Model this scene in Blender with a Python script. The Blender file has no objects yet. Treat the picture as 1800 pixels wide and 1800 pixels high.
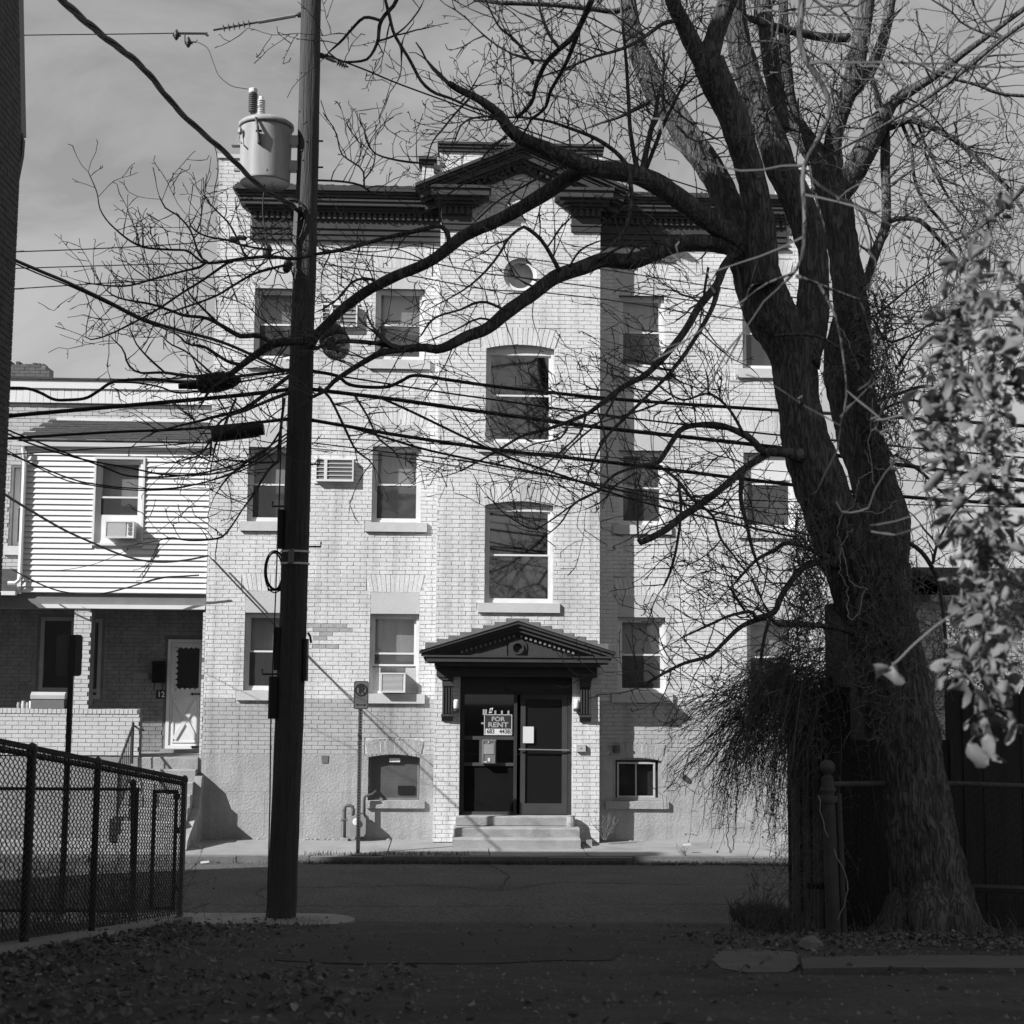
import bpy, math, random
from mathutils import Vector, Matrix, noise as mnoise
random.seed(7)
R = math.radians
sc = bpy.context.scene
C = sc.collection

# ------------------------------------------------------------------ camera
HC = 2.79                                   # eye height above the far pavement
PITCH, ROLL, YAW, FPX = R(6.0), R(0.46), R(2.07), 2571.0
fw = Vector((math.sin(YAW)*math.cos(PITCH), math.cos(YAW)*math.cos(PITCH), math.sin(PITCH)))
rt = Vector((math.cos(YAW), -math.sin(YAW), 0)); up = rt.cross(fw)
RT = rt*math.cos(ROLL) + up*math.sin(ROLL); UP = -rt*math.sin(ROLL) + up*math.cos(ROLL)
cam = bpy.data.cameras.new('camera'); camo = bpy.data.objects.new('camera', cam); C.objects.link(camo)
camo.matrix_world = Matrix(((RT.x, UP.x, -fw.x, 0), (RT.y, UP.y, -fw.y, 0), (RT.z, UP.z, -fw.z, HC), (0, 0, 0, 1)))
cam.sensor_width = 56.0; cam.lens = 56.0*FPX/1800; cam.clip_end = 2000; cam.clip_start = 0.05
cam.dof.use_dof = True; cam.dof.focus_distance = 21.0; cam.dof.aperture_fstop = 7.0
sc.camera = camo

# ------------------------------------------------------------------ light (sun, sky, exposure)
LD = Vector((1.68, 1.0, -1.35)).normalized()
sun = bpy.data.lights.new('sun', 'SUN'); sun.energy = 4.6; sun.angle = R(0.5); sun.color = (1, 1, 1)
suno = bpy.data.objects.new('sun', sun); C.objects.link(suno); suno.location = (-20, -20, 30)
suno.rotation_euler = LD.to_track_quat('-Z', 'Y').to_euler()
W = bpy.data.worlds.new('World'); sc.world = W; W.use_nodes = True
nt = W.node_tree; nt.nodes.clear()
def N(t, k, **kw):
    n = t.nodes.new(k)
    for a, b in kw.items(): setattr(n, a, b)
    return n
sky = N(nt, 'ShaderNodeTexSky', sky_type='NISHITA'); sky.sun_disc = False
sky.sun_elevation = math.asin(-LD.z); sky.sun_rotation = math.atan2(-LD.x, -LD.y) % (2*math.pi)
sky.air_density = 1.0; sky.dust_density = 1.2; sky.ozone_density = 1.0
sep = N(nt, 'ShaderNodeSeparateColor'); nt.links.new(sky.outputs[0], sep.inputs[0])
def wmath(op, a, b, clamp=False):
    m = N(nt, 'ShaderNodeMath', operation=op); m.use_clamp = clamp
    for i, q in enumerate((a, b)):
        if hasattr(q, 'node'): nt.links.new(q, m.inputs[i])
        else: m.inputs[i].default_value = q
    return m.outputs[0]
# black and white film behind a yellow-red filter
lum = wmath('ADD', wmath('MULTIPLY', sep.outputs[0], .62), wmath('MULTIPLY', sep.outputs[1], .38))
tcw = N(nt, 'ShaderNodeTexCoord'); mpw = N(nt, 'ShaderNodeMapping'); mpw.inputs['Scale'].default_value = (2.0, 2.0, 4.5); mpw.inputs['Location'].default_value = (.35, 0, .2)
mpw.inputs['Rotation'].default_value = (0, R(6), 0)
nt.links.new(tcw.outputs['Generated'], mpw.inputs[0])
nzw = N(nt, 'ShaderNodeTexNoise'); nzw.inputs['Scale'].default_value = 2.2; nzw.inputs['Detail'].default_value = 6; nzw.inputs['Roughness'].default_value = .6
nzw.inputs['Distortion'].default_value = .5
nt.links.new(mpw.outputs[0], nzw.inputs[0])
mr = N(nt, 'ShaderNodeMapRange'); mr.inputs['From Min'].default_value = .40; mr.inputs['From Max'].default_value = .66
mr.inputs['To Min'].default_value = .98; mr.inputs['To Max'].default_value = 1.85
nt.links.new(nzw.outputs[0], mr.inputs[0])
lum1 = wmath('MULTIPLY', wmath('POWER', lum, .92), mr.outputs[0])
lum2 = wmath('DIVIDE', wmath('MULTIPLY', lum1, 1.62), wmath('ADD', wmath('MULTIPLY', lum1, .333), 1.0))
cmb = N(nt, 'ShaderNodeCombineColor')
for i in range(3): nt.links.new(lum2, cmb.inputs[i])
bg = N(nt, 'ShaderNodeBackground'); bg.inputs[1].default_value = .112
nt.links.new(cmb.outputs[0], bg.inputs[0])
wo = N(nt, 'ShaderNodeOutputWorld'); nt.links.new(bg.outputs[0], wo.inputs[0])
vs = sc.view_settings; vs.view_transform = 'Standard'; vs.look = 'None'; vs.gamma = 1; vs.exposure = 0.75; vs.use_curve_mapping = False
sc.cycles.max_bounces = 6; sc.cycles.transparent_max_bounces = 12

# ------------------------------------------------------------------ helpers
def at(px, py, Y):
    d = fw + RT*((px-900)/FPX) - UP*((py-900)/FPX)
    d = d*(Y/d.y); return Vector((d.x, d.y, d.z+HC))
def X(px, py, Y): return at(px, py, Y).x
def Z(py, px, Y): return at(px, py, Y).z
def tz(x, y):                                # ground height: alley falls towards the street
    if y > 16.2: return max(-.13, .0127-.13*(y-16.2)/.9)
    z = .127*(16.3-y)
    if y < 6.0: z = .127*10.3 + .12*(1-math.exp(-(6-y)*.6))
    return z

ORI = {}
def tag(o, label, cat, group=None):
    o['label'] = label; o['category'] = cat
    if group: o['group'] = group
    return o
def thing(name, loc, label, cat, group=None):
    o = bpy.data.objects.new(name, None); C.objects.link(o); o.location = loc; o.empty_display_size = .1
    ORI[o] = Vector(loc); return tag(o, label, cat, group)

class MB:
    def __init__(s): s.v = []; s.f = []
    def add(s, vs, fs):
        n = len(s.v); s.v.extend([tuple(q) for q in vs]); s.f.extend([tuple(i+n for i in q) for q in fs]); return s
    def box(s, x0, x1, y0, y1, z0, z1):
        if x0 > x1: x0, x1 = x1, x0
        if y0 > y1: y0, y1 = y1, y0
        if z0 > z1: z0, z1 = z1, z0
        return s.hexa([(x0,y0,z0),(x1,y0,z0),(x1,y1,z0),(x0,y1,z0),(x0,y0,z1),(x1,y0,z1),(x1,y1,z1),(x0,y1,z1)])
    def hexa(s, p):
        return s.add(p, [(0,3,2,1),(4,5,6,7),(0,1,5,4),(1,2,6,5),(2,3,7,6),(3,0,4,7)])
    def prism_y(s, poly, y0, y1):            # poly of (x,z), seen from the front anticlockwise
        n = len(poly)
        v = [(x, y0, z) for x, z in poly] + [(x, y1, z) for x, z in poly]
        f = [tuple(range(n)), tuple(range(2*n-1, n-1, -1))] + [(i, i+n, (i+1) % n+n, (i+1) % n) for i in range(n)]
        return s.add(v, f)
    def prism_x(s, poly, x0, x1):            # poly of (y,z)
        n = len(poly)
        v = [(x0, y, z) for y, z in poly] + [(x1, y, z) for y, z in poly]
        f = [tuple(range(n)), tuple(range(2*n-1, n-1, -1))] + [(i, i+n, (i+1) % n+n, (i+1) % n) for i in range(n)]
        return s.add(v, f)
    def prism_z(s, poly, z0, z1):
        n = len(poly)
        v = [(x, y, z0) for x, y in poly] + [(x, y, z1) for x, y in poly]
        f = [tuple(range(n-1, -1, -1)), tuple(range(n, 2*n))] + [(i, (i+1) % n, (i+1) % n+n, i+n) for i in range(n)]
        return s.add(v, f)
    def frame(s, x0, x1, z0, z1, y0, y1, w, wb=None):
        wb = wb or w
        s.box(x0, x0+w, y0, y1, z0, z1); s.box(x1-w, x1, y0, y1, z0, z1)
        s.box(x0+w, x1-w, y0, y1, z0, z0+wb); s.box(x0+w, x1-w, y0, y1, z1-w, z1); return s
    def tube(s, pts, rad, n=6, cap=True):
        pts = [Vector(p) for p in pts]
        if not hasattr(rad, '__len__'): rad = [rad]*len(pts)
        base = len(s.v); t = (pts[1]-pts[0]).normalized()
        a = t.orthogonal().normalized()
        for i, p in enumerate(pts):
            if i == 0: d = pts[1]-pts[0]
            elif i == len(pts)-1: d = pts[-1]-pts[-2]
            else: d = pts[i+1]-pts[i-1]
            if d.length < 1e-9: d = t
            d.normalize(); a = (a-d*a.dot(d))
            if a.length < 1e-6: a = d.orthogonal()
            a.normalize(); b = d.cross(a)
            for k in range(n):
                q = 2*math.pi*k/n; s.v.append(tuple(p+(a*math.cos(q)+b*math.sin(q))*rad[i]))
        for i in range(len(pts)-1):
            for k in range(n):
                k2 = (k+1) % n
                s.f.append((base+i*n+k, base+i*n+k2, base+(i+1)*n+k2, base+(i+1)*n+k))
        if cap and n > 2:
            s.f.append(tuple(base+k for k in range(n-1, -1, -1))); e = base+(len(pts)-1)*n
            s.f.append(tuple(e+k for k in range(n)))
        return s
    def lathe(s, o, prof, n=16, ax=(0,0,1)):
        o = Vector(o); ax = Vector(ax).normalized(); a = ax.orthogonal().normalized(); b = ax.cross(a); base = len(s.v)
        for r, h in prof:
            for k in range(n):
                q = 2*math.pi*k/n; s.v.append(tuple(o+ax*h+(a*math.cos(q)+b*math.sin(q))*max(r, 1e-4)))
        for i in range(len(prof)-1):
            for k in range(n):
                k2 = (k+1) % n; s.f.append((base+i*n+k, base+i*n+k2, base+(i+1)*n+k2, base+(i+1)*n+k))
        s.f.append(tuple(base+k for k in range(n-1, -1, -1))); e = base+(len(prof)-1)*n
        s.f.append(tuple(e+k for k in range(n)))
        return s
    def build(s, name, mat, parent=None, smooth=False, loc=None):
        me = bpy.data.meshes.new(name)
        if parent is not None: o0 = ORI[parent]
        elif loc is not None: o0 = Vector(loc)
        else:
            xs = [q[0] for q in s.v]; ys = [q[1] for q in s.v]
            o0 = Vector(((min(xs)+max(xs))/2, (min(ys)+max(ys))/2, min(q[2] for q in s.v)))
        me.from_pydata([(q[0]-o0.x, q[1]-o0.y, q[2]-o0.z) for q in s.v], [], s.f)
        me.materials.append(mat)
        if smooth: me.polygons.foreach_set('use_smooth', [True]*len(me.polygons))
        o = bpy.data.objects.new(name, me); C.objects.link(o); ORI[o] = o0
        if parent is not None: o.parent = parent
        else: o.location = o0
        return o
def stuff(o): o['kind'] = 'stuff'; return o
def structure(o): o['kind'] = 'structure'; return o
def mirror(o_mb, cx):
    m = MB(); m.v = [(2*cx-x, y, z) for x, y, z in o_mb.v]; m.f = [tuple(reversed(q)) for q in o_mb.f]; return m
def text_part(s, size, cx, y, cz, mat, parent, name='lettering', sx=1.0, bold=.0, rot=0):
    cu = bpy.data.curves.new('t', 'FONT'); cu.body = s; cu.size = size; cu.align_x = 'CENTER'; cu.align_y = 'CENTER'; cu.offset = bold; cu.extrude = .001
    ob = bpy.data.objects.new('t', cu); C.objects.link(ob)
    dg = bpy.context.evaluated_depsgraph_get(); dg.update()
    me = bpy.data.meshes.new_from_object(ob.evaluated_get(dg)); bpy.data.objects.remove(ob); bpy.data.curves.remove(cu)
    m = MB(); cr, sr = math.cos(rot), math.sin(rot)
    m.add([(cx+(v.co.x*cr-v.co.y*sr)*sx, y-v.co.z, cz+(v.co.x*sr+v.co.y*cr)) for v in me.vertices], [tuple(p.vertices) for p in me.polygons])
    bpy.data.meshes.remove(me)
    return m.build(name, mat, parent)

# ------------------------------------------------------------------ materials (all neutral greys: the place is seen in black and white)
def mat(name, col, rough=.85, var=.12, scale=6.0, fine=60.0, fvar=.06, bump=.0, bscale=None, spec=.25, metal=0, stretch=(1,1,1), dirt=0, dscale=.9, dcol=.5, furrow=0, streak=0):
    m = bpy.data.materials.new(name); m.use_nodes = True; t = m.node_tree; p = t.nodes['Principled BSDF']
    p.inputs['Roughness'].default_value = rough; p.inputs['Specular IOR Level'].default_value = spec; p.inputs['Metallic'].default_value = metal
    g = N(t, 'ShaderNodeNewGeometry'); mp = N(t, 'ShaderNodeMapping'); mp.inputs['Scale'].default_value = stretch
    t.links.new(g.outputs['Position'], mp.inputs[0])
    def nz(s, d=3, ds=0):
        n = N(t, 'ShaderNodeTexNoise'); n.inputs['Scale'].default_value = s; n.inputs['Detail'].default_value = d; n.inputs['Distortion'].default_value = ds; t.links.new(mp.outputs[0], n.inputs[0]); return n.outputs[0]
    def ma(op, a, b, c=None):
        k = N(t, 'ShaderNodeMath', operation=op)
        for i, q in enumerate((a, b, c)):
            if q is None: continue
            if hasattr(q, 'node'): t.links.new(q, k.inputs[i])
            else: k.inputs[i].default_value = q
        return k.outputs[0]
    f = ma('ADD', ma('MULTIPLY_ADD', nz(scale), 2*var*1.6, 1-var*1.6), ma('MULTIPLY_ADD', nz(fine, 2), 2*fvar*1.6, -fvar*1.6))
    if dirt:
        r = N(t, 'ShaderNodeMapRange'); r.inputs['From Min'].default_value = .52; r.inputs['From Max'].default_value = .72
        r.inputs['To Min'].default_value = 1; r.inputs['To Max'].default_value = 1-dirt*(1-dcol); t.links.new(nz(dscale, 6), r.inputs[0])
        f = ma('MULTIPLY', f, r.outputs[0])
    fh = None
    if streak:
        m2 = N(t, 'ShaderNodeMapping'); m2.inputs['Scale'].default_value = (5, 5, .28); t.links.new(g.outputs['Position'], m2.inputs[0])
        n2 = N(t, 'ShaderNodeTexNoise'); n2.inputs['Scale'].default_value = 1.0; n2.inputs['Detail'].default_value = 5; t.links.new(m2.outputs[0], n2.inputs[0])
        r2 = N(t, 'ShaderNodeMapRange'); r2.inputs['From Min'].default_value = .5; r2.inputs['From Max'].default_value = .74; r2.inputs['To Min'].default_value = 1; r2.inputs['To Max'].default_value = 1-streak
        t.links.new(n2.outputs[0], r2.inputs[0]); f = ma('MULTIPLY', f, r2.outputs[0])
    if furrow:
        fa = ma('ABSOLUTE', ma('SUBTRACT', nz(furrow, 3, .9), .5), 0.0)
        r = N(t, 'ShaderNodeMapRange'); r.inputs['From Min'].default_value = .0; r.inputs['From Max'].default_value = .09; r.inputs['To Min'].default_value = .52; r.inputs['To Max'].default_value = 1.12
        t.links.new(fa, r.inputs[0]); f = ma('MULTIPLY', f, r.outputs[0]); fh = r.outputs[0]
    v = ma('MAXIMUM', ma('MULTIPLY', f, col), .004)
    c = N(t, 'ShaderNodeCombineColor')
    for i in range(3): t.links.new(v, c.inputs[i])
    t.links.new(c.outputs[0], p.inputs['Base Color'])
    if bump:
        b = N(t, 'ShaderNodeBump'); b.inputs['Strength'].default_value = bump; b.inputs['Distance'].default_value = .02
        t.links.new(fh if fh is not None else nz(bscale or fine, 4), b.inputs['Height']); t.links.new(b.outputs[0], p.inputs['Normal'])
    return m
def glass(name, tint, refl, dark=.0, rough=.03, dcol=.12):
    m = bpy.data.materials.new(name); m.use_nodes = True; t = m.node_tree; t.nodes.clear()
    o = N(t, 'ShaderNodeOutputMaterial'); tr = N(t, 'ShaderNodeBsdfTransparent'); tr.inputs[0].default_value = (tint, tint, tint, 1)
    gl = N(t, 'ShaderNodeBsdfGlossy'); gl.inputs['Roughness'].default_value = rough
    fr = N(t, 'ShaderNodeLayerWeight'); fr.inputs[0].default_value = .25
    ad = N(t, 'ShaderNodeMath', operation='MULTIPLY_ADD'); t.links.new(fr.outputs['Fresnel'], ad.inputs[0]); ad.inputs[1].default_value = .6; ad.inputs[2].default_value = refl
    ad.use_clamp = True
    mx = N(t, 'ShaderNodeMixShader'); t.links.new(ad.outputs[0], mx.inputs[0]); t.links.new(gl.outputs[0], mx.inputs[2])
    if dark:
        df = N(t, 'ShaderNodeBsdfDiffuse'); df.inputs[0].default_value = (dcol, dcol, dcol, 1)
        m2 = N(t, 'ShaderNodeMixShader'); m2.inputs[0].default_value = dark; t.links.new(tr.outputs[0], m2.inputs[1]); t.links.new(df.outputs[0], m2.inputs[2]); t.links.new(m2.outputs[0], mx.inputs[1])
    else: t.links.new(tr.outputs[0], mx.inputs[1])
    t.links.new(mx.outputs[0], o.inputs[0]); return m
def leafmat(name, col, tl=.35):
    m = mat(name, col, .7, .25, 5, 90, .15); t = m.node_tree; p = t.nodes['Principled BSDF']; o = t.nodes['Material Output']
    tr = N(t, 'ShaderNodeBsdfTranslucent'); tr.inputs[0].default_value = (col, col, col, 1); mx = N(t, 'ShaderNodeMixShader'); mx.inputs[0].default_value = tl
    t.links.new(p.outputs[0], mx.inputs[1]); t.links.new(tr.outputs[0], mx.inputs[2]); t.links.new(mx.outputs[0], o.inputs[0]); return m
PAINT = mat('white_painted_brick', .60, .75, .13, 2.2, 30, .12, .3, 60, dirt=.6, dscale=.8, dcol=.72, streak=0.3)
PAINT2 = mat('greyer_painted_brick', .39, .8, .10, 3.0, 45, .07, .25, 60, dirt=.5, dscale=1.3, dcol=.75, streak=0.3)
JOINT = mat('dirty_joint', .44, .95, .62, 5.0, 22, .4)
JOINT2 = mat('painted_joint', .46, .95, .55, 5.0, 22, .35)
STUCCO = mat('painted_stucco', .33, .9, .16, 1.6, 30, .12, .5, 35, dirt=.55, dscale=1.5, dcol=.7, streak=0.3)
INFILL = mat('painted_infill', .46, .85, .08, 3, 50, .05, .2, 40)
WPAINT = mat('white_trim', .62, .5, .05, 5, 60, .04)
SILLM = mat('painted_stone_sill', .48, .8, .08, 6, 60, .08, .2, 50)
DARKT = mat('dark_trim_paint', .045, .55, .18, 4, 50, .12, .15, 40)
DARK2 = mat('door_paint', .035, .5, .15, 5, 60, .1)
BLACK = mat('black_void', .012, .9, .1)
BLIND = mat('window_blind', .66, .8, .16, 5, 24, .12, stretch=(1, 1, .12))
UNLIT = mat('unlit_interior', .035, .9, .3, 2)  # flat dark tone standing in for unlit rooms behind the glass
GLASS = glass('window_glass', .92, .05)
SCREEN = glass('screened_glass', .74, .04, .27)
DGLASS = glass('dark_glass', .35, .2)
ACM = mat('ac_white', .62, .5, .05, 5, 60, .04)
ACG = mat('ac_grille', .16, .6, .1, 5, 60, .1)
GREYBRK = mat('bare_brick', .33, .9, .25, 6, 50, .15, .3, 60)
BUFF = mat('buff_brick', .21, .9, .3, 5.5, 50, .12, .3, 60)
REDBRK = mat('dark_red_brick', .075, .9, .3, 6, 50, .15, .3, 60)
REDJ = mat('dark_mortar', .15, .95, .2)
SIDING = mat('white_vinyl_siding', .64, .45, .04, 2, 60, .03)
ROOFM = mat('asphalt_shingle', .045, .95, .3, 9, 140, .3, .6, 120)
CONC = mat('concrete', .26, .95, .15, 2.2, 50, .12, .5, 70, dirt=.7, dscale=1.2, dcol=.6)
STONE = mat('worn_step_stone', .30, .9, .18, 4, 50, .15, .5, 60, dirt=.8, dscale=2.5, dcol=.55)
ASPH = mat('asphalt', .092, .95, .22, 1.6, 24, .55, 1.0, 40, dirt=.9, dscale=.8, dcol=.62)
ASPH2 = mat('old_alley_asphalt', .058, .95, .35, 2.3, 30, .55, .9, 90, dirt=.8, dscale=.9, dcol=.6)
PATCHM = mat('newer_asphalt_patch', .05, .95, .18, 2.0, 100, .35, .8, 110)
KERB = mat('kerb_stone', .15, .95, .25, 3, 60, .2, .5, 60)
SOIL = mat('soil', .045, 1, .3, 3, 60, .3, .8, 50)
BARK = mat('tree_bark', .085, .95, .3, 5, 40, .35, 1.0, 24, stretch=(1, 1, .17), furrow=21)
TWIG = mat('twig_bark', .075, .9, .25, 6, 60, .1)
VINE = mat('vine_bark', .10, .9, .3, 6, 60, .1)
POLEM = mat('weathered_pole_wood', .055, .9, .28, 9, 70, .3, .9, 60, stretch=(1, 1, .06))
CABLE = mat('black_cable', .018, .55, .1)
WIREM = mat('grey_wire', .07, .5, .1)
RUSTM = mat('dull_old_pipe', .055, .8, .3, 6, 50, .2)
METAL = mat('galvanised_metal', .20, .5, .15, 6, 80, .1, metal=.3)
DMETAL = mat('dark_metal', .035, .55, .2, 6, 80, .1)
TANK = mat('transformer_grey', .34, .5, .10, 4, 40, .08, stretch=(1, 1, .25), dirt=.7, dscale=5, dcol=.6, streak=0.35)
PORC = mat('porcelain', .10, .25, .1); PORCW = mat('white_porcelain', .6, .25, .05)
WOODF = mat('weathered_board', .115, .95, .3, 6, 60, .25, .8, 40, stretch=(1, 1, .1))
DWOOD = mat('dark_picket_wood', .028, .95, .3, 6, 60, .25, .6, 40, stretch=(1, 1, .1))
SIGNM = mat('sign_face', .125, .4, .05); SIGNB = mat('sign_back', .085, .5, .12); INK = mat('black_print', .02, .6, .05); WPRINT = mat('pale_print', .62, .6, .04)
LEAF = leafmat('dry_hanging_leaf', .15, .2); LITTER = leafmat('fallen_leaf', .10, .1); LITTER2 = leafmat('pale_fallen_leaf', .21, .1)
GRASS = leafmat('dry_grass', .085, .2)
PIPEM = mat('painted_pipe', .09, .6, .15, 6, 60, .1)
LEADF = mat('lead_flashing', .14, .7, .2, 8, 60, .1)

# ------------------------------------------------------------------ ground, street, pavements
def sheet(name, x0, x1, y0, y1, nx, ny, zf, m, kind='structure'):
    mb = MB(); vs = []; fs = []
    for j in range(ny+1):
        for i in range(nx+1):
            x = x0+(x1-x0)*i/nx; y = y0+(y1-y0)*j/ny; vs.append((x, y, zf(x, y)))
    for j in range(ny):
        for i in range(nx): fs.append((j*(nx+1)+i, j*(nx+1)+i+1, (j+1)*(nx+1)+i+1, (j+1)*(nx+1)+i))
    mb.add(vs, fs); o = mb.build(name, m, smooth=True, loc=(0, 0, 0)); o['kind'] = kind; return o
def rough_(x, y, a=.012, s=1.7): return a*mnoise.noise(Vector((x*s, y*s, 0)))
structure(MB().add([(-900,-900,-.5),(900,-900,-.5),(900,900,-.5),(-900,900,-.5)], [(0,1,2,3)]).build('ground', SOIL, loc=(0,0,0)))
YK = 22.05                                    # far kerb face
def street_z(x, y): return -.13 + .05*(1-((y-19.6)/2.6)**2) + rough_(x, y, .008, .8)
sheet('street', -70, 70, 17.0, YK+.03, 140, 20, street_z, ASPH)
def alley_z(x, y):
    k = 1.0 if y < 16.6 else max(0, (17.3-y)/.7)
    return tz(x, y)+rough_(x, y, .02, 1.1)*k + rough_(x, y, .008, 5)*k
sheet('alley', -4.4, 9.0, -4, 17.25, 110, 150, lambda x, y: alley_z(x, y)+ (.0 if y < 17.0 else -.06*(y-17)/.25), ASPH2)
sheet('verge', 9.0, 40, -4, 17.0, 10, 10, lambda x, y: tz(x, y)-.02, SOIL)
sheet('side_yard', -30, -4.4, -12, 15.2, 8, 20, lambda x, y: tz(x, y)-.03, SOIL)
# far pavement in slabs with joints, kerb stones, near pavement
pv = thing('pavement', (0, 23, 0), '', ''); del pv['label']; del pv['category']; pv['kind'] = 'structure'
xs = -16.0; k = 0
while xs < 18:
    w = 1.52+random.uniform(-.06, .06)
    MB().hexa([(xs+.008, YK+.17, -.2), (xs+w-.008, YK+.17, -.2), (xs+w-.008, 24.6, -.2), (xs+.008, 24.6, -.2),
               (xs+.008, YK+.17, -.022+random.uniform(-.006, .006)), (xs+w-.008, YK+.17, -.022+random.uniform(-.006, .006)),
               (xs+w-.008, 24.6, .0), (xs+.008, 24.6, .0)]).build('slab', CONC, pv)
    xs += w
MB().box(-60, -16.01, YK+.17, 24.6, -.2, -.01).build('slab', CONC, pv); MB().box(18.6, 60, YK+.17, 24.6, -.2, -.01).build('slab', CONC, pv)
kb = thing('kerb', (0, YK, 0), '', ''); del kb['label']; del kb['category']; kb['kind'] = 'structure'
xs = -16.0
while xs < 18:
    w = 1.15+random.uniform(-.2, .3); dz = random.uniform(-.012, .012); dy = random.uniform(-.012, .012)
    MB().box(xs+.006, xs+w-.006, YK+dy, YK+.16, -.3, -.025+dz).build('kerbstone', KERB, kb); xs += w
MB().box(-60, -16.02, YK, YK+.16, -.3, -.025).build('kerbstone', KERB, kb); MB().box(18.9, 60, YK, YK+.16, -.3, -.025).build('kerbstone', KERB, kb)
# near pavement in front of the left house and the pad around the pole
def gpt(px, py, off=0):
    d = fw+RT*((px-900)/FPX)-UP*((py-900)/FPX); y = 4.0
    while y < 40:
        p = d*(y/d.y)
        if p.z+HC <= tz(p.x, y)+off: return Vector((p.x, y, tz(p.x, y)))
        y += .01
    return Vector((p.x, y, 0))
def slab(name, pts, z_off, m, thick=.12, zf=None):
    mb = MB(); n = len(pts)
    zf = zf or (lambda x, y: tz(x, y)+z_off)
    v = [(x, y, zf(x, y)-thick) for x, y in pts]+[(x, y, zf(x, y)) for x, y in pts]
    mb.add(v, [tuple(range(n-1, -1, -1)), tuple(range(n, 2*n))]+[(i, (i+1) % n, (i+1) % n+n, i+n) for i in range(n)])
    o = mb.build(name, m, loc=(0, 0, 0)); structure(o); return o
pad = [(-30, 15.25), (-3.3, 15.35), (-2.9, 15.55), (-2.2, 15.75), (-1.6, 15.95)]
for a in range(-70, 91, 20): pad.append((-1.55+.45*math.cos(R(a)), 16.55+.5*math.sin(R(a))))
pad += [(-2.6, 17.08), (-30, 17.08)]
slab('near_pavement', pad, 0, CONC, .25, lambda x, y: .02-.04*(y-16)/1.0 + max(0, (15.9-y))*.06)
MB().box(-30, -1.9, 17.09, 17.21, -.35, -.055).build('near_kerb', KERB)['kind'] = 'structure'
# darker patch where the alley meets the street, concrete scraps at the right
def blob(pxs): return [(p.x, p.y) for p in (gpt(*q) for q in pxs)]
def sheet_poly(name, pts, off, m):
    n = len(pts); cx = sum(p[0] for p in pts)/n; cy = sum(p[1] for p in pts)/n; v = [(cx, cy, alley_z(cx, cy)+off)]; fs = []; rings = 14
    for k in range(1, rings+1):
        for p in pts:
            x = cx+(p[0]-cx)*k/rings; y = cy+(p[1]-cy)*k/rings; v.append((x, y, alley_z(x, y)+off))
    for i in range(n): fs.append((0, 1+i, 1+(i+1) % n))
    for k in range(rings-1):
        for i in range(n): fs.append((1+k*n+i, 1+(k+1)*n+i, 1+(k+1)*n+(i+1) % n, 1+k*n+(i+1) % n))
    mb = MB().add(v, fs); return structure(mb.build(name, m, loc=(0, 0, 0)))
def densify(pts, step, jit):
    o = []
    for i in range(len(pts)):
        a = Vector(pts[i]); b = Vector(pts[(i+1) % len(pts)]); n = max(1, int((b-a).length/step))
        for k in range(n): q = a.lerp(b, k/n); o.append((q.x+random.uniform(-jit, jit), q.y+random.uniform(-jit, jit)))
    return o
sheet_poly('asphalt_patch', densify(blob([(450,1690),(560,1665),(700,1648),(900,1640),(1080,1648),(1090,1672),(1075,1690),(900,1694),(640,1697)]), .15, .02), .005, PATCHM)
slab('concrete_scrap', densify(blob([(1252,1688),(1262,1674),(1320,1670),(1398,1676),(1404,1700),(1380,1712),(1310,1712),(1270,1705)]), .12, .015), .012, mat('dirty_concrete_scrap', .10, .95, .3, 3, 40, .2), .12)
rk = blob([(1408,1692),(1560,1689),(1700,1688),(1830,1690),(1830,1712),(1700,1711),(1560,1710),(1412,1712)])
slab('edging_strip', rk, .035, mat('mossy_edging', .085, .95, .3, 3, 40, .2), .2)
crk = MB()                                    # cracks in the street, real grooves drawn as thin sunk strips of tar
def crack(pts, w=.012):
    o = []
    for i in range(len(pts)-1):
        a = Vector(pts[i]); b = Vector(pts[i+1]); n = max(2, int((b-a).length/.12))
        for k in range(n): q = a.lerp(b, k/n); o.append((q.x+random.uniform(-.03, .03), q.y+random.uniform(-.03, .03)))
    o.append(pts[-1]); vs = []; fs = []
    for i, (x, y) in enumerate(o):
        ww = w*random.uniform(.4, 1.3); z = (street_z(x, y) if y > 17.2 else alley_z(x, y))+.005
        d = Vector(o[min(i+1, len(o)-1)])-Vector(o[max(i-1, 0)]); d.normalize()
        vs += [(x-d.y*ww, y+d.x*ww, z), (x+d.y*ww, y-d.x*ww, z)]
    for i in range(len(o)-1): fs.append((2*i, 2*i+1, 2*i+3, 2*i+2))
    crk.add(vs, fs)
crack([(-2.2, 19.3), (-.5, 19.6), (.6, 19.2), (1.4, 19.9), (3.2, 19.7), (6, 20)]); crack([(.6, 19.2), (.75, 20.6), (.5, 21.9)]); crack([(-1.9, 17.6), (-2.5, 18.9), (-2.4, 20)])
crack([(-6, 18.2), (-1, 18.0), (3, 18.2), (7, 18.0)], .008); crack([(3.4, 18.2), (4.0, 19.7), (4.2, 21)]); crack([(-6, 20.8), (0, 20.9), (6, 20.7)], .006)
structure(crk.build('street_crack', PATCHM, loc=(0, 0, 0)))

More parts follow.
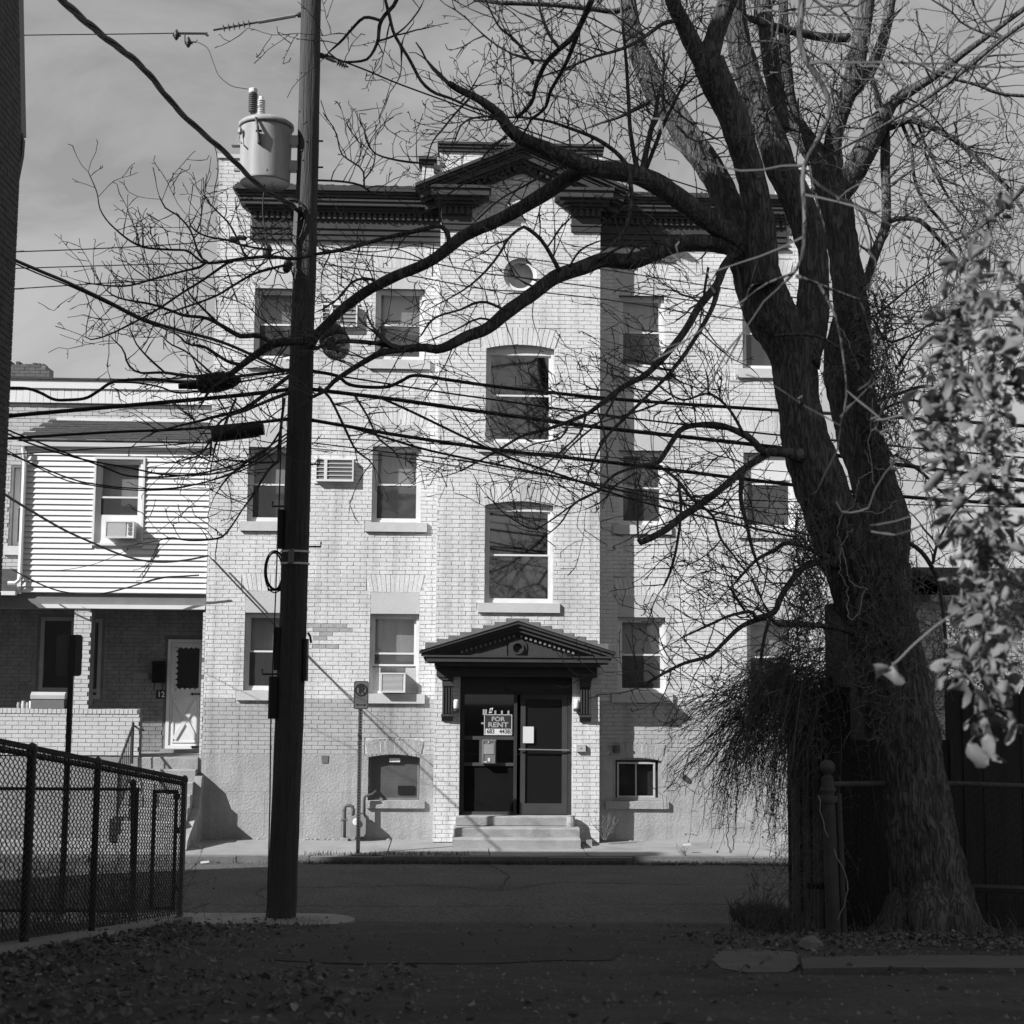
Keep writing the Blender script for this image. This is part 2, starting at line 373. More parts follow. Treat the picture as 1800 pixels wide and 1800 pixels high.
# ------------------------------------------------------------------ brickwork
ROW, BL, JT = .0677, .213, .0078
def subtract(iv, cuts):
    for a, b in cuts:
        n = []
        for u, v in iv:
            if b <= u or a >= v: n.append((u, v)); continue
            if a > u: n.append((u, a))
            if b < v: n.append((b, v))
        iv = n
    return iv
def brick_rows(x0, x1, z0, z1, blocks, clip=None, L=BL, row=ROW, seed=1):
    rnd = random.Random(seed); out = []; i = 0; z = z0
    while z+row*.6 < z1:
        za, zb = z, min(z+row-JT, z1); zc = (za+zb)/2
        a, b = (x0, x1) if clip is None else clip(zc)
        a = max(a, x0); b = min(b, x1)
        iv = subtract([(a, b)], [(q[0], q[1]) for q in blocks if q[2] < zc < q[3]]) if b > a else []
        x = x0-(i % 2)*L/2-.06+rnd.uniform(-.012, .012)
        while x < x1:
            for u, v in iv:
                xa = max(x, u); xb = min(x+L-JT, v)
                if xb-xa > .028: out.append((xa, xb, za, zb, xb-xa > L-JT-.004))
            x += L
        z += row; i += 1
    return out
def brick_mesh(mb, b, y, pr=.009, rnd=random):
    xa, xb, za, zb = b[:4]; f = y-pr+rnd.uniform(-.002, .002); t = rnd.uniform(-.0015, .0015)
    j = lambda: rnd.uniform(-.0016, .0016)
    mb.add([(xa+j(), f+t, za+j()), (xb+j(), f-t, za+j()), (xb+j(), f-t, zb+j()), (xa+j(), f+t, zb+j()), (xa, y+.002, za), (xb, y+.002, za), (xb, y+.002, zb), (xa, y+.002, zb)],
           [(0,1,2,3), (0,4,5,1), (1,5,6,2), (2,6,7,3), (3,7,4,0)])
def single_bricks(parent, bs, y, m, pr=.009, along='x'):
    me = []
    for v in range(4):
        mb = MB(); w = (BL-JT)/2; h = (ROW-JT)/2
        brick_mesh(mb, (-w, w, -h, h), 0, pr)
        q = bpy.data.meshes.new('brick'); q.from_pydata(mb.v, [], mb.f); q.materials.append(m); me.append(q)
    for b in bs:
        o = bpy.data.objects.new('brick', random.choice(me)); C.objects.link(o); o.parent = parent
        o.location = Vector(((b[0]+b[1])/2, y, (b[2]+b[3])/2))-ORI[parent]
def wall_panel(mb, x0, x1, z0, z1, Y, ops, dep=.12, clip=None):
    xs = sorted({x0, x1} | {q for o in ops for q in o[:2] if x0 < q < x1}); zs = sorted({z0, z1} | {q for o in ops for q in o[2:4] if z0 < q < z1})
    for i in range(len(xs)-1):
        for k in range(len(zs)-1):
            cx = (xs[i]+xs[i+1])/2; cz = (zs[k]+zs[k+1])/2
            if any(o[0] < cx < o[1] and o[2] < cz < o[3] for o in ops): continue
            mb.add([(xs[i], Y, zs[k]), (xs[i+1], Y, zs[k]), (xs[i+1], Y, zs[k+1]), (xs[i], Y, zs[k+1])], [(0, 1, 2, 3)])
    for a, b, c, d in [o[:4] for o in ops]:
        y1 = Y+dep
        mb.add([(a,Y,c),(a,y1,c),(a,y1,d),(a,Y,d)], [(0,1,2,3)]); mb.add([(b,Y,c),(b,Y,d),(b,y1,d),(b,y1,c)], [(0,1,2,3)])
        mb.add([(a,Y,d),(a,y1,d),(b,y1,d),(b,Y,d)], [(0,1,2,3)]); mb.add([(a,Y,c),(b,Y,c),(b,y1,c),(a,y1,c)], [(0,1,2,3)])
def flat_arch(mb, x0, x1, z0, z1, y, n, pr=.007, spread=.07, curve=0.0):
    for i in range(n):
        a, b = i/n+.035/n*2, (i+1)/n-.035/n*2
        lo = lambda t: x0+(x1-x0)*t
        hi = lambda t: x0-spread+(x1-x0+2*spread)*t
        zl = lambda t: z0+curve*(1-(2*t-1)**2); zh = lambda t: z1+curve*(1-(2*t-1)**2)
        f = y-pr+random.uniform(-.002, .002)
        p = [(lo(a), zl(a)), (lo(b), zl(b)), (hi(b), zh(b)), (hi(a), zh(a))]
        mb.add([(q[0], f, q[1]) for q in p]+[(q[0], y+.002, q[1]) for q in p], [(0,1,2,3),(0,4,5,1),(1,5,6,2),(2,6,7,3),(3,7,4,0)])

# ------------------------------------------------------------------ the apartment building
Y0, YB = 24.0, 23.64
BC = .973; XL, XR = -4.10, 2*BC+4.10; BX0, BX1 = X(770, 760, YB), X(1054.5, 760, YB)
ZT = Z(339, 600, Y0)                              # top of the wing wall at the cornice
apt = thing('apartment_building', (BC, Y0, 0), 'three storey white painted brick apartment block with dark cornice, gabled centre bay and entrance hood', 'building')
wins = []                                          # (l, r, top, bottom, kind)
for l, r, t, b, kd in [(447,533,507,632,'w'), (435.5,521.5,786,917,'w'), (429,515.5,1077,1214,'w'), (659.7,745.8,508,633,'w'), (654,740,785,918.6,'w'), (649.4,736,1079,1219.5,'ac'),
                 (1088,1168,520,647,'w'), (1088,1168,792,923,'w'), (1086,1170,1085,1218,'w'), (1305,1388,522,649,'w'), (1307,1396,796,930,'half'), (1313,1400,1089,1222,'w')]:
    m_ = (t+b)/2; c_ = (l+r)/2; wins.append((X(l, m_, Y0), X(r, m_, Y0), Z(b, c_, Y0), Z(t, c_, Y0), kd))
base_w = [(X(647,1365,Y0), X(737.5,1365,Y0), Z(1407,692,Y0), Z(1325,692,Y0)), (X(1077,1370,Y0), X(1163,1370,Y0), Z(1408,1120,Y0), Z(1331,1120,Y0))]
cw = [(X(854,690,YB), X(974,690,YB), Z(779,914,YB), Z(606,914,YB)), (X(852,970,YB), X(972.5,970,YB), Z(1060,912,YB), Z(881,912,YB))]
door = (X(808,1300,YB), X(1006,1300,YB), Z(1434,905,YB), Z(1190,905,YB))
RC = at(914.4, 483, YB); RR = 29.5*YB/FPX
zst = Z(1325, 560, Y0); zgrey = Z(1231, 560, Y0)     # top of the stucco, top of the greyer paint
ZPIER = Z(279, 410, Y0); XPL = X(440, 400, Y0); XPR = 2*BC-XPL
# backing wall (the joints between the bricks)
mb = MB(); ops = [(a, b, c, d) for a, b, c, d, _ in wins]
wall_panel(mb, XL, BX0, zst, ZT, Y0, [o for o in ops if o[1] < BX0]); wall_panel(mb, BX1, XR, zst, ZT, Y0, [o for o in ops if o[0] > BX1])
wall_panel(mb, BX0, BX1, zst, ZT, Y0, [(BX0+.02, BX1-.02, zst+.02, ZT-.02)])
for a, b in ((XL, XPL), (XPR, XR)): mb.add([(a,Y0,ZT),(b,Y0,ZT),(b,Y0,ZPIER),(a,Y0,ZPIER)], [(0,1,2,3)])
YBK = 37.0
mb.add([(XL,Y0,0),(XL,YBK,0),(XL,YBK,ZT),(XL,Y0,ZT)], [(0,3,2,1)]); mb.add([(XR,Y0,0),(XR,YBK,0),(XR,YBK,ZT),(XR,Y0,ZT)], [(0,1,2,3)])
mb.add([(XL,YBK,0),(XR,YBK,0),(XR,YBK,ZT),(XL,YBK,ZT)], [(0,3,2,1)])
for a, b in ((XL, XPL), (XPR, XR)): mb.box(a, b, Y0+.02, Y0+.9, ZT, ZPIER)
wall = mb.build('wall', JOINT, apt)
MB().box(XL+.01, XR-.01, Y0+.05, YBK-.02, ZT-.35, ZT-.1).build('roof', ROOFM, apt)
# bay: backing, side walls
yT = lambda px, py: Z(py, px, YB)
GA = (BC+.0, yT(915, 290)); GS = yT(770, 372)              # gable apex (brick) and the height where it narrows
zpar = lambda x: GA[1]-abs(x-BC)*(.375)                 # underside line of the raking cornice
mb = MB(); bops = cw+[door]; sq = (RC.x-RR*1.02, RC.x+RR*1.02, RC.z-RR*1.02, RC.z+RR*1.02)
zsh = zpar(BX0)
wall_panel(mb, BX0, BX1, 0, zsh, YB, bops+[sq], .12)
mb.add([(BX0,YB,zsh),(BX1,YB,zsh),(BC,YB,GA[1])], [(0,1,2)])
mb.add([(BX0,YB,0),(BX0,Y0+.1,0),(BX0,Y0+.1,ZT+.1),(BX0,YB,zsh)], [(0,3,2,1)]); mb.add([(BX1,YB,0),(BX1,Y0+.1,0),(BX1,Y0+.1,ZT+.1),(BX1,YB,zsh)], [(0,1,2,3)])
mb.build('bay_wall', JOINT2, apt)
# rear room darkness behind openings comes from the hollow block and dark sheets behind panes
# stucco basement
mb = MB()
for a, b, o in ((XL, BX0, base_w[0]), (BX1, XR, base_w[1])):
    wall_panel(mb, a, b, -.02, zst, Y0-.012, [o], .14)
    mb.add([(a,Y0-.012,zst),(b,Y0-.012,zst),(b,Y0,zst),(a,Y0,zst)], [(0,1,2,3)])
    mb.build('basement_wall', STUCCO, apt); mb = MB()
mb = MB()                                           # scored joints of the stucco, shallow ridges of patched render
for zz in (Z(1392,560,Y0), Z(1430,560,Y0)): mb.box(XL+.05, base_w[0][0]-.05, Y0-.0145, Y0-.011, zz, zz+.006)
x_ = XL+.4
while x_ < base_w[0][0]-.1:
    mb.box(x_, x_+.006, Y0-.0145, Y0-.011, .05, Z(1392,560,Y0)-.01); x_ += .62
mb.box(base_w[1][1]+.05, XR, Y0-.0145, Y0-.011, Z(1392,1300,Y0), Z(1392,1300,Y0)+.006)
stuff(mb.build('render_joint', STUCCO, apt))
mb = MB()                                           # broken render and rubble along the foot of the wall
for i in range(60):
    x = random.choice([random.uniform(XL+.1, BX0-.05), random.uniform(XL+.1, BX0-.05), random.uniform(BX1+.1, XR)]); s_ = random.uniform(.015, .045)
    mb.lathe((x, Y0-.02-random.uniform(0, .07), -.01), [(s_, 0), (s_*.8, s_*.5), (s_*.2, s_*random.uniform(.6, .9))], 5, (random.uniform(-.3, .3), random.uniform(-.3, .3), 1))
stuff(mb.build('foot_rubble', CONC, apt))
# infill panels over the wing windows, arches
archb = MB(); arch = MB(); arch2 = MB(); blocksW = []
for a, b, c, d, kd in wins:
    zi = d+.35; MB().box(a+.002, b-.002, Y0-.006, Y0+.06, d, zi).build('infill_panel', INFILL, apt); za = zi+.29
    flat_arch(arch, a-.01, b+.01, zi+.006, za, Y0, 12); archb.prism_y([(a-.01,zi),(b+.01,zi),(b+.08,za),(a-.08,za)], Y0-.0035, Y0+.03)
    blocksW += [(a, b, c-.16, zi), (a-.075, b+.075, zi, za), (a-.12, b+.12, c-.165, c)]
for o in base_w:
    flat_arch(arch2, o[0]-.01, o[1]+.01, o[3]-.06, o[3]+.2, Y0, 12, .0165, .05, .05); archb.prism_y([(o[0]-.01,o[3]+.0),(o[1]+.01,o[3]+.0),(o[1]+.06,o[3]+.21),(o[0]-.06,o[3]+.21)], Y0-.0145, Y0+.03); blocksW.append((o[0]-.07, o[1]+.07, o[3]-.1, o[3]+.25))
blocksB = []
for o in cw:
    flat_arch(arch, o[0]-.005, o[1]+.005, o[3]-.07, o[3]+.22, YB, 15, .009, .10, .07)
    archb.prism_y([(o[0]-.005,o[3]+.005),(o[1]+.005,o[3]+.005),(o[1]+.10,o[3]+.24),(o[0]-.10,o[3]+.24)], YB-.004, YB+.03)
    blocksB += [(o[0], o[1], o[2], o[3]), (o[0]-.1, o[1]+.1, o[3]-.07, o[3]+.26), (o[0]-.13, o[1]+.13, o[2]-.14, o[2]+.005)]
stuff(arch.build('arch_bricks', PAINT, apt)); stuff(arch2.build('arch_bricks', STUCCO, apt)); stuff(archb.build('arch_mortar', JOINT2, apt))
# round window surround: plate with a hole and a ring of header bricks
pl = MB(); n = 48; R2 = RR*1.5
for i in range(n):
    a0, a1 = 2*math.pi*i/n, 2*math.pi*(i+1)/n
    def sqp(a):
        c, s_ = math.cos(a), math.sin(a); k_ = R2/max(abs(c), abs(s_)); return (RC.x+c*k_, RC.z+s_*k_)
    i0 = (RC.x+RR*math.cos(a0), RC.z+RR*math.sin(a0)); i1 = (RC.x+RR*math.cos(a1), RC.z+RR*math.sin(a1)); o0, o1 = sqp(a0), sqp(a1)
    pl.add([(i0[0],YB-.004,i0[1]),(o0[0],YB-.004,o0[1]),(o1[0],YB-.004,o1[1]),(i1[0],YB-.004,i1[1])], [(0,1,2,3)])
    pl.add([(i0[0],YB-.004,i0[1]),(i1[0],YB-.004,i1[1]),(i1[0],YB+.14,i1[1]),(i0[0],YB+.14,i0[1])], [(0,1,2,3)])
pl.build('round_surround', PAINT, apt)
rb = MB(); n = 30
for i in range(n):
    a0, a1 = 2*math.pi*(i+.06)/n, 2*math.pi*(i+.94)/n; r0, r1 = RR*1.02, RR*1.42
    p = [(RC.x+r0*math.cos(a0), RC.z+r0*math.sin(a0)), (RC.x+r1*math.cos(a0), RC.z+r1*math.sin(a0)), (RC.x+r1*math.cos(a1), RC.z+r1*math.sin(a1)), (RC.x+r0*math.cos(a1), RC.z+r0*math.sin(a1))]
    rb.add([(q[0], YB-.011, q[1]) for q in p]+[(q[0], YB, q[1]) for q in p], [(0,1,2,3),(0,4,5,1),(1,5,6,2),(2,6,7,3),(3,7,4,0)])
stuff(rb.build('ring_bricks', PAINT, apt))
blocksB += [(RC.x-R2, RC.x+R2, RC.z-R2, RC.z+R2), (door[0]-.0, door[1]+.0, 0, door[3])]
# bricks
def clipg(z):
    if z < zsh: return (BX0, BX1)
    w = (GA[1]-z)/.375; return (BC-w, BC+w)
bay = brick_rows(BX0, BX1, .005, GA[1]-.05, blocksB, clipg, seed=3)
wingL = brick_rows(XL, BX0, zst+.004, ZPIER, blocksW+[(XPL, BX0, ZT-.84, 99)], seed=5)
wingR = brick_rows(BX1, XR, zst+.004, ZPIER, blocksW+[(BX1, XPR, ZT-.84, 99)], seed=6)
eye = Vector((0, 0, HC))
full = sorted([b for b in bay if b[4]], key=lambda b: (Vector(((b[0]+b[1])/2, YB, (b[2]+b[3])/2))-eye).length)[:300]; fs_ = set(full)
single_bricks(apt, full, YB, PAINT)
mb = MB(); mg = MB()
for b in bay:
    if b not in fs_: brick_mesh(mb, b, YB)
px0, px1, pz0, pz1 = X(548,1120,Y0), X(616,1120,Y0), Z(1145,580,Y0), Z(1098,580,Y0)
bare = MB()
for b in wingL+wingR:
    cx, cz = (b[0]+b[1])/2, (b[2]+b[3])/2
    if px0 < cx < px1 and pz0 < cz < pz1 and random.random() < .62: brick_mesh(bare, b, Y0, .007)
    else: brick_mesh(mg if cz < zgrey else mb, b, Y0, .0085)
stuff(mb.build('brickwork', PAINT, apt)); stuff(mg.build('lower_brickwork', PAINT2, apt)); stuff(bare.build('bare_brickwork', GREYBRK, apt))
# windows --------------------------------------------------------------
def window(root, a, b, c, d, Y, kind='w', arch_h=0, name='window', low=.5, fr=WPAINT, sill=True, blind=BLIND):
    rv = .075; w = .045
    m = MB().frame(a+.003, b-.003, c+.003, d-.003, Y+rv, Y+rv+.07, w)
    if arch_h: m.box(a+.02, b-.02, Y+rv+.01, Y+rv+.05, d-.16, d-.003)
    o = m.build(name, fr, root)
    ia, ib, ic, id_ = a+w, b-w, c+w, d-w-(arch_h and .1)
    zm = ic+(id_-ic)*low
    MB().frame(ia+.004, ib-.004, zm-.018, id_-.002, Y+rv+.038, Y+rv+.066, .035).build('upper_sash', fr, o)
    MB().box(ia+.03, ib-.03, Y+rv+.05, Y+rv+.054, zm+.01, id_-.03).build('pane', DGLASS if kind in ('c',) else GLASS, o)
    zb = ic
    if kind == 'ac': zb = ic+.40
    MB().frame(ia+.004, ib-.004, zb+.002, zm+.018, Y+rv+.008, Y+rv+.034, .03).build('lower_sash', fr, o)
    MB().box(ia+.03, ib-.03, Y+rv+.018, Y+rv+.022, zb+.025, zm-.008).build('pane', DGLASS if kind in ('c',) else SCREEN, o)
    if kind == 'c': MB().box(a-.2, b+.2, Y+.9, Y+.92, c-.3, d+.3).build('dark_backing', UNLIT, o)  # dark sheet in place of the unlit room
    else:
        MB().box(a-.06, b+.06, Y+.245, Y+.255, c-.02, d+.02).build('blind', blind, o)
    if kind == 'half': MB().box(ia+.01, ib-.01, Y+rv+.003, Y+rv+.014, zm+.06, id_-.01).build('cover_board', WPAINT, o)
    if sill: MB().box(a-.105, b+.11, Y-.055, Y+.09, c-.155, c-.002).build('sill', SILLM, o)
    return o
for a, b, c, d, kd in wins: window(apt, a, b, c, d, Y0, kd, low=(.5 if kd != 'half' else .6))
for o in cw: window(apt, o[0], o[1], o[2], o[3], YB, 'c', arch_h=1, low=.52 if o is cw[0] else .5)
# round window
rw = MB(); n = 40
for i in range(n):
    a0, a1 = 2*math.pi*i/n, 2*math.pi*(i+1)/n
    for r0, r1, y0, y1 in ((RR*.80, RR*1.0, YB+.045, YB+.10),):
        p = [(r0, a0), (r1, a0), (r1, a1), (r0, a1)]
        rw.add([(RC.x+r*math.cos(q), y0, RC.z+r*math.sin(q)) for r, q in p]+[(RC.x+r*math.cos(q), y1, RC.z+r*math.sin(q)) for r, q in p], [(0,1,2,3),(7,6,5,4),(0,3,7,4),(1,5,6,2)])
rwo = rw.build('round_window', WPAINT, apt)
MB().lathe((RC.x, YB+.07, RC.z), [(RR*.82, 0), (RR*.82, .005)], 32, (0, 1, 0)).build('pane', GLASS, rwo)
MB().lathe((RC.x, YB+.2, RC.z), [(RR*1.0, 0), (RR*1.0, .01)], 24, (0, 1, 0)).build('blind', BLIND, rwo)
# basement windows
o = base_w[0]; m = MB().frame(o[0]+.01, o[1]-.01, o[2]+.004, o[3]-.02, Y0+.10, Y0+.13, .03); bwl = m.build('basement_screen', METAL, apt)
rbm = MB(); nn = 46
for i in range(nn):
    x = o[0]+.04+(o[1]-o[0]-.08)*i/(nn-1); rbm.box(x-.004, x+.004, Y0+.105, Y0+.113, o[2]+.03, o[3]-.05)
for i in range(30): z = o[2]+.04+(o[3]-o[2]-.1)*i/29; rbm.box(o[0]+.04, o[1]-.04, Y0+.1135, Y0+.118, z-.003, z+.003)
rbm.build('mesh_panel', METAL, bwl); MB().box(o[0]+.02, o[1]-.02, Y0+.14, Y0+.15, o[2], o[3]).build('pane', mat('dusty_pane', .34, .6), bwl)
MB().box(X(699,1389,Y0), X(728,1389,Y0), Y0+.085, Y0+.10, Z(1397,713,Y0), Z(1382,713,Y0)).build('vent', BLACK, bwl)
MB().box(X(684,1336,Y0), X(703,1336,Y0), Y0+.06, Y0+.10, Z(1340,693,Y0), Z(1333,693,Y0)).build('latch_bar', WPAINT, bwl)
MB().box(o[0]-.02, o[1]+.09, Y0-.06, Y0+.09, o[2]-.12, o[2]-.002).build('sill', STUCCO, bwl)
o = base_w[1]; m = MB().frame(o[0]+.004, o[1]-.004, o[2]+.004, o[3]-.004, Y0+.03, Y0+.09, .045); bwr = m.build('basement_window', mat('grey_frame', .30, .7, .15), apt)
m = MB().frame(o[0]+.075, o[1]-.1, o[2]+.05, o[3]-.08, Y0+.035, Y0+.075, .03); xm = (o[0]+o[1]-.03)/2; m.box(xm-.012, xm+.012, Y0+.035, Y0+.075, o[2]+.08, o[3]-.11); m.build('sliding_sash', mat('grey_sash', .40, .6, .15), bwr)
MB().box(o[0]+.06, o[1]-.06, Y0+.06, Y0+.064, o[2]+.06, o[3]-.06).build('pane', GLASS, bwr); MB().box(o[0]-.1, o[1]+.1, Y0+.13, Y0+.14, o[2]+.01, o[3]-.01).build('dark_backing', mat('dull_curtain', .09, .9, .3), bwr)
MB().box(o[0]-.12, o[1]+.11, Y0-.06, Y0+.028, o[2]-.12, o[2]-.002).build('sill', STUCCO, bwr)
# cornices ---------------------------------------------------------------
zc = lambda py: Z(py, 600, Y0)
LAY = [(337,341,.31),(341,346,.335),(346,350,.30),(350,355,.27),(355,358,.235),(358,361,.25),(361,368,.225),(368,373,.15),(373,377,.11),(377,389,.055),(389,401,.05),(401,404,.07),(404,411,.045),(411,414,.065),(414,420,.045),(420,424,.07)]
def cornice(x0, x1, mirror_=False):
    m = MB(); dn = MB()
    for t, b, p in LAY: m.box(x0-(p-.05), x1, Y0-p, Y0+.02, zc(b)+.0005, zc(t))
    x = x0+.03
    while x < x1-.06: dn.box(x, x+.05, Y0-.10, Y0-.054, zc(388), zc(377.3)); x += .095
    return m, dn
m, dn = cornice(XPL+.03, BX0)
c1 = m.build('cornice', DARKT, apt); stuff(dn.build('dentils', DARKT, c1))
c2 = mirror(m, BC).build('cornice', DARKT, apt); stuff(mirror(dn, BC).build('dentils', DARKT, c2))
tar = MB(); x = XPL-.2
while x < BX0-.05: w_ = random.uniform(.03, .09); tar.box(x, x+w_, Y0-.3, Y0-.2, zc(337)+.0006, zc(337)+random.uniform(.01, .03)); x += w_
tar.build('tar_edge', ROOFM, apt)
for a, b in ((XL-.03, XPL+.02), (XPR-.02, XR+.03)): MB().box(a, b, Y0-.04, Y0+.94, ZPIER, ZPIER+.07).build('pier_cap', SILLM, apt)
# pediment at the head of the bay
pd = MB(); dn = MB()
ax, az = BC, Z(251, 915, YB-.3); tx = X(730, 324, YB-.3); tz_ = Z(325, 732, YB-.3); sl = (az-tz_)/(ax-tx)
def rake(m, off0, off1, proj, ext=0.0):
    for s_ in (-1, 1):
        w = (ax-tx)-ext
        q = [(BC, az-off0), (BC+s_*w, az-off0-sl*w), (BC+s_*w, az-off1-sl*w), (BC, az-off1)]
        if s_ == 1: q = q[::-1]
        m.prism_y(q, YB-proj, YB+.05)
rake(pd, .0, .05, .40); rake(pd, .0505, .10, .36, .03); rake(pd, .1005, .15, .30, .06); rake(pd, .1505, .24, .27, .09); rake(pd, .2405, .285, .20, .12); rake(pd, .2855, .41, .07, .16)
for s_ in (-1, 1):
    for i in range(16):
        x = BC+s_*(.12+i*.1); z = az-.2855-sl*abs(x-BC)
        if abs(x-BC) < ax-tx-.25: dn.hexa([(x-.026,YB-.15,z-.075),(x+.026,YB-.15,z-.075),(x+.026,YB-.072,z-.075),(x-.026,YB-.072,z-.075),(x-.026,YB-.15,z),(x+.026,YB-.15,z),(x+.026,YB-.072,z),(x-.026,YB-.072,z)])
pdo = pd.build('pediment', DARKT, apt); stuff(dn.build('dentils', DARKT, pdo))
zr = lambda py: Z(py, 1030, YB)
rL = [(341,346,.36),(346,357,.33),(357,362,.25),(362,367,.17),(367,371,.1),(371,384,.055),(384,396,.045),(396,399,.06),(399,409,.045)]
for mir in (False, True):
    m = MB(); dn = MB(); xa, xb = X(1004, 390, YB), BX1+.005
    for t, b, p in rL: m.box(xa-(p-.045), xb+(p-.045)*.62, YB-p, YB+.012, zr(b)+.0005, zr(t))
    for i in range(5): dn.box(xa+.03+i*.1, xa+.09+i*.1, YB-.1, YB-.056, zr(383), zr(371.5))
    if mir: m, dn = mirror(m, BC), mirror(dn, BC)
    q = m.build('pediment_return', DARKT, apt); stuff(dn.build('dentils', DARKT, q))
# raised parapet behind the pediment
PX0, PX1 = X(773, 280, Y0+.3), X(1058, 280, Y0+.3); zp0, zp1 = ZT-.3, Z(267, 800, Y0+.3)
pb = MB(); pb.box(PX0, PX1, Y0+.3, Y0+.7, zp0, zp1); pb.box(PX0-.3, PX0, Y0+.3, Y0+.7, zp0, Z(290,760,Y0+.3)); pb.box(PX1, PX1+.3, Y0+.3, Y0+.7, zp0, Z(290,760,Y0+.3)); pbo = pb.build('parapet', JOINT2, apt)
m = MB()
for b in brick_rows(PX0, PX1, zp0, zp1, [], seed=9)+brick_rows(PX0-.3, PX0-.012, zp0, Z(290,760,Y0+.3), [], seed=10)+brick_rows(PX1+.012, PX1+.3, zp0, Z(290,760,Y0+.3), [], seed=11): brick_mesh(m, b, Y0+.3)
stuff(m.build('parapet_bricks', PAINT, pbo))
m = MB(); zq = lambda py: Z(py, 800, Y0+.3)
for t, b, p in [(252,256,.10),(256,261,.075),(261,267,.05)]: m.box(PX0-p*.4, PX1+p*.4, Y0+.3-p, Y0+.75, zq(b)+.0005, zq(t))
for s_ in (0, 1):
    m2 = MB().box(PX0-.36, PX0-.045, Y0+.2, Y0+.72, zq(284), zq(279)).box(PX0-.33, PX0-.045, Y0+.24, Y0+.72, zq(290)+.001, zq(284.2)).box(PX0-.10, PX0-.045, Y0+.24, Y0+.298, zq(306), zq(290))
    if s_: m2 = mirror(m2, (PX0+PX1)/2)
    m.add(m2.v, m2.f)
m.build('parapet_cornice', DARKT, pbo)

# entrance hood ----------------------------------------------------------
HP = .44; YH = YB-HP
hx0, hx1 = X(737, 1146, YH), X(1083, 1148, YH); hc = (hx0+hx1)/2; ha = Z(1093, 911, YH); ht = Z(1146, 911, YH); hb = Z(1164, 911, YH); hs = (ha-ht)/((hx1-hx0)/2)
hd = MB()
def hrake(o0, o1, proj, ext, back=YB):
    w = (hx1-hx0)/2-ext
    for s_ in (-1, 1):
        q = [(hc, ha-o0), (hc+s_*w, ha-o0-hs*w), (hc+s_*w, ha-o1-hs*w), (hc, ha-o1)]
        if s_ == 1: q = q[::-1]
        hd.prism_y(q, YB-proj, back)
hrake(0, .035, HP, 0); hrake(.0352, .09, HP-.03, .03); hrake(.0902, .15, HP-.07, .07); hrake(.1502, .185, HP-.12, .10)
hx_ = .16; zc1, zc0 = Z(1152.5, 911, YH), hb
hd.box(hx0+.06, hx1-.06, YH+.01, YB, zc1-.03, zc1); hd.box(hx0+.11, hx1-.11, YH+.03, YB, zc0, zc1-.0305)
hd.prism_y([(hx0+.25, zc1+.002), (hx1-.25, zc1+.002), (hc, ha-.16)], YH+.17, YB)      # tympanum
hd.box(hx0+.24, hx1-.24, YH+.09, YB, zc0-.07, zc0-.0005); hd.box(hx0+.27, hx1-.27, YB-.12, YB+.02, door[3]+.0, zc0-.0705)
hdo = hd.build('entrance_hood', DARKT, apt)
rg = MB(); rz = Z(1139, 911, YH+.15); n = 28
for i in range(n):
    a0, a1 = 2*math.pi*i/n, 2*math.pi*(i+1)/n
    for r0, r1, yy in ((.075, .10, YH+.115), (.10, .15, YH+.14)):
        p = [(r0, a0), (r1, a0), (r1, a1), (r0, a1)]
        rg.add([(hc+r*math.cos(q), yy, rz+r*math.sin(q)) for r, q in p]+[(hc+r*math.cos(q), YH+.171, rz+r*math.sin(q)) for r, q in p], [(0,1,2,3),(0,3,7,4),(1,5,6,2)])
rg.build('roundel', DARKT, hdo)
sc_ = MB().box(hc-.75, hc-.165, YH+.145, YH+.171, zc1+.002, zc1+.03).box(hc+.165, hc+.85, YH+.145, YH+.171, zc1+.002, zc1+.03)
for s_ in (-1, 1): sc_.prism_y([(hc+s_*.17, zc1+.03), (hc+s_*.75, zc1+.03), (hc+s_*.17, zc1+.20)][::s_], YH+.155, YH+.171)
sc_.build('scroll_trim', DARKT, hdo)
dn = MB()
for s_ in (-1, 1):
    for i in range(17):
        x = hc+s_*(.06+i*.075); z = ha-.1855-hs*abs(x-hc)
        if z-.05 > zc1+.01: dn.box(x-.018, x+.018, YH+.13, YH+.172, z-.045, z)
stuff(dn.build('dentils', mat('pale_dentil', .2, .7, .2), hdo))  # dentils in a paler tone than the hood
MB().prism_y([(hx0-.01, ht-.0+.008), (hx0+.02, ht+.008), (hc, ha+.010), (hx1-.02, ht+.008), (hx1+.01, ht+.008), (hc, ha+.022)][::-1], YH-.01, YB+.001).build('hood_flashing', DARKT, hdo)
fl = MB()                                            # stepped flashing let into the wall above the hood
for s_ in (-1, 1):
    for i in range(8):
        w = (hx1-hx0)/2*.95; xa = hc+s_*w*(i/8); xb = hc+s_*w*((i+1)/8); zt = ha-hs*w*((i+.3)/8)+.085; fl.box(xa, xb-s_*.003, YB-.018-.001*(i % 2), YB+.001, zt-.34, zt)
fl.build('stepped_flashing', LEADF, apt)
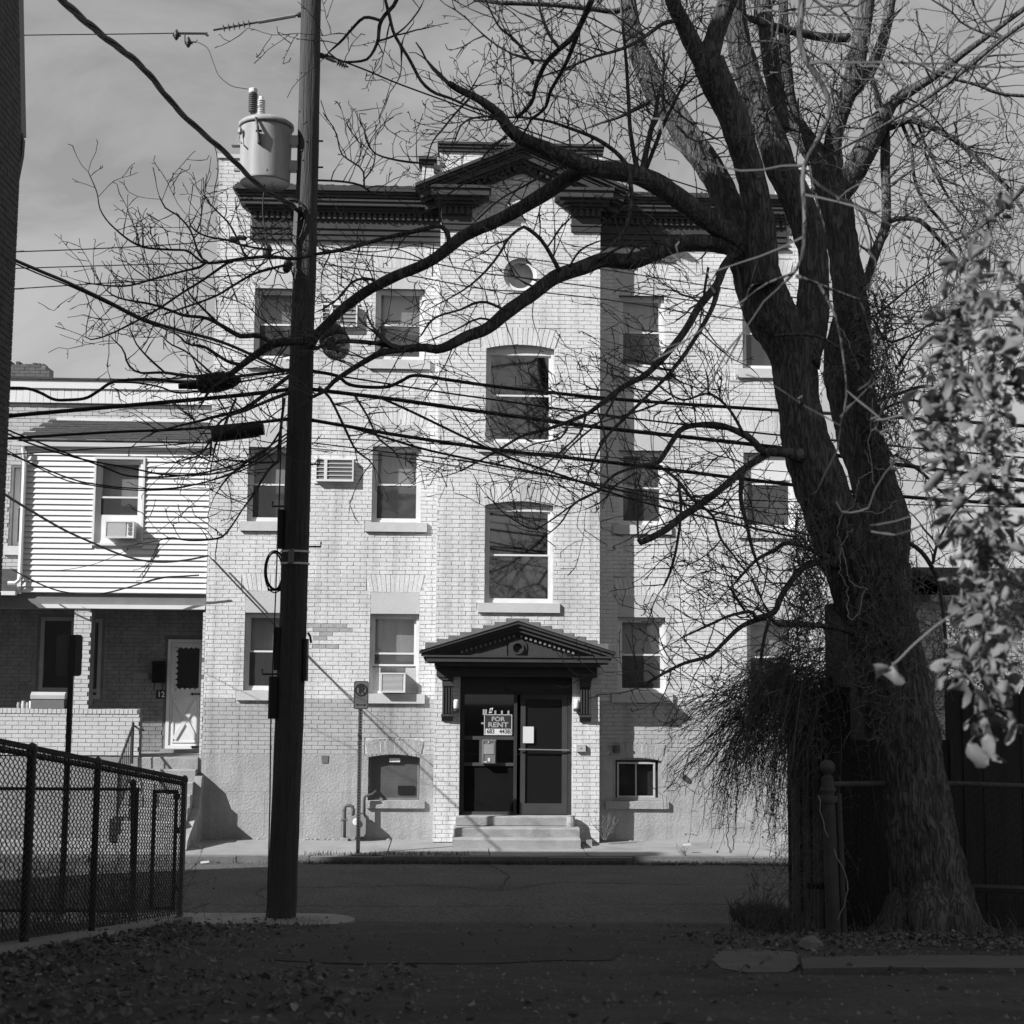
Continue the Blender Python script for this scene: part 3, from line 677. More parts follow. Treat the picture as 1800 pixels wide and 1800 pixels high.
for mir in (False, True):
    m = MB(); zz = lambda py: Z(py, 786, YB-0.0825); b0, b1 = X(777, 1220, YB-0.0825), X(796.5, 1220, YB-0.0825)
    m.box(b0, b1, YB-0.1100, YB, zz(1187), zz(1172)); m.box(b0-.035, b1+.02, YB-0.1375, YB, zz(1190.5), zz(1187.2)); m.box(b0-.015, b1+.01, YB-0.1238, YB, zz(1195), zz(1190.7)); m.box(b0, b1, YB-0.1045, YB, zz(1206), zz(1195.2))
    m.box(b0+.006, b1-.006, YB-0.0715, YB, zz(1255), zz(1206.2))
    for i in range(4): x = b0+.012+i*(b1-b0-.044)/3; m.box(x, x+.022, YB-0.0908, YB-0.0718, zz(1254), zz(1206.5))
    m.box(b0-.012, b1+.008, YB-0.1045, YB, zz(1259), zz(1255.2)); m.prism_x([(YB-0.0935, zz(1259.2)), (YB, zz(1259.2)), (YB, zz(1268)), (YB-0.0495, zz(1266))], b0-.004, b1)
    if mir: m = mirror(m, (door[0]+door[1])/2+.0)
    m.build('console_bracket', DARKT, apt)
# door unit
YD = YB+.12; zz = lambda py: Z(py, 905, YD); xx = lambda px: X(px, 1310, YD)
m = MB(); m.box(door[0], door[1], YD-.03, YD+.05, zz(1221), door[3]); m.box(door[0]+.001, xx(816), YD-.02, YD+.05, door[2], zz(1221)); m.box(xx(903), xx(908.5), YD-.045, YD+.05, door[2], zz(1221)-.001); m.box(xx(997.5), door[1]-.001, YD-.02, YD+.05, door[2], zz(1221))
m.box(xx(887), door[1]-.004, YD-.085, YD-.03, zz(1212), zz(1203)); m.box(xx(894), door[1]-.004, YD-.06, YD-.0302, zz(1217), zz(1212.2))
dfo = m.build('door_frame', DARK2, apt)
m = MB(); m.box(xx(816), xx(903), YD-.005, YD+.04, zz(1300.5), zz(1294.5)); m.box(xx(816), xx(903), YD-.005, YD+.04, zz(1346.5), zz(1341)); m.box(xx(842.5), xx(847.5), YD-.003, YD+.04, zz(1341), zz(1300.7)); m.box(xx(816), xx(903), YD-.005, YD+.04, door[2]+.001, zz(1427))
m.build('side_panel_rails', mat('rail_paint', .06, .5, .15), dfo)
MB().box(xx(816), xx(903), YD+.02, YD+.024, zz(1341), zz(1221)).build('side_pane', DGLASS, dfo); MB().box(xx(816), xx(903), YD+.018, YD+.026, zz(1427), zz(1346.7)).build('lower_panel', mat('black_panel', .007, .7, .2, spec=.1), dfo)
m = MB().frame(xx(914), xx(997), zz(1431), zz(1219.5), YD-.01, YD+.035, .085, .17); drs = m.build('entrance_door', mat('storm_door_paint', .05, .5, .15, 5, 60, .1), apt)
MB().box(xx(922), xx(989), YD+.012, YD+.018, zz(1420), zz(1226)).build('screen', glass('door_screen', .4, .015, .5, .3, .02), drs)
m = MB().box(xx(916), xx(995), YD+.09, YD+.12, zz(1431), zz(1221))
for t, b in ((1236,1320),(1338,1345),(1352,1372),(1378,1400)): m.box(xx(936), xx(984), YD+.08, YD+.09, zz(b), zz(t))
m.build('inner_door', mat('inner_door_paint', .03, .6, .2), drs)
MB().tube([(xx(912), YD-.05, zz(1317)), (xx(1000), YD-.05, zz(1318))], .011, 8).build('push_bar', METAL, drs)
MB().box(xx(919), xx(938), YD-.016, YD-.0125, zz(1306), zz(1277)).build('paper_notice', WPAINT)
tag(bpy.data.objects['paper_notice'], 'blank white paper notice taped to the stile of the dark entrance door', 'notice')
MB().box(xx(808.5)-.3, xx(1006)+.3, YD+.5, YD+.52, 0, door[3]+.2).build('dark_hall', UNLIT, apt)
# FOR RENT sign
ys = YD-.012; sx = lambda px: X(px, 1275, ys); sz = lambda py: Z(py, 875, ys)
fr = thing('for_rent_sign', (sx(875), ys, sz(1292)), 'dark FOR RENT sign with 683 4438 on a white strip, taped inside the sidelight glass', 'sign')
MB().box(sx(850.5), sx(900.5), ys, ys+.006, sz(1292.5), sz(1255.5)).build('board', mat('sign_dark', .035, .5, .05), fr)
MB().frame(sx(851), sx(900), sz(1292), sz(1256), ys-.002, ys-.0002, .009).build('border', WPRINT, fr)
MB().box(sx(853.5), sx(897.5), ys-.003, ys-.0022, sz(1291), sz(1281)).build('number_strip', WPRINT, fr)
GL = mat('grey_lettering', .34, .6, .05)
text_part('FOR', .098, sx(875.5), ys-.0025, sz(1264.3), GL, fr, bold=.003, sx=1.15); text_part('RENT', .108, sx(875.5), ys-.0025, sz(1274.5), GL, fr, bold=.003, sx=1.22)
text_part('683', .098, sx(862.5), ys-.0045, sz(1286), INK, fr, sx=.86, bold=.0015); text_part('4438', .098, sx(887), ys-.0045, sz(1286), INK, fr, sx=.86, bold=.0015)
tp = MB()
for px in (850, 854, 870.5, 882, 893.5): tp.box(sx(px-1.6), sx(px+1.6), ys-.004, ys-.001, sz(1257), sz(1249 if px > 860 else 1247))
tp.box(sx(846), sx(851), ys-.004, ys-.001, sz(1273), sz(1270)); tp.build('tape', GL, fr)
ca = MB().prism_y([(sx(859), sz(1254)), (sx(864.5), sz(1253)), (sx(866.5), sz(1244)), (sx(861), sz(1245))], ys-.008, ys-.006).build('letter_card', WPRINT)
tag(ca, 'small tilted white card with a letter A above the rent sign', 'card'); ca['label'] = 'small tilted white card reading A above the rent sign'
text_part('A', .06, sx(862.8), ys-.0095, sz(1249.3), INK, ca, rot=R(-10), bold=.002)
# intercom box
ib = thing('intercom_box', (sx(859.5), YD-.09, sz(1342)), 'grey metal intercom box mounted on the sidelight rails below the rent sign', 'intercom')
MB().box(sx(847.5), sx(872), YD-.10, YD-.006, sz(1342), sz(1300)).build('case', METAL, ib); MB().frame(sx(849), sx(870.5), sz(1341), sz(1301.5), YD-.108, YD-.1002, .014).build('rim', METAL, ib)
MB().box(sx(850.5), sx(868), YD-.107, YD-.1005, sz(1325), sz(1308)).build('directory_window', mat('directory', .27, .3, .1), ib)
MB().box(sx(851), sx(856), YD-.107, YD-.1005, sz(1340), sz(1338)).box(sx(858), sx(862), YD-.107, YD-.1005, sz(1338), sz(1332)).build('call_button', WPRINT, ib)
MB().lathe((sx(859), YD-.1005, sz(1304)), [(.012, 0), (.008, .012)], 8, (0, -1, 0)).build('lock', WPRINT, ib)
# porch lights, junction box by the door
for px, lab in ((802, 'small white jar lamp beside the left console bracket of the entrance'), (1013.5, 'small white jar lamp beside the right console bracket of the entrance')):
    p = at(px, 1240, YB-.07); t_ = thing('wall_lamp', (p.x, YB, p.z-.1), lab, 'lamp', 'lamps beside the entrance')
    MB().lathe((p.x, p.y, Z(1246,px,YB-.07)), [(.036, 0), (.045, .02), (.045, .12), (.036, .145), (.02, .15)], 14).build('jar', mat('opal_glass', .6, .3, .05), t_, True)
    MB().lathe((p.x, p.y, Z(1250,px,YB-.07)), [(.02, -.01), (.05, 0), (.05, .03), (.038, .036)], 14).build('base', DMETAL, t_); MB().tube([(p.x, p.y, Z(1249,px,YB-.07)), (p.x, YB, Z(1249,px,YB-.07))], .016, 6).build('arm', DMETAL, t_)
bx_ = thing('doorbell_box', (X(1021,1315,YB), YB, Z(1321,1021,YB)), 'small grey metal box with a lock on the brick right of the door', 'box')
MB().box(X(1012.5,1315,YB), X(1029,1315,YB), YB-.06, YB-.008, Z(1321,1021,YB), Z(1308.5,1021,YB)).build('case', mat('box_grey', .4, .5), bx_); MB().box(X(1029,1315,YB), X(1031.5,1315,YB), YB-.03, YB-.015, Z(1319,1021,YB), Z(1311,1021,YB)).build('latch', METAL, bx_); MB().lathe((X(1021,1315,YB), YB-.06, Z(1315,1021,YB)), [(.01,0),(.006,.008)], 8, (0,-1,0)).build('lock', DMETAL, bx_)
jb = MB().lathe((X(1083,1317,Y0), Y0-.055, Z(1323,1083,Y0)), [(.05,0),(.062,.015),(.062,.10),(.05,.12)], 8).build('junction_box', PIPEM); tag(jb, 'small round topped pipe box on the shaded wall above the right basement window', 'box')
# steps
def bevel_box(x0, x1, y0, y1, z0, z1, b=.02):
    m = MB(); m.prism_x([(y0+.004, z0), (y1, z0), (y1, z1), (y0+b, z1), (y0+b*.3, z1-b*.3), (y0, z1-b)][::-1], x0, x1); return m
bevel_box(X(801,1440,YB-.05), X(998,1440,YB-.05), YB-.10, YB+.2, Z(1451,905,YB-.1), Z(1435,905,YB-.1)).build('door_sill', STONE, apt)
zs1 = Z(1452, 905, YB-.1); bevel_box(X(797,1462,YB-.42), X(1019,1462,YB-.42), YB-.40, YB+.1, zs1*.5, zs1).build('step', STONE, apt)
bevel_box(X(795,1482,YB-.7), X(1021,1482,YB-.7), YB-.68, YB+.05, -.02, zs1*.5-.002).build('step', STONE, apt)
m = MB().lathe((X(1004,1445,YB-.15), YB-.12, zs1+.001), [(.07,0),(.075,.06),(.06,.15),(.065,.17)], 10); pt = m.build('stone_pot', STONE); tag(pt, 'small pale concrete stump at the right end of the door sill', 'stump')
bk_ = MB().box(X(1030,1478,YB-.3), X(1040,1478,YB-.3), YB-.36, YB-.22, -.02, .08).build('loose_block', STONE); tag(bk_, 'small loose concrete block on the pavement right of the entrance steps', 'block')

# ------------------------------------------------------------------ air conditioners
def ac_unit(l, r, t, b, Y, proj, label, style, grp):
    x0, x1 = X(l, (t+b)/2, Y-proj), X(r, (t+b)/2, Y-proj); z0, z1 = Z(b, (l+r)/2, Y-proj), Z(t, (l+r)/2, Y-proj); f = Y-proj
    o = thing('air_conditioner', ((x0+x1)/2, Y, z0), label, 'air conditioner', grp)
    if style == 'wall':
        MB().box(x0+.01, x1-.01, f+.02, Y+.05, z0+.01, z1-.01).build('case', ACG, o)
        m = MB().frame(x0, x1, z0, z1, f, f+.05, .022, .035); xm = x0+(x1-x0)*.27; m.box(xm-.025, xm+.025, f+.001, f+.04, z0+.035, z1-.022)
        for i in range(1, 5): zz_ = z0+.03+(z1-z0-.05)*i/5; m.box(x0+.02, x1-.02, f+.003, f+.018, zz_-.005, zz_+.005)
        m.build('grille_frame', ACM, o)
        m = MB().box(x0-.03, x1+.02, Y-.03, Y+.0, z0-.03, z0).box(x0-.03, x1+.03, Y-.03, Y+.0, z1, z1+.02); m.build('wall_sleeve', ACM, o)
    else:
        MB().box(x0, x1, f+.012, Y+.14, z0, z1).build('case', ACM, o)
        g = MB()
        for i in range(14): zz_ = z0+.03+(z1-z0-.06)*i/13; g.box(x0+.03, x0+(x1-x0)*(.72 if style == 'vent' else .9), f+.004, f+.011, zz_-.005, zz_+.005)
        g.build('grille', ACM, o); MB().box(x0+.025, x0+(x1-x0)*(.74 if style == 'vent' else .92), f+.0105, f+.0118, z0+.025, z1-.025).build('grille_back', ACG, o)
        MB().frame(x0-.004, x1+.004, z0-.004, z1+.004, f-.004, f+.02, .022).build('front_rim', ACM, o)
        if style == 'vent':
            v = MB()
            for i in range(3): v.box(x1-.09, x1-.035, f-.001, f+.0115, z0+.05+i*.07, z0+.10+i*.07)
            v.build('side_vent', ACG, o)
    return o
ac_unit(565, 628, 534, 574, Y0, .10, 'wall air conditioner at the third floor, half hidden by a thick branch', 'wall', 'air conditioners')
ac_unit(554, 621.5, 806, 846, Y0, .10, 'wall air conditioner beside the pole between second floor windows', 'wall', 'air conditioners')
ac_unit(669, 712, 1183, 1217, Y0, .16, 'window air conditioner in the first floor window behind the no parking sign', 'window', 'air conditioners')
w6 = wins[5]; pn = MB()
for a, b in ((w6[0]+.05, X(668.5,1200,Y0)), (X(712.5,1200,Y0), w6[1]-.05)):
    x = a
    while x < b-.012: pn.box(x, x+.011, Y0+.086, Y0+.10, w6[2]+.05, w6[2]+.42); x += .016
    pn.box(a, b, Y0+.0995, Y0+.104, w6[2]+.05, w6[2]+.42)
    pn.build('accordion_panel', ACM, apt); pn = MB()
# gas meter
gp = lambda px, py, d=.14: at(px, py, Y0-d)
gm = thing('gas_meter', (gp(630,1470).x, Y0-.14, 0), 'grey gas meter with bent pipes at the foot of the white wall', 'gas meter')
MB().tube([gp(605.5,1472), gp(605.5,1424), gp(606.5,1418), gp(610,1416), gp(616,1416), gp(619.5,1418), gp(621,1424), gp(621,1434)], .026, 10).build('inlet_pipe', PIPEM, gm, True)
m = MB()
for px, py in ((605.5,1440),(605.5,1424),(621,1424)): p = gp(px, py); m.lathe(p-Vector((0,0,.02)), [(.02,0),(.033,.006),(.033,.035),(.02,.04)], 10)
p = gp(605.5, 1441); m.tube([p+Vector((-.05,-.02,0)), p+Vector((.05,-.02,0))], .014, 8); m.build('fitting', PIPEM, gm)
p = gp(630, 1470); m = MB(); m.prism_y([(p.x-.12,.07),(p.x+.09,.07),(p.x+.12,.12),(p.x+.12,.34),(p.x+.08,.40),(p.x-.07,.40),(p.x-.12,.34)], Y0-.26, Y0-.08); m.build('meter_body', mat('meter_grey', .22, .6, .15), gm)
MB().lathe((p.x-.03, Y0-.26, .30), [(.055,0),(.055,.03),(.045,.035)], 14, (0,-1,0)).build('dial', WPRINT, gm)
MB().tube([gp(640,1440), gp(640,1404), gp(641.5,1399), gp(646,1398), gp(652,1398), at(658,1394,Y0-.05), at(662,1390,Y0+.08)], .025, 10).build('outlet_pipe', PIPEM, gm, True)
MB().box(gp(599,1474).x, gp(612,1474).x, Y0-.22, Y0-.06, -.02, .035).build('footing', STUCCO, gm)
pt_ = MB().prism_y([(X(565,1328,Y0), Z(1328,571,Y0)),(X(577.5,1328,Y0), Z(1328,571,Y0)),(X(576.5,1341,Y0), Z(1341,571,Y0)),(X(566,1340,Y0), Z(1341,571,Y0))][::-1], Y0-.022, Y0-.0125).build('cover_plate', mat('grey_plate', .12, .7, .2)); tag(pt_, 'small dark square plate on the stucco between pole and sign post', 'plate')
nb = MB().lathe(at(1197,1361,Y0-.04), [(.02,0),(.05,.02),(.045,.06),(.02,.08)], 7, (.6,-.4,-.6)).build('pipe_stub', PIPEM); tag(nb, 'short broken pipe stub sticking out of the sunlit basement wall', 'pipe')

# ------------------------------------------------------------------ the row house on the left
YS, YP = 24.03, 25.38
row = thing('row_house', (-6.5, YP, 0), 'low brick row house with a white siding room above its open porch', 'house')
sxl, sxr = X(37, 900, YS), XL-.012; st, sb = Z(783, 200, YS), Z(1043, 200, YS)
rX0 = -15.0; rtop = Z(664, 200, YP-.05)
wsm = (X(22,890,YP), X(48,890,YP), Z(960,35,YP), Z(822,35,YP))
m = MB(); pw = (X(70,1150,YP), X(130,1150,YP), Z(1215,100,YP), Z(1085,100,YP)); pw2 = (X(155,1150,YP), X(178,1150,YP), Z(1228,168,YP), Z(1088,168,YP)); pdr = (X(293,1220,YP), X(358,1220,YP), Z(1316,325,YP), Z(1124,325,YP))
wall_panel(m, rX0, XL-.002, 0, rtop-.02, YP, [wsm, pw, pw2, pdr], .12)
m.box(rX0, XL-.003, YP+.3, YP+9, 0, rtop-.05); rwo_ = m.build('wall', REDJ, row)
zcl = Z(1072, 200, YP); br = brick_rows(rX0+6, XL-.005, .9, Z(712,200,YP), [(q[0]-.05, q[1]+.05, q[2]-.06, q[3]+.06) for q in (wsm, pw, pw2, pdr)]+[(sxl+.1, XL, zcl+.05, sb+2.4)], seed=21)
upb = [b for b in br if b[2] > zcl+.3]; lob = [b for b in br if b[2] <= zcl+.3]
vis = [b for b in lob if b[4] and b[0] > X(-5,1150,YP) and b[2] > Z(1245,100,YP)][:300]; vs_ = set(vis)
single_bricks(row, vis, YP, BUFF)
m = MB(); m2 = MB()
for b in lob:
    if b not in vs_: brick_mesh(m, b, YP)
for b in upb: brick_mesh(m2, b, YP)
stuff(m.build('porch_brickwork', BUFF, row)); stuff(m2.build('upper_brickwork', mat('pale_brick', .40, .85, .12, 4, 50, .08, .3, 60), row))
# roof edge: fascia, vertical panels, dark capping, chimney
MB().box(rX0, XL-.01, YP-.10, YP+.1, Z(680,200,YP-.3), Z(665,200,YP-.3)).build('fascia', WPAINT, row)
MB().box(rX0, XL-.01, YP-.13, YP+.2, Z(665,200,YP-.3)+.001, Z(662,200,YP-.3)).build('roof_edge', DARKT, row)
x = rX0+6.0; 
while x < XL-.12: MB().box(x, x+.112, YP-.07+random.uniform(-.003,.003), YP-.02, Z(705,200,YP-.3), Z(680.2,200,YP-.3)).build('panel', WPAINT, row); x += .118
MB().box(rX0, XL-.012, YP-.05, YP-.002, Z(710,200,YP), Z(705.5,200,YP)).build('shadow_strip', DARKT, row)  # dark strip painted in for the thin shadow under the panels
ch = thing('chimney', (X(45,650,30), 30, 4), 'broken topped brick chimney standing behind the row house roof', 'chimney')
MB().box(X(-15,650,30), X(80,650,30), 30.02, 30.6, 4, Z(642,45,30)).build('core', REDJ, ch); m = MB(); cx1 = X(87,650,30)
for b in brick_rows(X(-15,650,30), cx1, Z(662,45,30)-.2, Z(641,45,30), [], lambda z: (-99, cx1-max(0, z-Z(652,45,30))*1.6), seed=31): brick_mesh(m, b, 30.02, .012)
stuff(m.build('brick_courses', mat('sooty_brick', .10, .9, .3), ch))
for i in range(9): MB().box(X(45,650,30)+i*.085-.38, X(45,650,30)+i*.085-.31, 30.03, 30.3, Z(642,45,30), Z(642,45,30)+random.uniform(.02,.09)).build('broken_brick', REDBRK, ch)
# siding room
sw = (X(168,880,YS), X(250,880,YS), Z(956,209,YS), Z(807,209,YS))
MB().box(sxl+.02, sxr, YS+.02, YP+.05, sb, sw[2]).box(sxl+.02, sxr, YS+.02, YP+.05, sw[3], st+.1).box(sxl+.02, sw[0], YS+.02, YP+.05, sw[2]+.0005, sw[3]-.0005).box(sw[1], sxr, YS+.02, YP+.05, sw[2]+.0005, sw[3]-.0005).build('siding_core', WPAINT, row)
hh = (st-sb)/27
for i in range(27):
    z0 = sb+i*hh; spans = [(sxl+.06, sxr)]
    if z0+hh > sw[2]-.02 and z0 < sw[3]+.02: spans = [(sxl+.06, sw[0]-.03), (sw[1]+.03, sxr)]
    for a, b in spans: MB().prism_x([(YS-.004, z0+.004), (YS+.03, z0+.004), (YS+.03, z0+hh-.004), (YS+.008, z0+hh-.004), (YS-.016, z0+.012)], a, b).build('siding_board', SIDING, row)
MB().box(sxl-.01, sxl+.055, YS-.025, YS+.06, sb-.02, st).build('corner_board', WPAINT, row)
so = window(row, sw[0], sw[1], sw[2], sw[3], YS-.05, 'ac', low=.55, sill=False); MB().frame(sw[0]-.035, sw[1]+.035, sw[2]-.03, sw[3]+.03, YS-.03, YS+.04, .034).build('window_trim', WPAINT, row)
MB().box(sw[0]+.05, sw[1]-.05, YS+.03, YS+.035, sw[2]+.04, sw[2]+.45).build('window_filler', WPAINT, row)
ac_unit(185, 235, 916, 945, YS, .22, 'window air conditioner in the white siding wall of the row house', 'vent', 'air conditioners')
# hipped shingle roof over it with gutter
zE, zR = Z(776, 200, YS-.1), Z(741, 200, YP-.02); yE = YS-.03
MB().add([(sxl-.1,yE,zE),(XL-.015,yE,zE),(XL-.015,YP-.01,zR),(X(103,741,YP),YP-.01,zR),(sxl-.1,yE,zE-.03),(XL-.015,yE,zE-.03)], [(0,1,2,3),(0,4,5,1)]).build('porch_roof', ROOFM, row)
sh = bpy.data.meshes.new('shingle'); q = MB().box(-.15, .15, 0, .235, 0, .012); sh.from_pydata(q.v, [], q.f); sh.materials.append(ROOFM)
ang = math.atan2(zR-zE, YP-yE); nrow = 9; Ls = math.hypot(zR-zE, YP-yE)
for i in range(nrow):
    f = i/nrow; yy = yE+(YP-yE)*f; z_ = zE+(zR-zE)*f; x0 = sxl-.1+(X(103,741,YP)-sxl+.1)*(f+.5/nrow); x = x0+.15+(i % 2)*.15-.12
    while x < XL-.16:
        o = bpy.data.objects.new('shingle', sh); C.objects.link(o); o.parent = row; o.location = Vector((x, yy-.02, z_+.006+random.uniform(0, .006)))-ORI[row]; o.rotation_euler = (ang-.03, 0, 0); x += .303
m = MB().prism_x([(yE-.07,zE-.02),(yE-.06,zE-.085),(yE-.01,zE-.095),(yE-.0,zE-.03)][::-1], sxl-.16, XL-.02); m.box(sxl-.05, XL-.02, yE+.005, yE+.14, zE-.13, zE-.098); m.build('gutter', WPAINT, row)
MB().box(X(103,741,YP)-.02, XL-.02, YP-.06, YP-.002, zR-.01, zR+.05).build('roof_flashing', WPAINT, row)
dq = lambda px, py, Y=YS-.1: at(px, py, Y)
MB().tube([dq(40,786), dq(42,800), dq(44,812,YS-.06), dq(36,1010,YS-.06), dq(33,1020), dq(27,1025), dq(14,1025)], .032, 8).build('downspout', WPAINT, row)
so = window(row, wsm[0], wsm[1]+.35, wsm[2], wsm[3], YP, 'w', sill=True)
# lower left roof of the next porch
MB().add([(rX0,YS-.15,Z(1041,20,YS)),(X(32,1041,YS),YS-.15,Z(1041,20,YS)),(X(32,1003,YP),YP-.01,Z(1000,20,YP)),(rX0,YP-.01,Z(1000,20,YP))], [(0,1,2,3)]).build('porch_roof', ROOFM, row)
MB().box(rX0, X(33,1043,YS), YS-.2, YS-.1, Z(1047,20,YS), Z(1040,20,YS)).build('gutter', WPAINT, row)
# porch: beam, trim, column, wall, floor, ceiling
zb0 = Z(1070,200,YS)
MB().box(rX0, XL-.02, YS+.04, YS+.3, zb0, sb-.002).build('porch_beam', mat('grey_beam', .16, .7, .12), row)
MB().prism_y([(X(73,1063,YS),Z(1063,200,YS)),(X(82,1069,YS),zb0),(XL-.02,zb0),(XL-.02,Z(1063,200,YS))], YS-.03, YS+.038).build('beam_trim', WPAINT, row)
MB().box(rX0, XL-.02, YS+.3, YP, zb0+.02, zb0+.06).build('porch_ceiling', mat('ceiling_grey', .2, .8), row)
zf = Z(1322,300,YP); zwt = Z(1246,100,YS)
MB().box(rX0, XL-.01, YS+.0, YP-.001, 0, zf).build('porch_floor', CONC, row)
def brick_face(x0, x1, z0, z1, Y, seed, name, m_, mj, dep):
    o = MB().box(x0+.004, x1-.004, Y, Y+dep, z0, z1).build(name, mj, row); m = MB()
    for b in brick_rows(x0, x1, z0+.004, z1, [], seed=seed): brick_mesh(m, b, Y)
    return stuff(m.build(name+'_bricks', m_, o))
PBR = mat('porch_pale_brick', .48, .85, .10, 4, 50, .08, .3, 60)
xwr = X(245,1290,YS)
brick_face(rX0+6, xwr, zf+.02, zwt-.075, YS, 41, 'porch_wall', PBR, REDJ, .22)
x = rX0+6.2
while x < xwr-.05: MB().box(x, x+.062, YS-.02, YS+.24, zwt-.073, zwt+random.uniform(-.003,.003)).build('coping_brick', PBR, row); x += .0715
brick_face(X(128,1150,YS), X(158.5,1150,YS), zwt+.003, zb0, YS+.01, 43, 'porch_column', PBR, REDJ, .28)
brick_face(X(355,1150,YS), XL-.012, .3, zb0, YS+.015, 44, 'porch_pilaster', PBR, REDJ, .3)
for q in (pw, pw2):
    MB().frame(q[0], q[1], q[2], q[3], YP+.0, YP+.08, .06).build('porch_window', mat('greyed_frame', .3, .7), row); MB().box(q[0]+.05, q[1]-.05, YP+.05, YP+.055, q[2]+.05, q[3]-.05).build('pane', DGLASS, row); MB().box(q[0]-.05, q[1]+.05, YP+.25, YP+.26, q[2]-.1, q[3]+.05).build('dark_backing', UNLIT, row)
# storm door with cross buck
dd = pdr; m = MB().frame(dd[0], dd[1], dd[2], dd[3], YP-.02, YP+.06, .055); dro = m.build('front_door', WPAINT, row)
zm = Z(1220,325,YP); a, b = dd[0]+.06, dd[1]-.02
MB().box(a, b, YP+.0, YP+.03, dd[2]+.01, zm).build('lower_panel', WPAINT, dro)
bk = MB(); c, d = dd[2]+.16, zm-.1; w_ = .035
for (p, q) in (((a+.09, c), (b-.09, d)), ((a+.09, d), (b-.09, c))):
    P_, Q_ = Vector((p[0], p[1])), Vector((q[0], q[1])); t_ = (Q_-P_).normalized(); nrm = Vector((-t_.y, t_.x))*w_
    y_ = -.022 if p[1] == c else -.018
    bk.prism_y([tuple(P_-nrm), tuple(Q_-nrm), tuple(Q_+nrm), tuple(P_+nrm)], YP+y_, YP-.0005)
bk.frame(a+.05, b-.05, c-.06, d+.06, YP-.014, YP-.0005, .025); bk.build('cross_buck', WPAINT, dro)
scal = MB(); zt = dd[3]-.06; ga, gb, gc, gd = a+.07, b-.04, zm+.06, zt-.05
MB().frame(a, b, zm+.001, zt, YP+.0, YP+.03, .07).build('upper_rail', WPAINT, dro); MB().box(a+.05, b-.05, YP+.012, YP+.016, zm+.05, zt-.05).build('pane', DGLASS, dro)
for i in range(8):
    z = gc+(gd-gc)*(i+.5)/8; scal.lathe((ga, YP-.003, z), [(.045, 0), (.045, .004)], 10, (0, 1, 0))
for i in range(5):
    x = ga+(gb-ga)*(i+.5)/5; scal.lathe((x, YP-.003, gd), [(.045, 0), (.045, .004)], 10, (0, 1, 0)); scal.lathe((x, YP-.003, gc), [(.045, 0), (.045, .004)], 10, (0, 1, 0))
scal.build('scalloped_trim', WPAINT, dro)
hg = MB()
for py in (1220, 1313): p = at(340, py, YP-.03); hg.box(p.x-.02, p.x+.14, YP-.03, YP-.021, p.z-.012, p.z+.012); hg.lathe((p.x-.02, YP-.026, p.z), [(.022,0),(.022,.006)], 8, (0,-1,0))
hg.build('strap_hinge', BLACK, dro); MB().box(a-.1, b+.02, YP-.2, YP-.001, zf+.001, dd[2]-.003).build('door_step', CONC, row); MB().box(dd[0], dd[1], YP+.2, YP+.22, dd[2], dd[3]).build('dark_hall', UNLIT, dro)
mbx = thing('mailbox', (X(279,1200,YP), YP, Z(1212,279,YP)), 'black mailbox on the shaded porch wall beside the white door', 'mailbox')
mx_ = lambda px: X(px,1185,YP-.05); mz = lambda py: Z(py,279,YP-.05)
MB().box(mx_(269), mx_(291), YP-.13, YP-.01, mz(1200), mz(1166)).build('case', BLACK, mbx); MB().prism_x([(YP-.15,mz(1168)),(YP-.01,mz(1168)),(YP-.01,mz(1162)),(YP-.10,mz(1163))], mx_(268), mx_(292)).build('lid', DMETAL, mbx)
MB().tube([(mx_(273),YP-.1,mz(1200)),(mx_(272),YP-.1,mz(1212)),(mx_(275),YP-.13,mz(1213))], .008, 5).tube([(mx_(286),YP-.1,mz(1200)),(mx_(287),YP-.1,mz(1211)),(mx_(284),YP-.13,mz(1213))], .008, 5).build('paper_hooks', BLACK, mbx)
hn = thing('house_number', (X(283,1221,YP), YP-.02, Z(1226,283,YP)), 'house number 12 in pale figures on a dark plate by the white door', 'house number')
MB().box(X(275,1221,YP), X(291,1221,YP), YP-.02, YP-.01, Z(1228,283,YP), Z(1213,283,YP)).build('plate', DMETAL, hn); text_part('12', .13, X(283.5,1221,YP), YP-.023, Z(1221,283,YP), WPRINT, hn, bold=.002)
lt = MB().box(X(233,1188,YP), X(262,1188,YP), YP-.05, YP-.01, Z(1193,247,YP), Z(1183,247,YP)).build('name_plate', mat('plate_grey', .22, .5)); tag(lt, 'pale horizontal plate on the shaded porch brick left of the mailbox', 'plate')
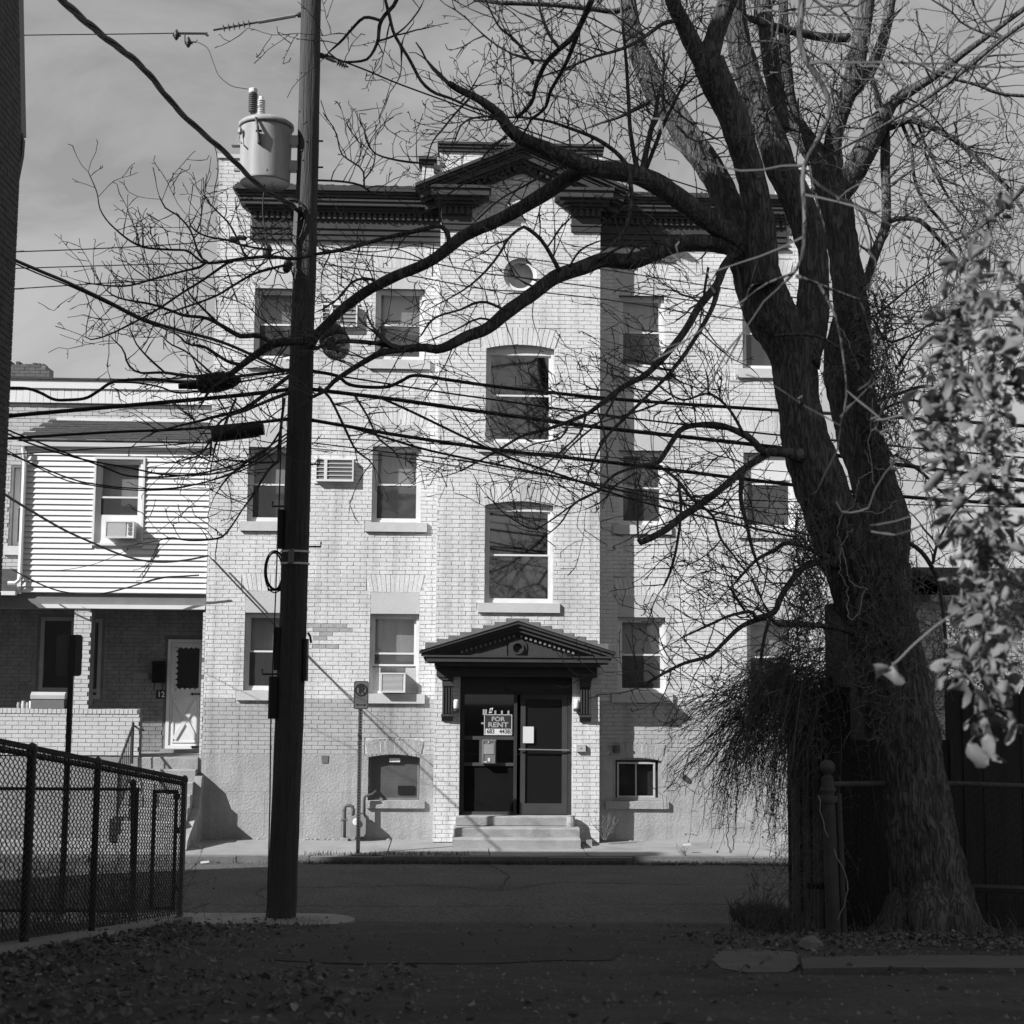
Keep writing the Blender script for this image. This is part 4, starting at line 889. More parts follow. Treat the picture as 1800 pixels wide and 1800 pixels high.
# grill on the porch wall (covered box), steps, rail
gr = thing('covered_grill', (X(85,1240,YS+.1), YS+.1, zwt), 'long box with a rounded pale lid resting on the porch wall', 'grill')
g0, g1 = X(57,1230,YS+.1), X(117,1230,YS+.1)
MB().box(g0+.01, g1-.01, YS-.02, YS+.2, zwt+.003, Z(1229,85,YS)).build('body', mat('grill_body', .14, .6), gr)
MB().prism_x([(YS-.03,Z(1228.5,85,YS)),(YS-.03,Z(1222,85,YS)),(YS+.03,Z(1216.5,85,YS)),(YS+.15,Z(1216.5,85,YS)),(YS+.21,Z(1222,85,YS)),(YS+.21,Z(1228.5,85,YS))][::-1], g0, g1).build('lid', mat('grill_lid', .4, .4), gr)
for i, px in enumerate((33, 41, 49, 54)):
    p = MB().lathe((X(px,1243,YS+.06), YS+.06, zwt+.003), [(.03,0),(.035,.05),(.028,.09+.02*(i % 2)),(.03,.1+.02*(i % 2))], 9).build('small_pot', mat('pot_%d' % i, (.25,.5,.3,.6)[i], .6)); tag(p, ('small dark pot at the left end of a row on the porch wall', 'pale pot second in the row on the porch wall', 'grey pot third in the row on the porch wall', 'white pot on the porch wall touching the long covered box')[i], 'pot', 'little pots on the porch wall')
stp = thing('porch_steps', (X(300,1400,23.3), 23.3, 0), 'flight of concrete steps from the pavement up to the porch door', 'steps')
n = 7; hs_ = zf/n; stx0, stx1 = X(232,1350,23.6), XL-.06
for i in range(n):
    bevel_box(stx0 if i > 2 else stx0, stx1, YS-.04-.2*(n-1-i)-.0, YS+.1, hs_*i+(.001 if i else -.02), hs_*(i+1), .015).build('step', STONE, stp)
ck = MB().prism_x([(YS-.04-.2*n, -.02), (YS+.1, -.02), (YS+.1, zf*.78), (YS-.25, zf*.78), (YS-.42, zf*.40), (YS-.2*n+.05, .12)][::-1], stx1+.004, XL+.05); ck.build('cheek_wall', STONE, stp)
rl = thing('stair_railing', (X(232,1340,YS-.15), YS-.15, zf), 'dark iron handrail climbing the porch steps beside the brick wall', 'railing')
rx = X(233,1300,YS-.1); topP = Vector((rx, YS-.1, Z(1275,233,YS-.1))); botP = Vector((rx-.0, YS-.95, Z(1342,207,YS-.95))); botP.x = X(209,1342,YS-.95)
MB().tube([(rx,YS-.1,zf-.1),topP+Vector((0,0,.05))], .022, 8).build('post', DMETAL, rl); MB().tube([topP, botP], .02, 8).build('handrail', DMETAL, rl); MB().tube([topP, (rx+.09, YS+.3, topP.z-.1)], .016, 6).build('return_rail', DMETAL, rl)
MB().tube([botP, (botP.x, botP.y, .3)], .022, 8).build('post', DMETAL, rl); MB().tube([topP-Vector((0,0,.75)), botP-Vector((0,0,.75))], .014, 6).build('lower_rail', DMETAL, rl)
for i in range(1, 7): q = topP.lerp(botP, i/7); MB().tube([q, q-Vector((0,0,.75))], .009, 5).build('baluster', DMETAL, rl)

# ------------------------------------------------------------------ house on the near left (its brick flank rises along the edge of the picture)
HX = X(33, 310, 14.5)
lh = thing('brick_house', (HX-4, 9, 0), 'dark brick house whose flank rises along the left edge of the picture', 'house')
m = MB(); zE2 = 10.2; zR2 = 14.4
m.prism_x([(3.5, -.3), (14.5, -.3), (14.5, 8.1), (14.05, zE2), (9.0, zR2), (3.5, zE2)], HX-10.7, HX); m.build('wall', REDJ, lh)
# flank bricks (wall runs along Y): individual bricks where the frame sees them
fb = brick_rows(13.2, 14.5, 3.0, 9.9, [], lambda z: (13.2, 14.5-max(0, z-8.1)*.214), seed=51)
visb = [b for b in fb if b[4] and b[0] > 13.9][:300]; vset = set(visb)
me = bpy.data.meshes.new('brick'); w, h = (BL-JT)/2, (ROW-JT)/2
qq = MB().box(0, .010, -w, w, -h, h); me.from_pydata(qq.v, [], qq.f); me.materials.append(REDBRK)
for b in visb:
    o = bpy.data.objects.new('brick', me); C.objects.link(o); o.parent = lh; o.location = Vector((HX+random.uniform(-.002,.002), (b[0]+b[1])/2, (b[2]+b[3])/2))-ORI[lh]
m = MB()
for b in fb:
    if b not in vset: m.box(HX-.001, HX+.0095, b[0], b[1], b[2], b[3])
stuff(m.build('flank_bricks', REDBRK, lh))
ovx = lambda px, py: X(px, py, 14.56)
MB().hexa([(HX-.3,14.49,8.12),(HX+.01,14.49,8.12),(HX+.01,14.66,8.12),(HX-.3,14.66,8.12),(HX-.3,14.04,zE2),(HX+.01,14.04,zE2),(HX+.01,14.21,zE2),(HX-.3,14.21,zE2)]).build('corner_casing', mat('casing_grey', .17, .6, .1), lh)
MB().prism_y([(ovx(20,232),Z(231,30,14.6)),(ovx(33,232),Z(231,30,14.6)),(ovx(43,250),Z(248,30,14.6)),(ovx(41,280),Z(276,30,14.6)),(ovx(33,318),Z(318,30,14.6)),(ovx(26,315),Z(318,30,14.6))][::-1], 14.51, 14.585).build('eave_bracket', DARKT, lh)
MB().prism_x([(14.3, zE2-.02), (14.3, zE2+.1), (9.0, zR2+.3), (3.2, zE2), (3.2, zE2-.12), (9.0, zR2+.05)], HX-10.75, HX+.02).build('roof', ROOFM, lh)
MB().box(-14.95, -10.9, 13.9, 14.3, zE2-.3, zE2+1.05).build('shade_upstand', REDJ, lh)  # unseen upstand added to lengthen the shadow on the far pavement
ga_ = thing('shade_block', (HX-4, -3, 0), 'unseen flat roofed brick block added to shade the alley foreground, nearer the viewer than the gabled house', 'building')
MB().box(HX-9, HX+.1, -9, 3.49, -.3, 7.15).build('wall', REDBRK, ga_); MB().box(HX-3, HX+.12, 2.5, 3.495, 7.151, 8.35).build('shade_riser', REDBRK, ga_); MB().box(HX-9.1, HX+.15, -9.1, 3.49, 7.151, 7.3).build('coping', CONC, ga_)  # out of view; raised block added to keep stray sun off the ground

# ------------------------------------------------------------------ house behind the trunk at the far right, and its bush
rh = thing('brick_house', (9.5, 25.5, 0), 'low brick house with a grey roof behind the hanging leaves at the right edge', 'house')
rx0, rx1, rzt = X(1560,1100,25.5), 17.0, Z(1060,1760,25.5)
MB().box(rx0, rx1, 25.5, 33, 0, rzt).build('wall', REDJ, rh); m = MB(); bb = brick_rows(rx0, rx1, .05, rzt, [], seed=61); sel = set(b for b in bb if b[4] and b[0] < X(1800,1100,25.5)); cnt = 0
sb_ = [b for b in bb if b in sel][-280:]; sset = set(sb_); single_bricks(rh, sb_, 25.5, GREYBRK, .012)
for b in bb:
    if b not in sset: brick_mesh(m, b, 25.5, .012)
stuff(m.build('brickwork', GREYBRK, rh))
MB().prism_x([(25.2, rzt-.1), (29.5, rzt+.75), (33.3, rzt-.1), (33.3, rzt), (29.5, rzt+.9), (25.15, rzt)], X(1735,1000,25.3), rx1+.3).build('roof', ROOFM, rh)
MB().box(rx0-.1, X(1735,1000,25.3), 25.3, 33, rzt, rzt+.12).build('flat_roof', ROOFM, rh)

# ------------------------------------------------------------------ utility pole and what hangs on it
PD = 16.7
pp = lambda px, py, d=PD: at(px, py, d)
pc = [(493.5,1622,26),(497,1560,25),(503,1400,24.5),(511,1200,24),(518,1000,23.5),(525,800,22.5),(531,600,21),(538,400,20),(543,200,18.8),(547,0,18.2),(550,-160,17.5)]
pole = thing('utility_pole', (pp(493,1620).x, PD, -.05), 'tall weathered wooden utility pole standing on the concrete pad at the near kerb', 'pole')
pts = [pp(a, b) for a, b, _ in pc]; pts[0].z = -.1; rads = [c*PD/FPX for _, _, c in pc]
dpts, dr = [], []
for i in range(len(pts)-1):
    n = 8
    for k in range(n): dpts.append(pts[i].lerp(pts[i+1], k/n)); dr.append(rads[i]+(rads[i+1]-rads[i])*k/n)
dpts.append(pts[-1]); dr.append(rads[-1])
m = MB().tube(dpts, dr, 44); base = 0                      # checks (long cracks) in the round wood
for i in range(len(dpts)):
    for k in range(44):
        v = Vector(m.v[i*44+k]); d = v-dpts[i]; h = mnoise.noise(Vector((k*1.7, i*.05, 3)))*.5+mnoise.noise(Vector((k*.9, i*.16, 9)))*.5
        m.v[i*44+k] = tuple(dpts[i]+d*(1+min(0, h+.12)*.22+h*.03+.05*mnoise.noise(Vector((math.cos(k*.1428)*1.2, math.sin(k*.1428)*1.2, i*.22)))))
m.build('shaft', POLEM, pole)
def pole_xy(py):
    for i in range(len(pc)-1):
        if pc[i+1][1] <= py <= pc[i][1]:
            t = (pc[i][1]-py)/(pc[i][1]-pc[i+1][1]); return (pc[i][0]+(pc[i+1][0]-pc[i][0])*t, pc[i][2]+(pc[i+1][2]-pc[i][2])*t)
    return pc[-1][0], pc[-1][2]
for px, py, s_ in [(479,890,-1),(564,961,1),(471,1037,-1),(562,816,1),(461,1185,-1),(565,248,1),(565,294,1)]:
    c, r = pole_xy(py); a = pp(c+s_*(r-3), py); b = pp(px, py); m = MB().tube([a, b, b+Vector((0,0,.055)) if py > 500 else b+Vector((.02*s_,0,0))], .011, 6).build('pole_step', DMETAL, pole)
# guards and boxes on the pole
for x0, x1, y0, y1, yd in [(482.5,497,1103,1178,.0),(531,541.5,1123,1197,.0),(472.5,492,1189,1263,.0),(489,502,898,965,.05)]:
    a = pp(x0, y1, PD+yd); b = pp(x1, y0, PD+yd); m = MB(); m.prism_z([(a.x+.02,PD-.11),(b.x-.02,PD-.11),(b.x,PD-.09),(b.x,PD+.1),(a.x,PD+.1),(a.x,PD-.09)], a.z, b.z); m.build('riser_guard', CABLE, pole)
MB().tube([pp(541,1112), pp(545,1118), pp(547,1130)], .014, 6).build('bent_spike', DMETAL, pole)
c, r = pole_xy(978); cp = pp(c, 978); rr = r*PD/FPX+.008
for py in (970, 991): q = pp(c, py); MB().lathe((q.x, PD, q.z-.012), [(rr,0),(rr+.006,.002),(rr+.006,.022),(rr,.024)], 28).build('steel_band', WPRINT, pole)
a, b = pp(509, 993), pp(520, 966); MB().hexa([(a.x,PD-rr-.02,a.z),(b.x,PD-rr-.05,a.z+.02),(b.x,PD-rr+.0,a.z+.02),(a.x,PD-rr+.03,a.z),(a.x,PD-rr-.02,b.z-.03),(b.x,PD-rr-.05,b.z),(b.x,PD-rr+.0,b.z),(a.x,PD-rr+.03,b.z-.03)]).build('tag_bracket', METAL, pole)
MB().prism_y([(pp(521,340).x,pp(521,366).z),(pp(528,340).x,pp(528,366).z),(pp(524,340).x,pp(521,470).z),(pp(518,340).x,pp(518,470).z)][::-1], PD-.175, PD-.12).build('conduit_strip', METAL, pole)
nl = MB()
for i in range(60):
    py = random.uniform(60, 1500); c, r = pole_xy(py); f = random.uniform(-.8, .8); q = pp(c+r*f, py); yy = PD-math.sqrt(1-f*f)*r*PD/FPX; nl.lathe((q.x, yy+.01, q.z), [(.008,0),(.008,.022)], 6, (f, -1, 0))
stuff(nl.build('old_nails', DMETAL, pole))
MB().tube([pp(497,690,PD-.1), pp(490,900,PD-.1), pp(476,1260,PD-.1), pp(474.5,1400,PD-.1), pp(470,1600,PD-.1)], .008, 5).build('ground_wire', DMETAL, pole)
coil = MB()
for k in range(6):
    cx, cy = 484+random.uniform(-2, 2), 1003+random.uniform(-3, 3); rx_, ry_ = 16+random.uniform(-2.5, 2.5), 35+random.uniform(-3, 3)
    coil.tube([pp(cx+rx_*math.cos(a), cy+ry_*math.sin(a), PD-.02+.01*k) for a in [2*math.pi*i/26 for i in range(27)]], .0075, 5)
co = coil.build('cable_coil', CABLE); tag(co, 'loops of spare black cable hung on the left side of the pole', 'cable')
# transformer
tc = pp(466, 330); TR = 47*PD/FPX; TH = (pp(466,232)-pp(466,326)).z; ty = PD-.02; tzb = tc.z+.05
tr = thing('transformer', (tc.x, ty, tzb), 'pale grey pole transformer can mounted left of the pole top', 'transformer')
MB().lathe((tc.x, ty, tzb), [(TR*.90,0),(TR*.93,-.015),(TR*.95,.0),(TR*.95,.02),(TR*.965,TH*.5),(TR*.98,TH-.02),(TR*.985,TH)], 40).build('tank', TANK, tr, True)
MB().lathe((tc.x, ty, tzb+TH), [(TR*1.03,0),(TR*1.06,.02),(TR*1.05,.05),(TR*.9,.085),(TR*.5,.105),(.001,.11)], 40).build('lid', TANK, tr, True)
for py, h in ((250,.10),(294,.09)):
    c, r = pole_xy(py); a = pp(506, py+8); b = pp(c-r+3, py-8); MB().box(a.x, b.x, ty-.06, ty+.06, a.z, b.z).build('mount_bracket', TANK, tr)
a = pp(408, 258); MB().box(a.x, a.x+.14, ty-.05, ty+.05, a.z, a.z+.09).build('lug', TANK, tr); a = pp(409, 302); MB().box(a.x+.02, a.x+.16, ty-.03, ty+.03, a.z, a.z+.03).build('lug', TANK, tr)
def bushing(px, y0, y1, r, m_, lean, d, nm):
    a, b = at(px-lean, y1, d), at(px, y0, d); ax = b-a; L = ax.length; p = [(r*.55, 0)]
    for i in range(9): p += [(r*.62, L*(.08+.09*i)), (r, L*(.10+.09*i)), (r*.95, L*(.125+.09*i)), (r*.62, L*(.145+.09*i))]
    p += [(r*.5, L*.93), (r*.5, L)]; return MB().lathe(a, p, 16, ax).build(nm, m_, tr, True)
bushing(445.5, 160, 200, .055, PORC, 1, ty-.1, 'bushing'); bushing(459, 170, 214, .05, PORCW, 0, ty+.1, 'bushing')
MB().lathe(at(445, 164, ty-.1), [(.045,0),(.05,.01),(.05,.05),(.03,.06)], 12).build('bushing_cap', WPRINT, tr)
MB().tube([at(447,200,ty-.12), at(450,208,ty-TR-.02), at(453,222,ty-TR-.05), at(456,250,ty-TR-.03)], .016, 6).tube([at(450,230,ty-TR-.02), at(460,230,ty-TR-.03)], .014, 6).build('arrester_strap', DMETAL, tr)
MB().box(at(453,236,ty-TR).x, at(460,236,ty-TR).x, ty-TR-.03, ty-TR+.02, at(456,252,ty-TR).z, at(456,236,ty-TR).z).build('terminal', METAL, tr)
MB().lathe(at(422,236,ty-.2), [(.02,0),(.03,.02),(.03,.05),(.015,.08)], 8).tube([at(421,236,ty-.2), at(419,246,ty-.22), at(425,252,ty-.28)], .01, 5).build('lid_clamp', METAL, tr)
text_part('B', .12, at(464,318,ty-TR).x, ty-TR*.93, tzb+.075, INK, tr, name='stencil', bold=.003)
# street lamp hanging behind the crossing branches
sl_ = thing('street_lamp', (pp(590,610,PD-.5).x, PD-.5, pp(590,640).z), 'street lamp head with a glass bowl on a bent arm right of the pole', 'street lamp')
lc = pp(588, 600, PD-.5)
ax = Vector((.35, -.35, -1)).normalized()
MB().lathe(lc-ax*.10, [(.05,-.12),(.11,-.08),(.15,0),(.165,.06),(.165,.10)], 24, ax).build('hood', DMETAL, sl_, True)
MB().lathe(lc-ax*.0, [(.155,0),(.165,.03),(.15,.12),(.11,.19),(.05,.225),(.001,.23)], 24, ax).build('glass_bowl', glass('lamp_glass', .45, .12, .25), sl_, True)
MB().lathe(lc+ax*.03, [(.02,0),(.03,.04),(.02,.12)], 10, ax).build('bulb', PORCW, sl_, True)
MB().tube([pp(548,612,PD-.1), pp(560,590,PD-.25), pp(585,580,PD-.4), pp(603,584,PD-.5), pp(611,596,PD-.55), pp(610,606,PD-.55)], .028, 8).build('arm', DMETAL, sl_, True)

# ------------------------------------------------------------------ cables
def smooth(pts, n=8):
    o = []; P = [pts[0]]+list(pts)+[pts[-1]]
    for i in range(1, len(P)-2):
        for k in range(n):
            t = k/n; a, b, c, d = P[i-1], P[i], P[i+1], P[i+2]
            o.append(.5*((2*b)+(c-a)*t+(2*a-5*b+4*c-d)*t*t+(3*b-a-3*c+d)*t**3))
    o.append(pts[-1]); return o
def cable(pxs, d0, d1, w, label, name='overhead_cable', group=None, m_=CABLE, jit=0):
    n = len(pxs)-1; L = [0]
    for i in range(n): L.append(L[-1]+math.hypot(pxs[i+1][0]-pxs[i][0], pxs[i+1][1]-pxs[i][1]))
    P = [at(x, y, d0+(d1-d0)*l/L[-1]) for (x, y), l in zip(pxs, L)]
    for i_, j_ in ((0, 1), (-1, -2)):
        if not -5 < pxs[i_][0] < 1805 or pxs[i_][1] < -5: e_ = P[i_]+(P[i_]-P[j_]).normalized()*6; P = [e_]+P if i_ == 0 else P+[e_]
    P = smooth(P); r0, r1 = w*d0/FPX/2, w*d1/FPX/2; r = (r0+r1)/2 if abs(d0-d1) < 6 else r1
    m = MB().tube(P, r, 6).build(name, m_, smooth=True); tag(m, label, 'cable', group); return m, P
LG = 'cables running left from the pole along the street'; RG = 'cables running right from the pole along the street'
cable([(-40,447),(20,443),(150,438),(300,430),(400,422),(430,419),(470,402),(520,372)], PD, PD, 2.2, 'uppermost of the three thin wires left of the pole above the siding house', 'overhead_wire', LG)
cable([(-40,474),(20,472),(180,467),(353,462),(440,458),(512,452)], PD, PD, 2.0, 'middle one of the three thin wires left of the pole above the siding house', 'overhead_wire', LG)
cable([(-40,510),(20,508),(180,498),(363,488),(450,480),(515,462)], PD, PD, 2.0, 'lowest of the three thin wires left of the pole above the siding house', 'overhead_wire', LG)
cable([(-60,681),(10,682),(47,683),(70,690),(95,702),(120,703),(150,700),(172,688),(195,673),(225,668),(270,667),(330,672),(400,664),(512,650)], PD, PD, 5.5, 'thick cable with a drooping loop in front of the white roof edge', 'overhead_cable', LG)
cable([(200,672),(240,673),(280,680),(310,690),(345,688),(420,672),(512,655)], PD-.05, PD-.05, 3.2, 'thin black cable hung under the drooping loop left of the pole', 'overhead_cable', LG)
cable([(-60,741),(8,732),(200,715),(400,697),(512,684)], PD, PD, 7.5, 'thickest cable left of the pole, sloping across the upper row house wall', 'overhead_cable', LG)
cable([(-60,775),(8,771),(190,760),(330,754),(430,745),(512,737)], PD, PD, 5, 'cable passing in front of the shingled porch roof', 'overhead_cable', LG)
cable([(-60,805),(10,800),(150,790),(300,782),(400,772)], PD, PD, 2.2, 'thin wire in front of the white gutter of the siding room', 'overhead_wire', LG)
cable([(-4,742),(5,752),(100,790),(180,820),(230,837),(310,837),(380,826),(440,806),(505,762)], 14.6, PD, 3.2, 'upper service wire sagging over the siding window', 'service_wire', 'service wires sagging past the siding window')
cable([(-4,748),(5,758),(60,782),(140,806),(220,821),(300,835),(380,832),(450,810),(505,768)], 14.6, PD, 3.0, 'service wire crossing the top of the siding window at a slant', 'service_wire', 'service wires sagging past the siding window')
cable([(-4,785),(5,793),(120,840),(180,853),(230,858),(290,859),(340,852),(400,836),(450,815),(508,780)], 14.6, PD, 2.6, 'lower service wire sagging across the middle of the siding window', 'service_wire', 'service wires sagging past the siding window')
cable([(-4,775),(5,787),(100,838),(160,853),(250,862),(330,855),(420,825),(508,772)], 14.6, PD, 2.2, 'lowest service wire sagging across the middle of the siding window', 'service_wire', 'service wires sagging past the siding window')
cable([(-4,850),(5,866),(50,895),(110,930),(160,953),(210,974),(250,985),(290,988),(330,984),(366,977)], 14.6, 23.8, 3.2, 'black wire sagging down to the hook at the siding corner', 'service_wire')
cable([(20,1000),(60,1022),(110,1040),(170,1044),(220,1034),(280,1016),(320,1013),(350,1011)], 23.6, 23.7, 2.6, 'loose wires stapled along the foot of the white siding', 'wire_or_shadow', 'wires slung along the siding')
cable([(40,1010),(80,1030),(130,1044),(190,1042),(250,1025),(300,1014),(345,1012)], 23.6, 23.7, 1.6, 'thinner loose wire beside the wires at the foot of the siding', 'wire_or_shadow', 'wires slung along the siding')
cable([(60,1004),(110,1002),(170,990),(240,958),(310,910),(370,860),(430,820),(505,775)], 23.6, PD, 1.4, 'hair thin wire rising across the siding towards the pole', 'service_wire')
cable([(368,978),(400,1012),(440,1054),(465,1080),(490,1106)], 23.95, 23.97, 2.0, 'thin wire slanting down the white brick left of the pole', 'wire_or_shadow')
cable([(538,1152),(600,1210),(700,1295),(758,1344)], 23.975, 23.975, 2.0, 'grey strand standing in for a wire shadow slanting down the white brick behind the no parking sign', 'wire_or_shadow', m_=mat('wire_shadow_grey', .2, .7))  # grey strand added in place of a wire's shadow on the wall
cable([(-4,432),(5,447),(60,472),(120,497),(190,530),(250,560),(320,582),(380,598),(430,618),(500,652)], 14.4, PD, 6, 'grey twisted cable falling from the left brick wall towards the pole', 'service_cable', m_=WIREM)
cable([(-4,436),(5,452),(60,478),(130,506),(200,539),(255,566),(330,590),(400,612),(500,656)], 14.4, PD, 2.6, 'thin wire strapped under the grey twisted cable at the left', 'service_cable')
# the triplex drop overhead: three strands wound round each other
_, P = cable([(60,-60),(115,5),(180,62),(250,118),(320,200),(400,272),(460,330),(515,362),(535,385)], 9.0, PD, 3.0, 'thick twisted overhead cable slanting from the top left to the pole', 'twisted_cable')
bpy.data.objects.remove(bpy.data.objects['twisted_cable']); Q = smooth(P, 3); m = MB()
for s_ in range(3):
    q = []
    for i, p in enumerate(Q):
        a = i*.17+s_*2.094; q.append(p+Vector((math.cos(a)*.7, 0, math.sin(a))).normalized()*.016)
    m.tube(q, .0145, 6)
tag(m.build('twisted_cable', CABLE, smooth=True), 'thick twisted overhead cable slanting from the top left to the pole', 'cable')
# right of the pole
cable([(545,652),(590,660),(612,675),(640,680),(680,680),(705,670),(730,660),(790,668),(860,678),(950,688),(1100,703),(1380,722),(1600,735),(1860,753)], PD, PD, 6.2, 'thick cable with a hump near the pole, crossing above the upper centre window rail', 'overhead_cable', RG)
cable([(545,684),(700,703),(870,727),(1050,751),(1370,787),(1640,825),(1860,852)], PD, PD, 7.2, 'thickest cable right of the pole, crossing the lower pane of the upper centre window', 'overhead_cable', RG)
cable([(545,738),(620,751),(700,765),(870,790),(1100,816),(1390,852),(1600,874),(1860,892)], PD, PD, 6.4, 'thick cable passing just under the sill of the upper centre window', 'overhead_cable', RG)
cable([(545,653),(640,668),(740,684),(850,700),(1100,734),(1400,768),(1860,810)], PD, PD, 3.2, 'thinner cable between the two thick cables across the upper centre window', 'overhead_cable', RG)
cable([(670,700),(720,722),(830,775),(900,806),(1000,840),(1090,871),(1200,900),(1400,945)], PD, PD+3, 4.2, 'cable branching downward to the right from the thickest cable', 'overhead_cable', RG)
cable([(600,746),(680,770),(760,793),(900,822),(1040,851),(1200,886),(1420,940)], PD, PD+3, 4, 'cable branching downward below the upper centre window', 'overhead_cable', RG)
cable([(545,778),(620,787),(700,797),(800,808),(900,826),(1050,850),(1200,872),(1400,882),(1860,893)], PD, PD, 2.2, 'thin wire drooping between the two centre windows', 'overhead_wire', RG)
cable([(545,770),(650,774),(750,779),(870,788),(1000,797),(1200,815),(1500,838),(1860,862)], PD, PD, 1.6, 'hair thin wire above the drooping wire between the centre windows', 'overhead_wire', RG)
cable([(545,788),(620,795),(760,812),(900,838),(1050,866),(1150,880),(1420,897)], PD, PD, 1.6, 'second hair thin wire under the drooping one between the centre windows', 'overhead_wire', RG)
OG = 'thin wires crossing above the third floor windows'
cable([(560,431),(650,443),(740,428),(760,430),(850,446),(950,458),(1090,478),(1250,503),(1400,523),(1860,575)], PD, PD, 2.0, 'upper thin wire across the round window', 'overhead_wire', OG)
cable([(560,437),(640,448),(735,458),(850,480),(950,492),(1200,526),(1380,552),(1540,557),(1700,557),(1860,558)], PD, PD, 2.2, 'middle thin wire across the round window', 'overhead_wire', OG)
cable([(560,463),(640,474),(730,486),(850,508),(950,514),(1090,530),(1300,562),(1500,567),(1860,575)], PD, PD, 2.2, 'lowest thin wire passing under the round window', 'overhead_wire', OG)
cable([(572,96),(640,122),(700,147),(790,180),(860,206),(1000,255),(1130,300),(1270,345),(1440,405)], PD, PD+6, 2.6, 'long wire falling from the pole top behind the tree', 'overhead_wire')
cable([(-30,63),(100,61),(200,60),(305,58.5),(365,58)], PD, PD, 2.0, 'single thin wire across the upper left sky ending in clamps', 'overhead_wire')
cable([(347,74),(365,85),(375,110),(385,133),(405,150),(425,155),(440,157)], PD, PD-.1, 1.3, 'fine jumper wire curling from the clamp to the transformer', 'jumper_wire')
for i, q in enumerate([[(465,325),(462,370),(467,410),(470,440),(480,470),(500,480),(515,465)], [(500,345),(520,350),(532,362),(530,385),(505,400),(470,415),(430,430),(410,422)], [(505,350),(525,372),(520,395),(490,420),(465,430),(445,455),(455,475),(475,470)], [(520,360),(535,380),(530,410),(515,440),(512,470),(520,500)], [(440,440),(432,460),(445,468),(465,462),(478,448),(500,440)]]):
    cable(q, PD-.15, PD-.15, 2.8, ('black drop lead hanging straight below the transformer', 'black lead curving from the pole to the upper left wire', 'black looped lead below the transformer can', 'black lead lying close along the pole below the transformer', 'small loop of black lead beside the crossing branch')[i], 'drop_lead', 'drop leads below the transformer')
cable([(762,428),(761,455),(760,486)], PD, PD, 2.4, 'short upright spacer joining the thin wires in front of the third floor', 'wire_spacer')
# dead end insulator strings
def insul(pts, d, nf, rf, label):
    a, b = at(*pts[0], d), at(*pts[1], d); o = thing('insulator', tuple(b), label, 'insulator', 'insulators'); m = MB().tube([a, b], .012, 6); m.lathe(b, [(.03,-.03),(.035,0),(.03,.03)], 8, b-a); m.build('rod', DMETAL, o)
    ax = (b-a).normalized(); L = (b-a).length; m = MB()
    for i in range(nf): m.lathe(a+ax*(L*(.12+.35*i/nf)), [(.014,-.012),(rf,0),(.014,.014)], 14, ax)
    m.build('disc', PORC, o); MB().tube([a+ax*L*.52, b-ax*.05], .024, 8).build('strain_rod', METAL, o); return o
insul([(375,53),(527,26)], PD, 6, .05, 'ribbed insulator rod reaching left from the pole top'); insul([(612,118),(566,98)], PD+.05, 4, .04, 'short insulator at the right side of the pole top')
ck_ = MB()
for px, py in ((310,62),(331,75)): p = at(px, py, PD); ck_.lathe(p-Vector((0,0,.06)), [(.01,0),(.03,.03),(.035,.06),(.03,.09),(.01,.13)], 8); ck_.tube([p-Vector((.04,0,0)), p+Vector((.05,0,0))], .018, 6)
ck_.tube([at(325,60,PD), at(325,73,PD), at(345,74,PD), at(346,70,PD)], .01, 6).tube([at(305,58.6,PD), at(360,59,PD), at(366,63,PD)], .014, 6)
tag(ck_.build('wire_clamp', DMETAL), 'pair of metal clamps on the single wire in the upper left sky', 'clamp')
a, b = at(372,765,PD-.1), at(464,754,PD-.1); ax = b-a; sc1 = MB().lathe(a, [(.05,0),(.085,.01),(.088,ax.length*.5),(.085,ax.length-.06),(.07,ax.length-.055),(.07,ax.length)], 18, ax).build('splice_closure', CABLE); tag(sc1, 'black cylindrical cable splice closure hanging left of the pole', 'splice')
m = MB(); a, b = at(345,676,PD-.1), at(408,669,PD-.1); m.lathe(a, [(.03,-.2),(.05,0),(.11,.04),(.12,(b-a).length*.6),(.09,(b-a).length),(.03,(b-a).length+.1)], 14, b-a)
for i in range(120):
    p = a.lerp(b, random.uniform(-.1, 1.05))+Vector((0, random.uniform(-.1, .1), random.uniform(-.1, .12))); q = p+Vector((random.uniform(-.2, .2), random.uniform(-.1, .1), random.uniform(-.05, .09))); m.tube([p, q], .005, 3)
tag(m.build('splice_closure', CABLE), 'black splice bundle overgrown with twigs left of the pole above the row house', 'splice')
lb_ = MB()
for px, py in ((470,442),(505,468)): lb_.lathe(at(px,py,PD-.2), [(.02,-.08),(.045,-.05),(.05,0),(.045,.05),(.02,.08)], 10, (.2,0,1))
for px, py in ((425,418),(412,420)): lb_.lathe(at(px,py,PD-.15), [(.01,-.06),(.03,-.04),(.03,.04),(.01,.06)], 8, (1,0,-.1))
tag(lb_.build('cable_connector', CABLE), 'black lumpy connectors on the drop leads left of the pole', 'connector')

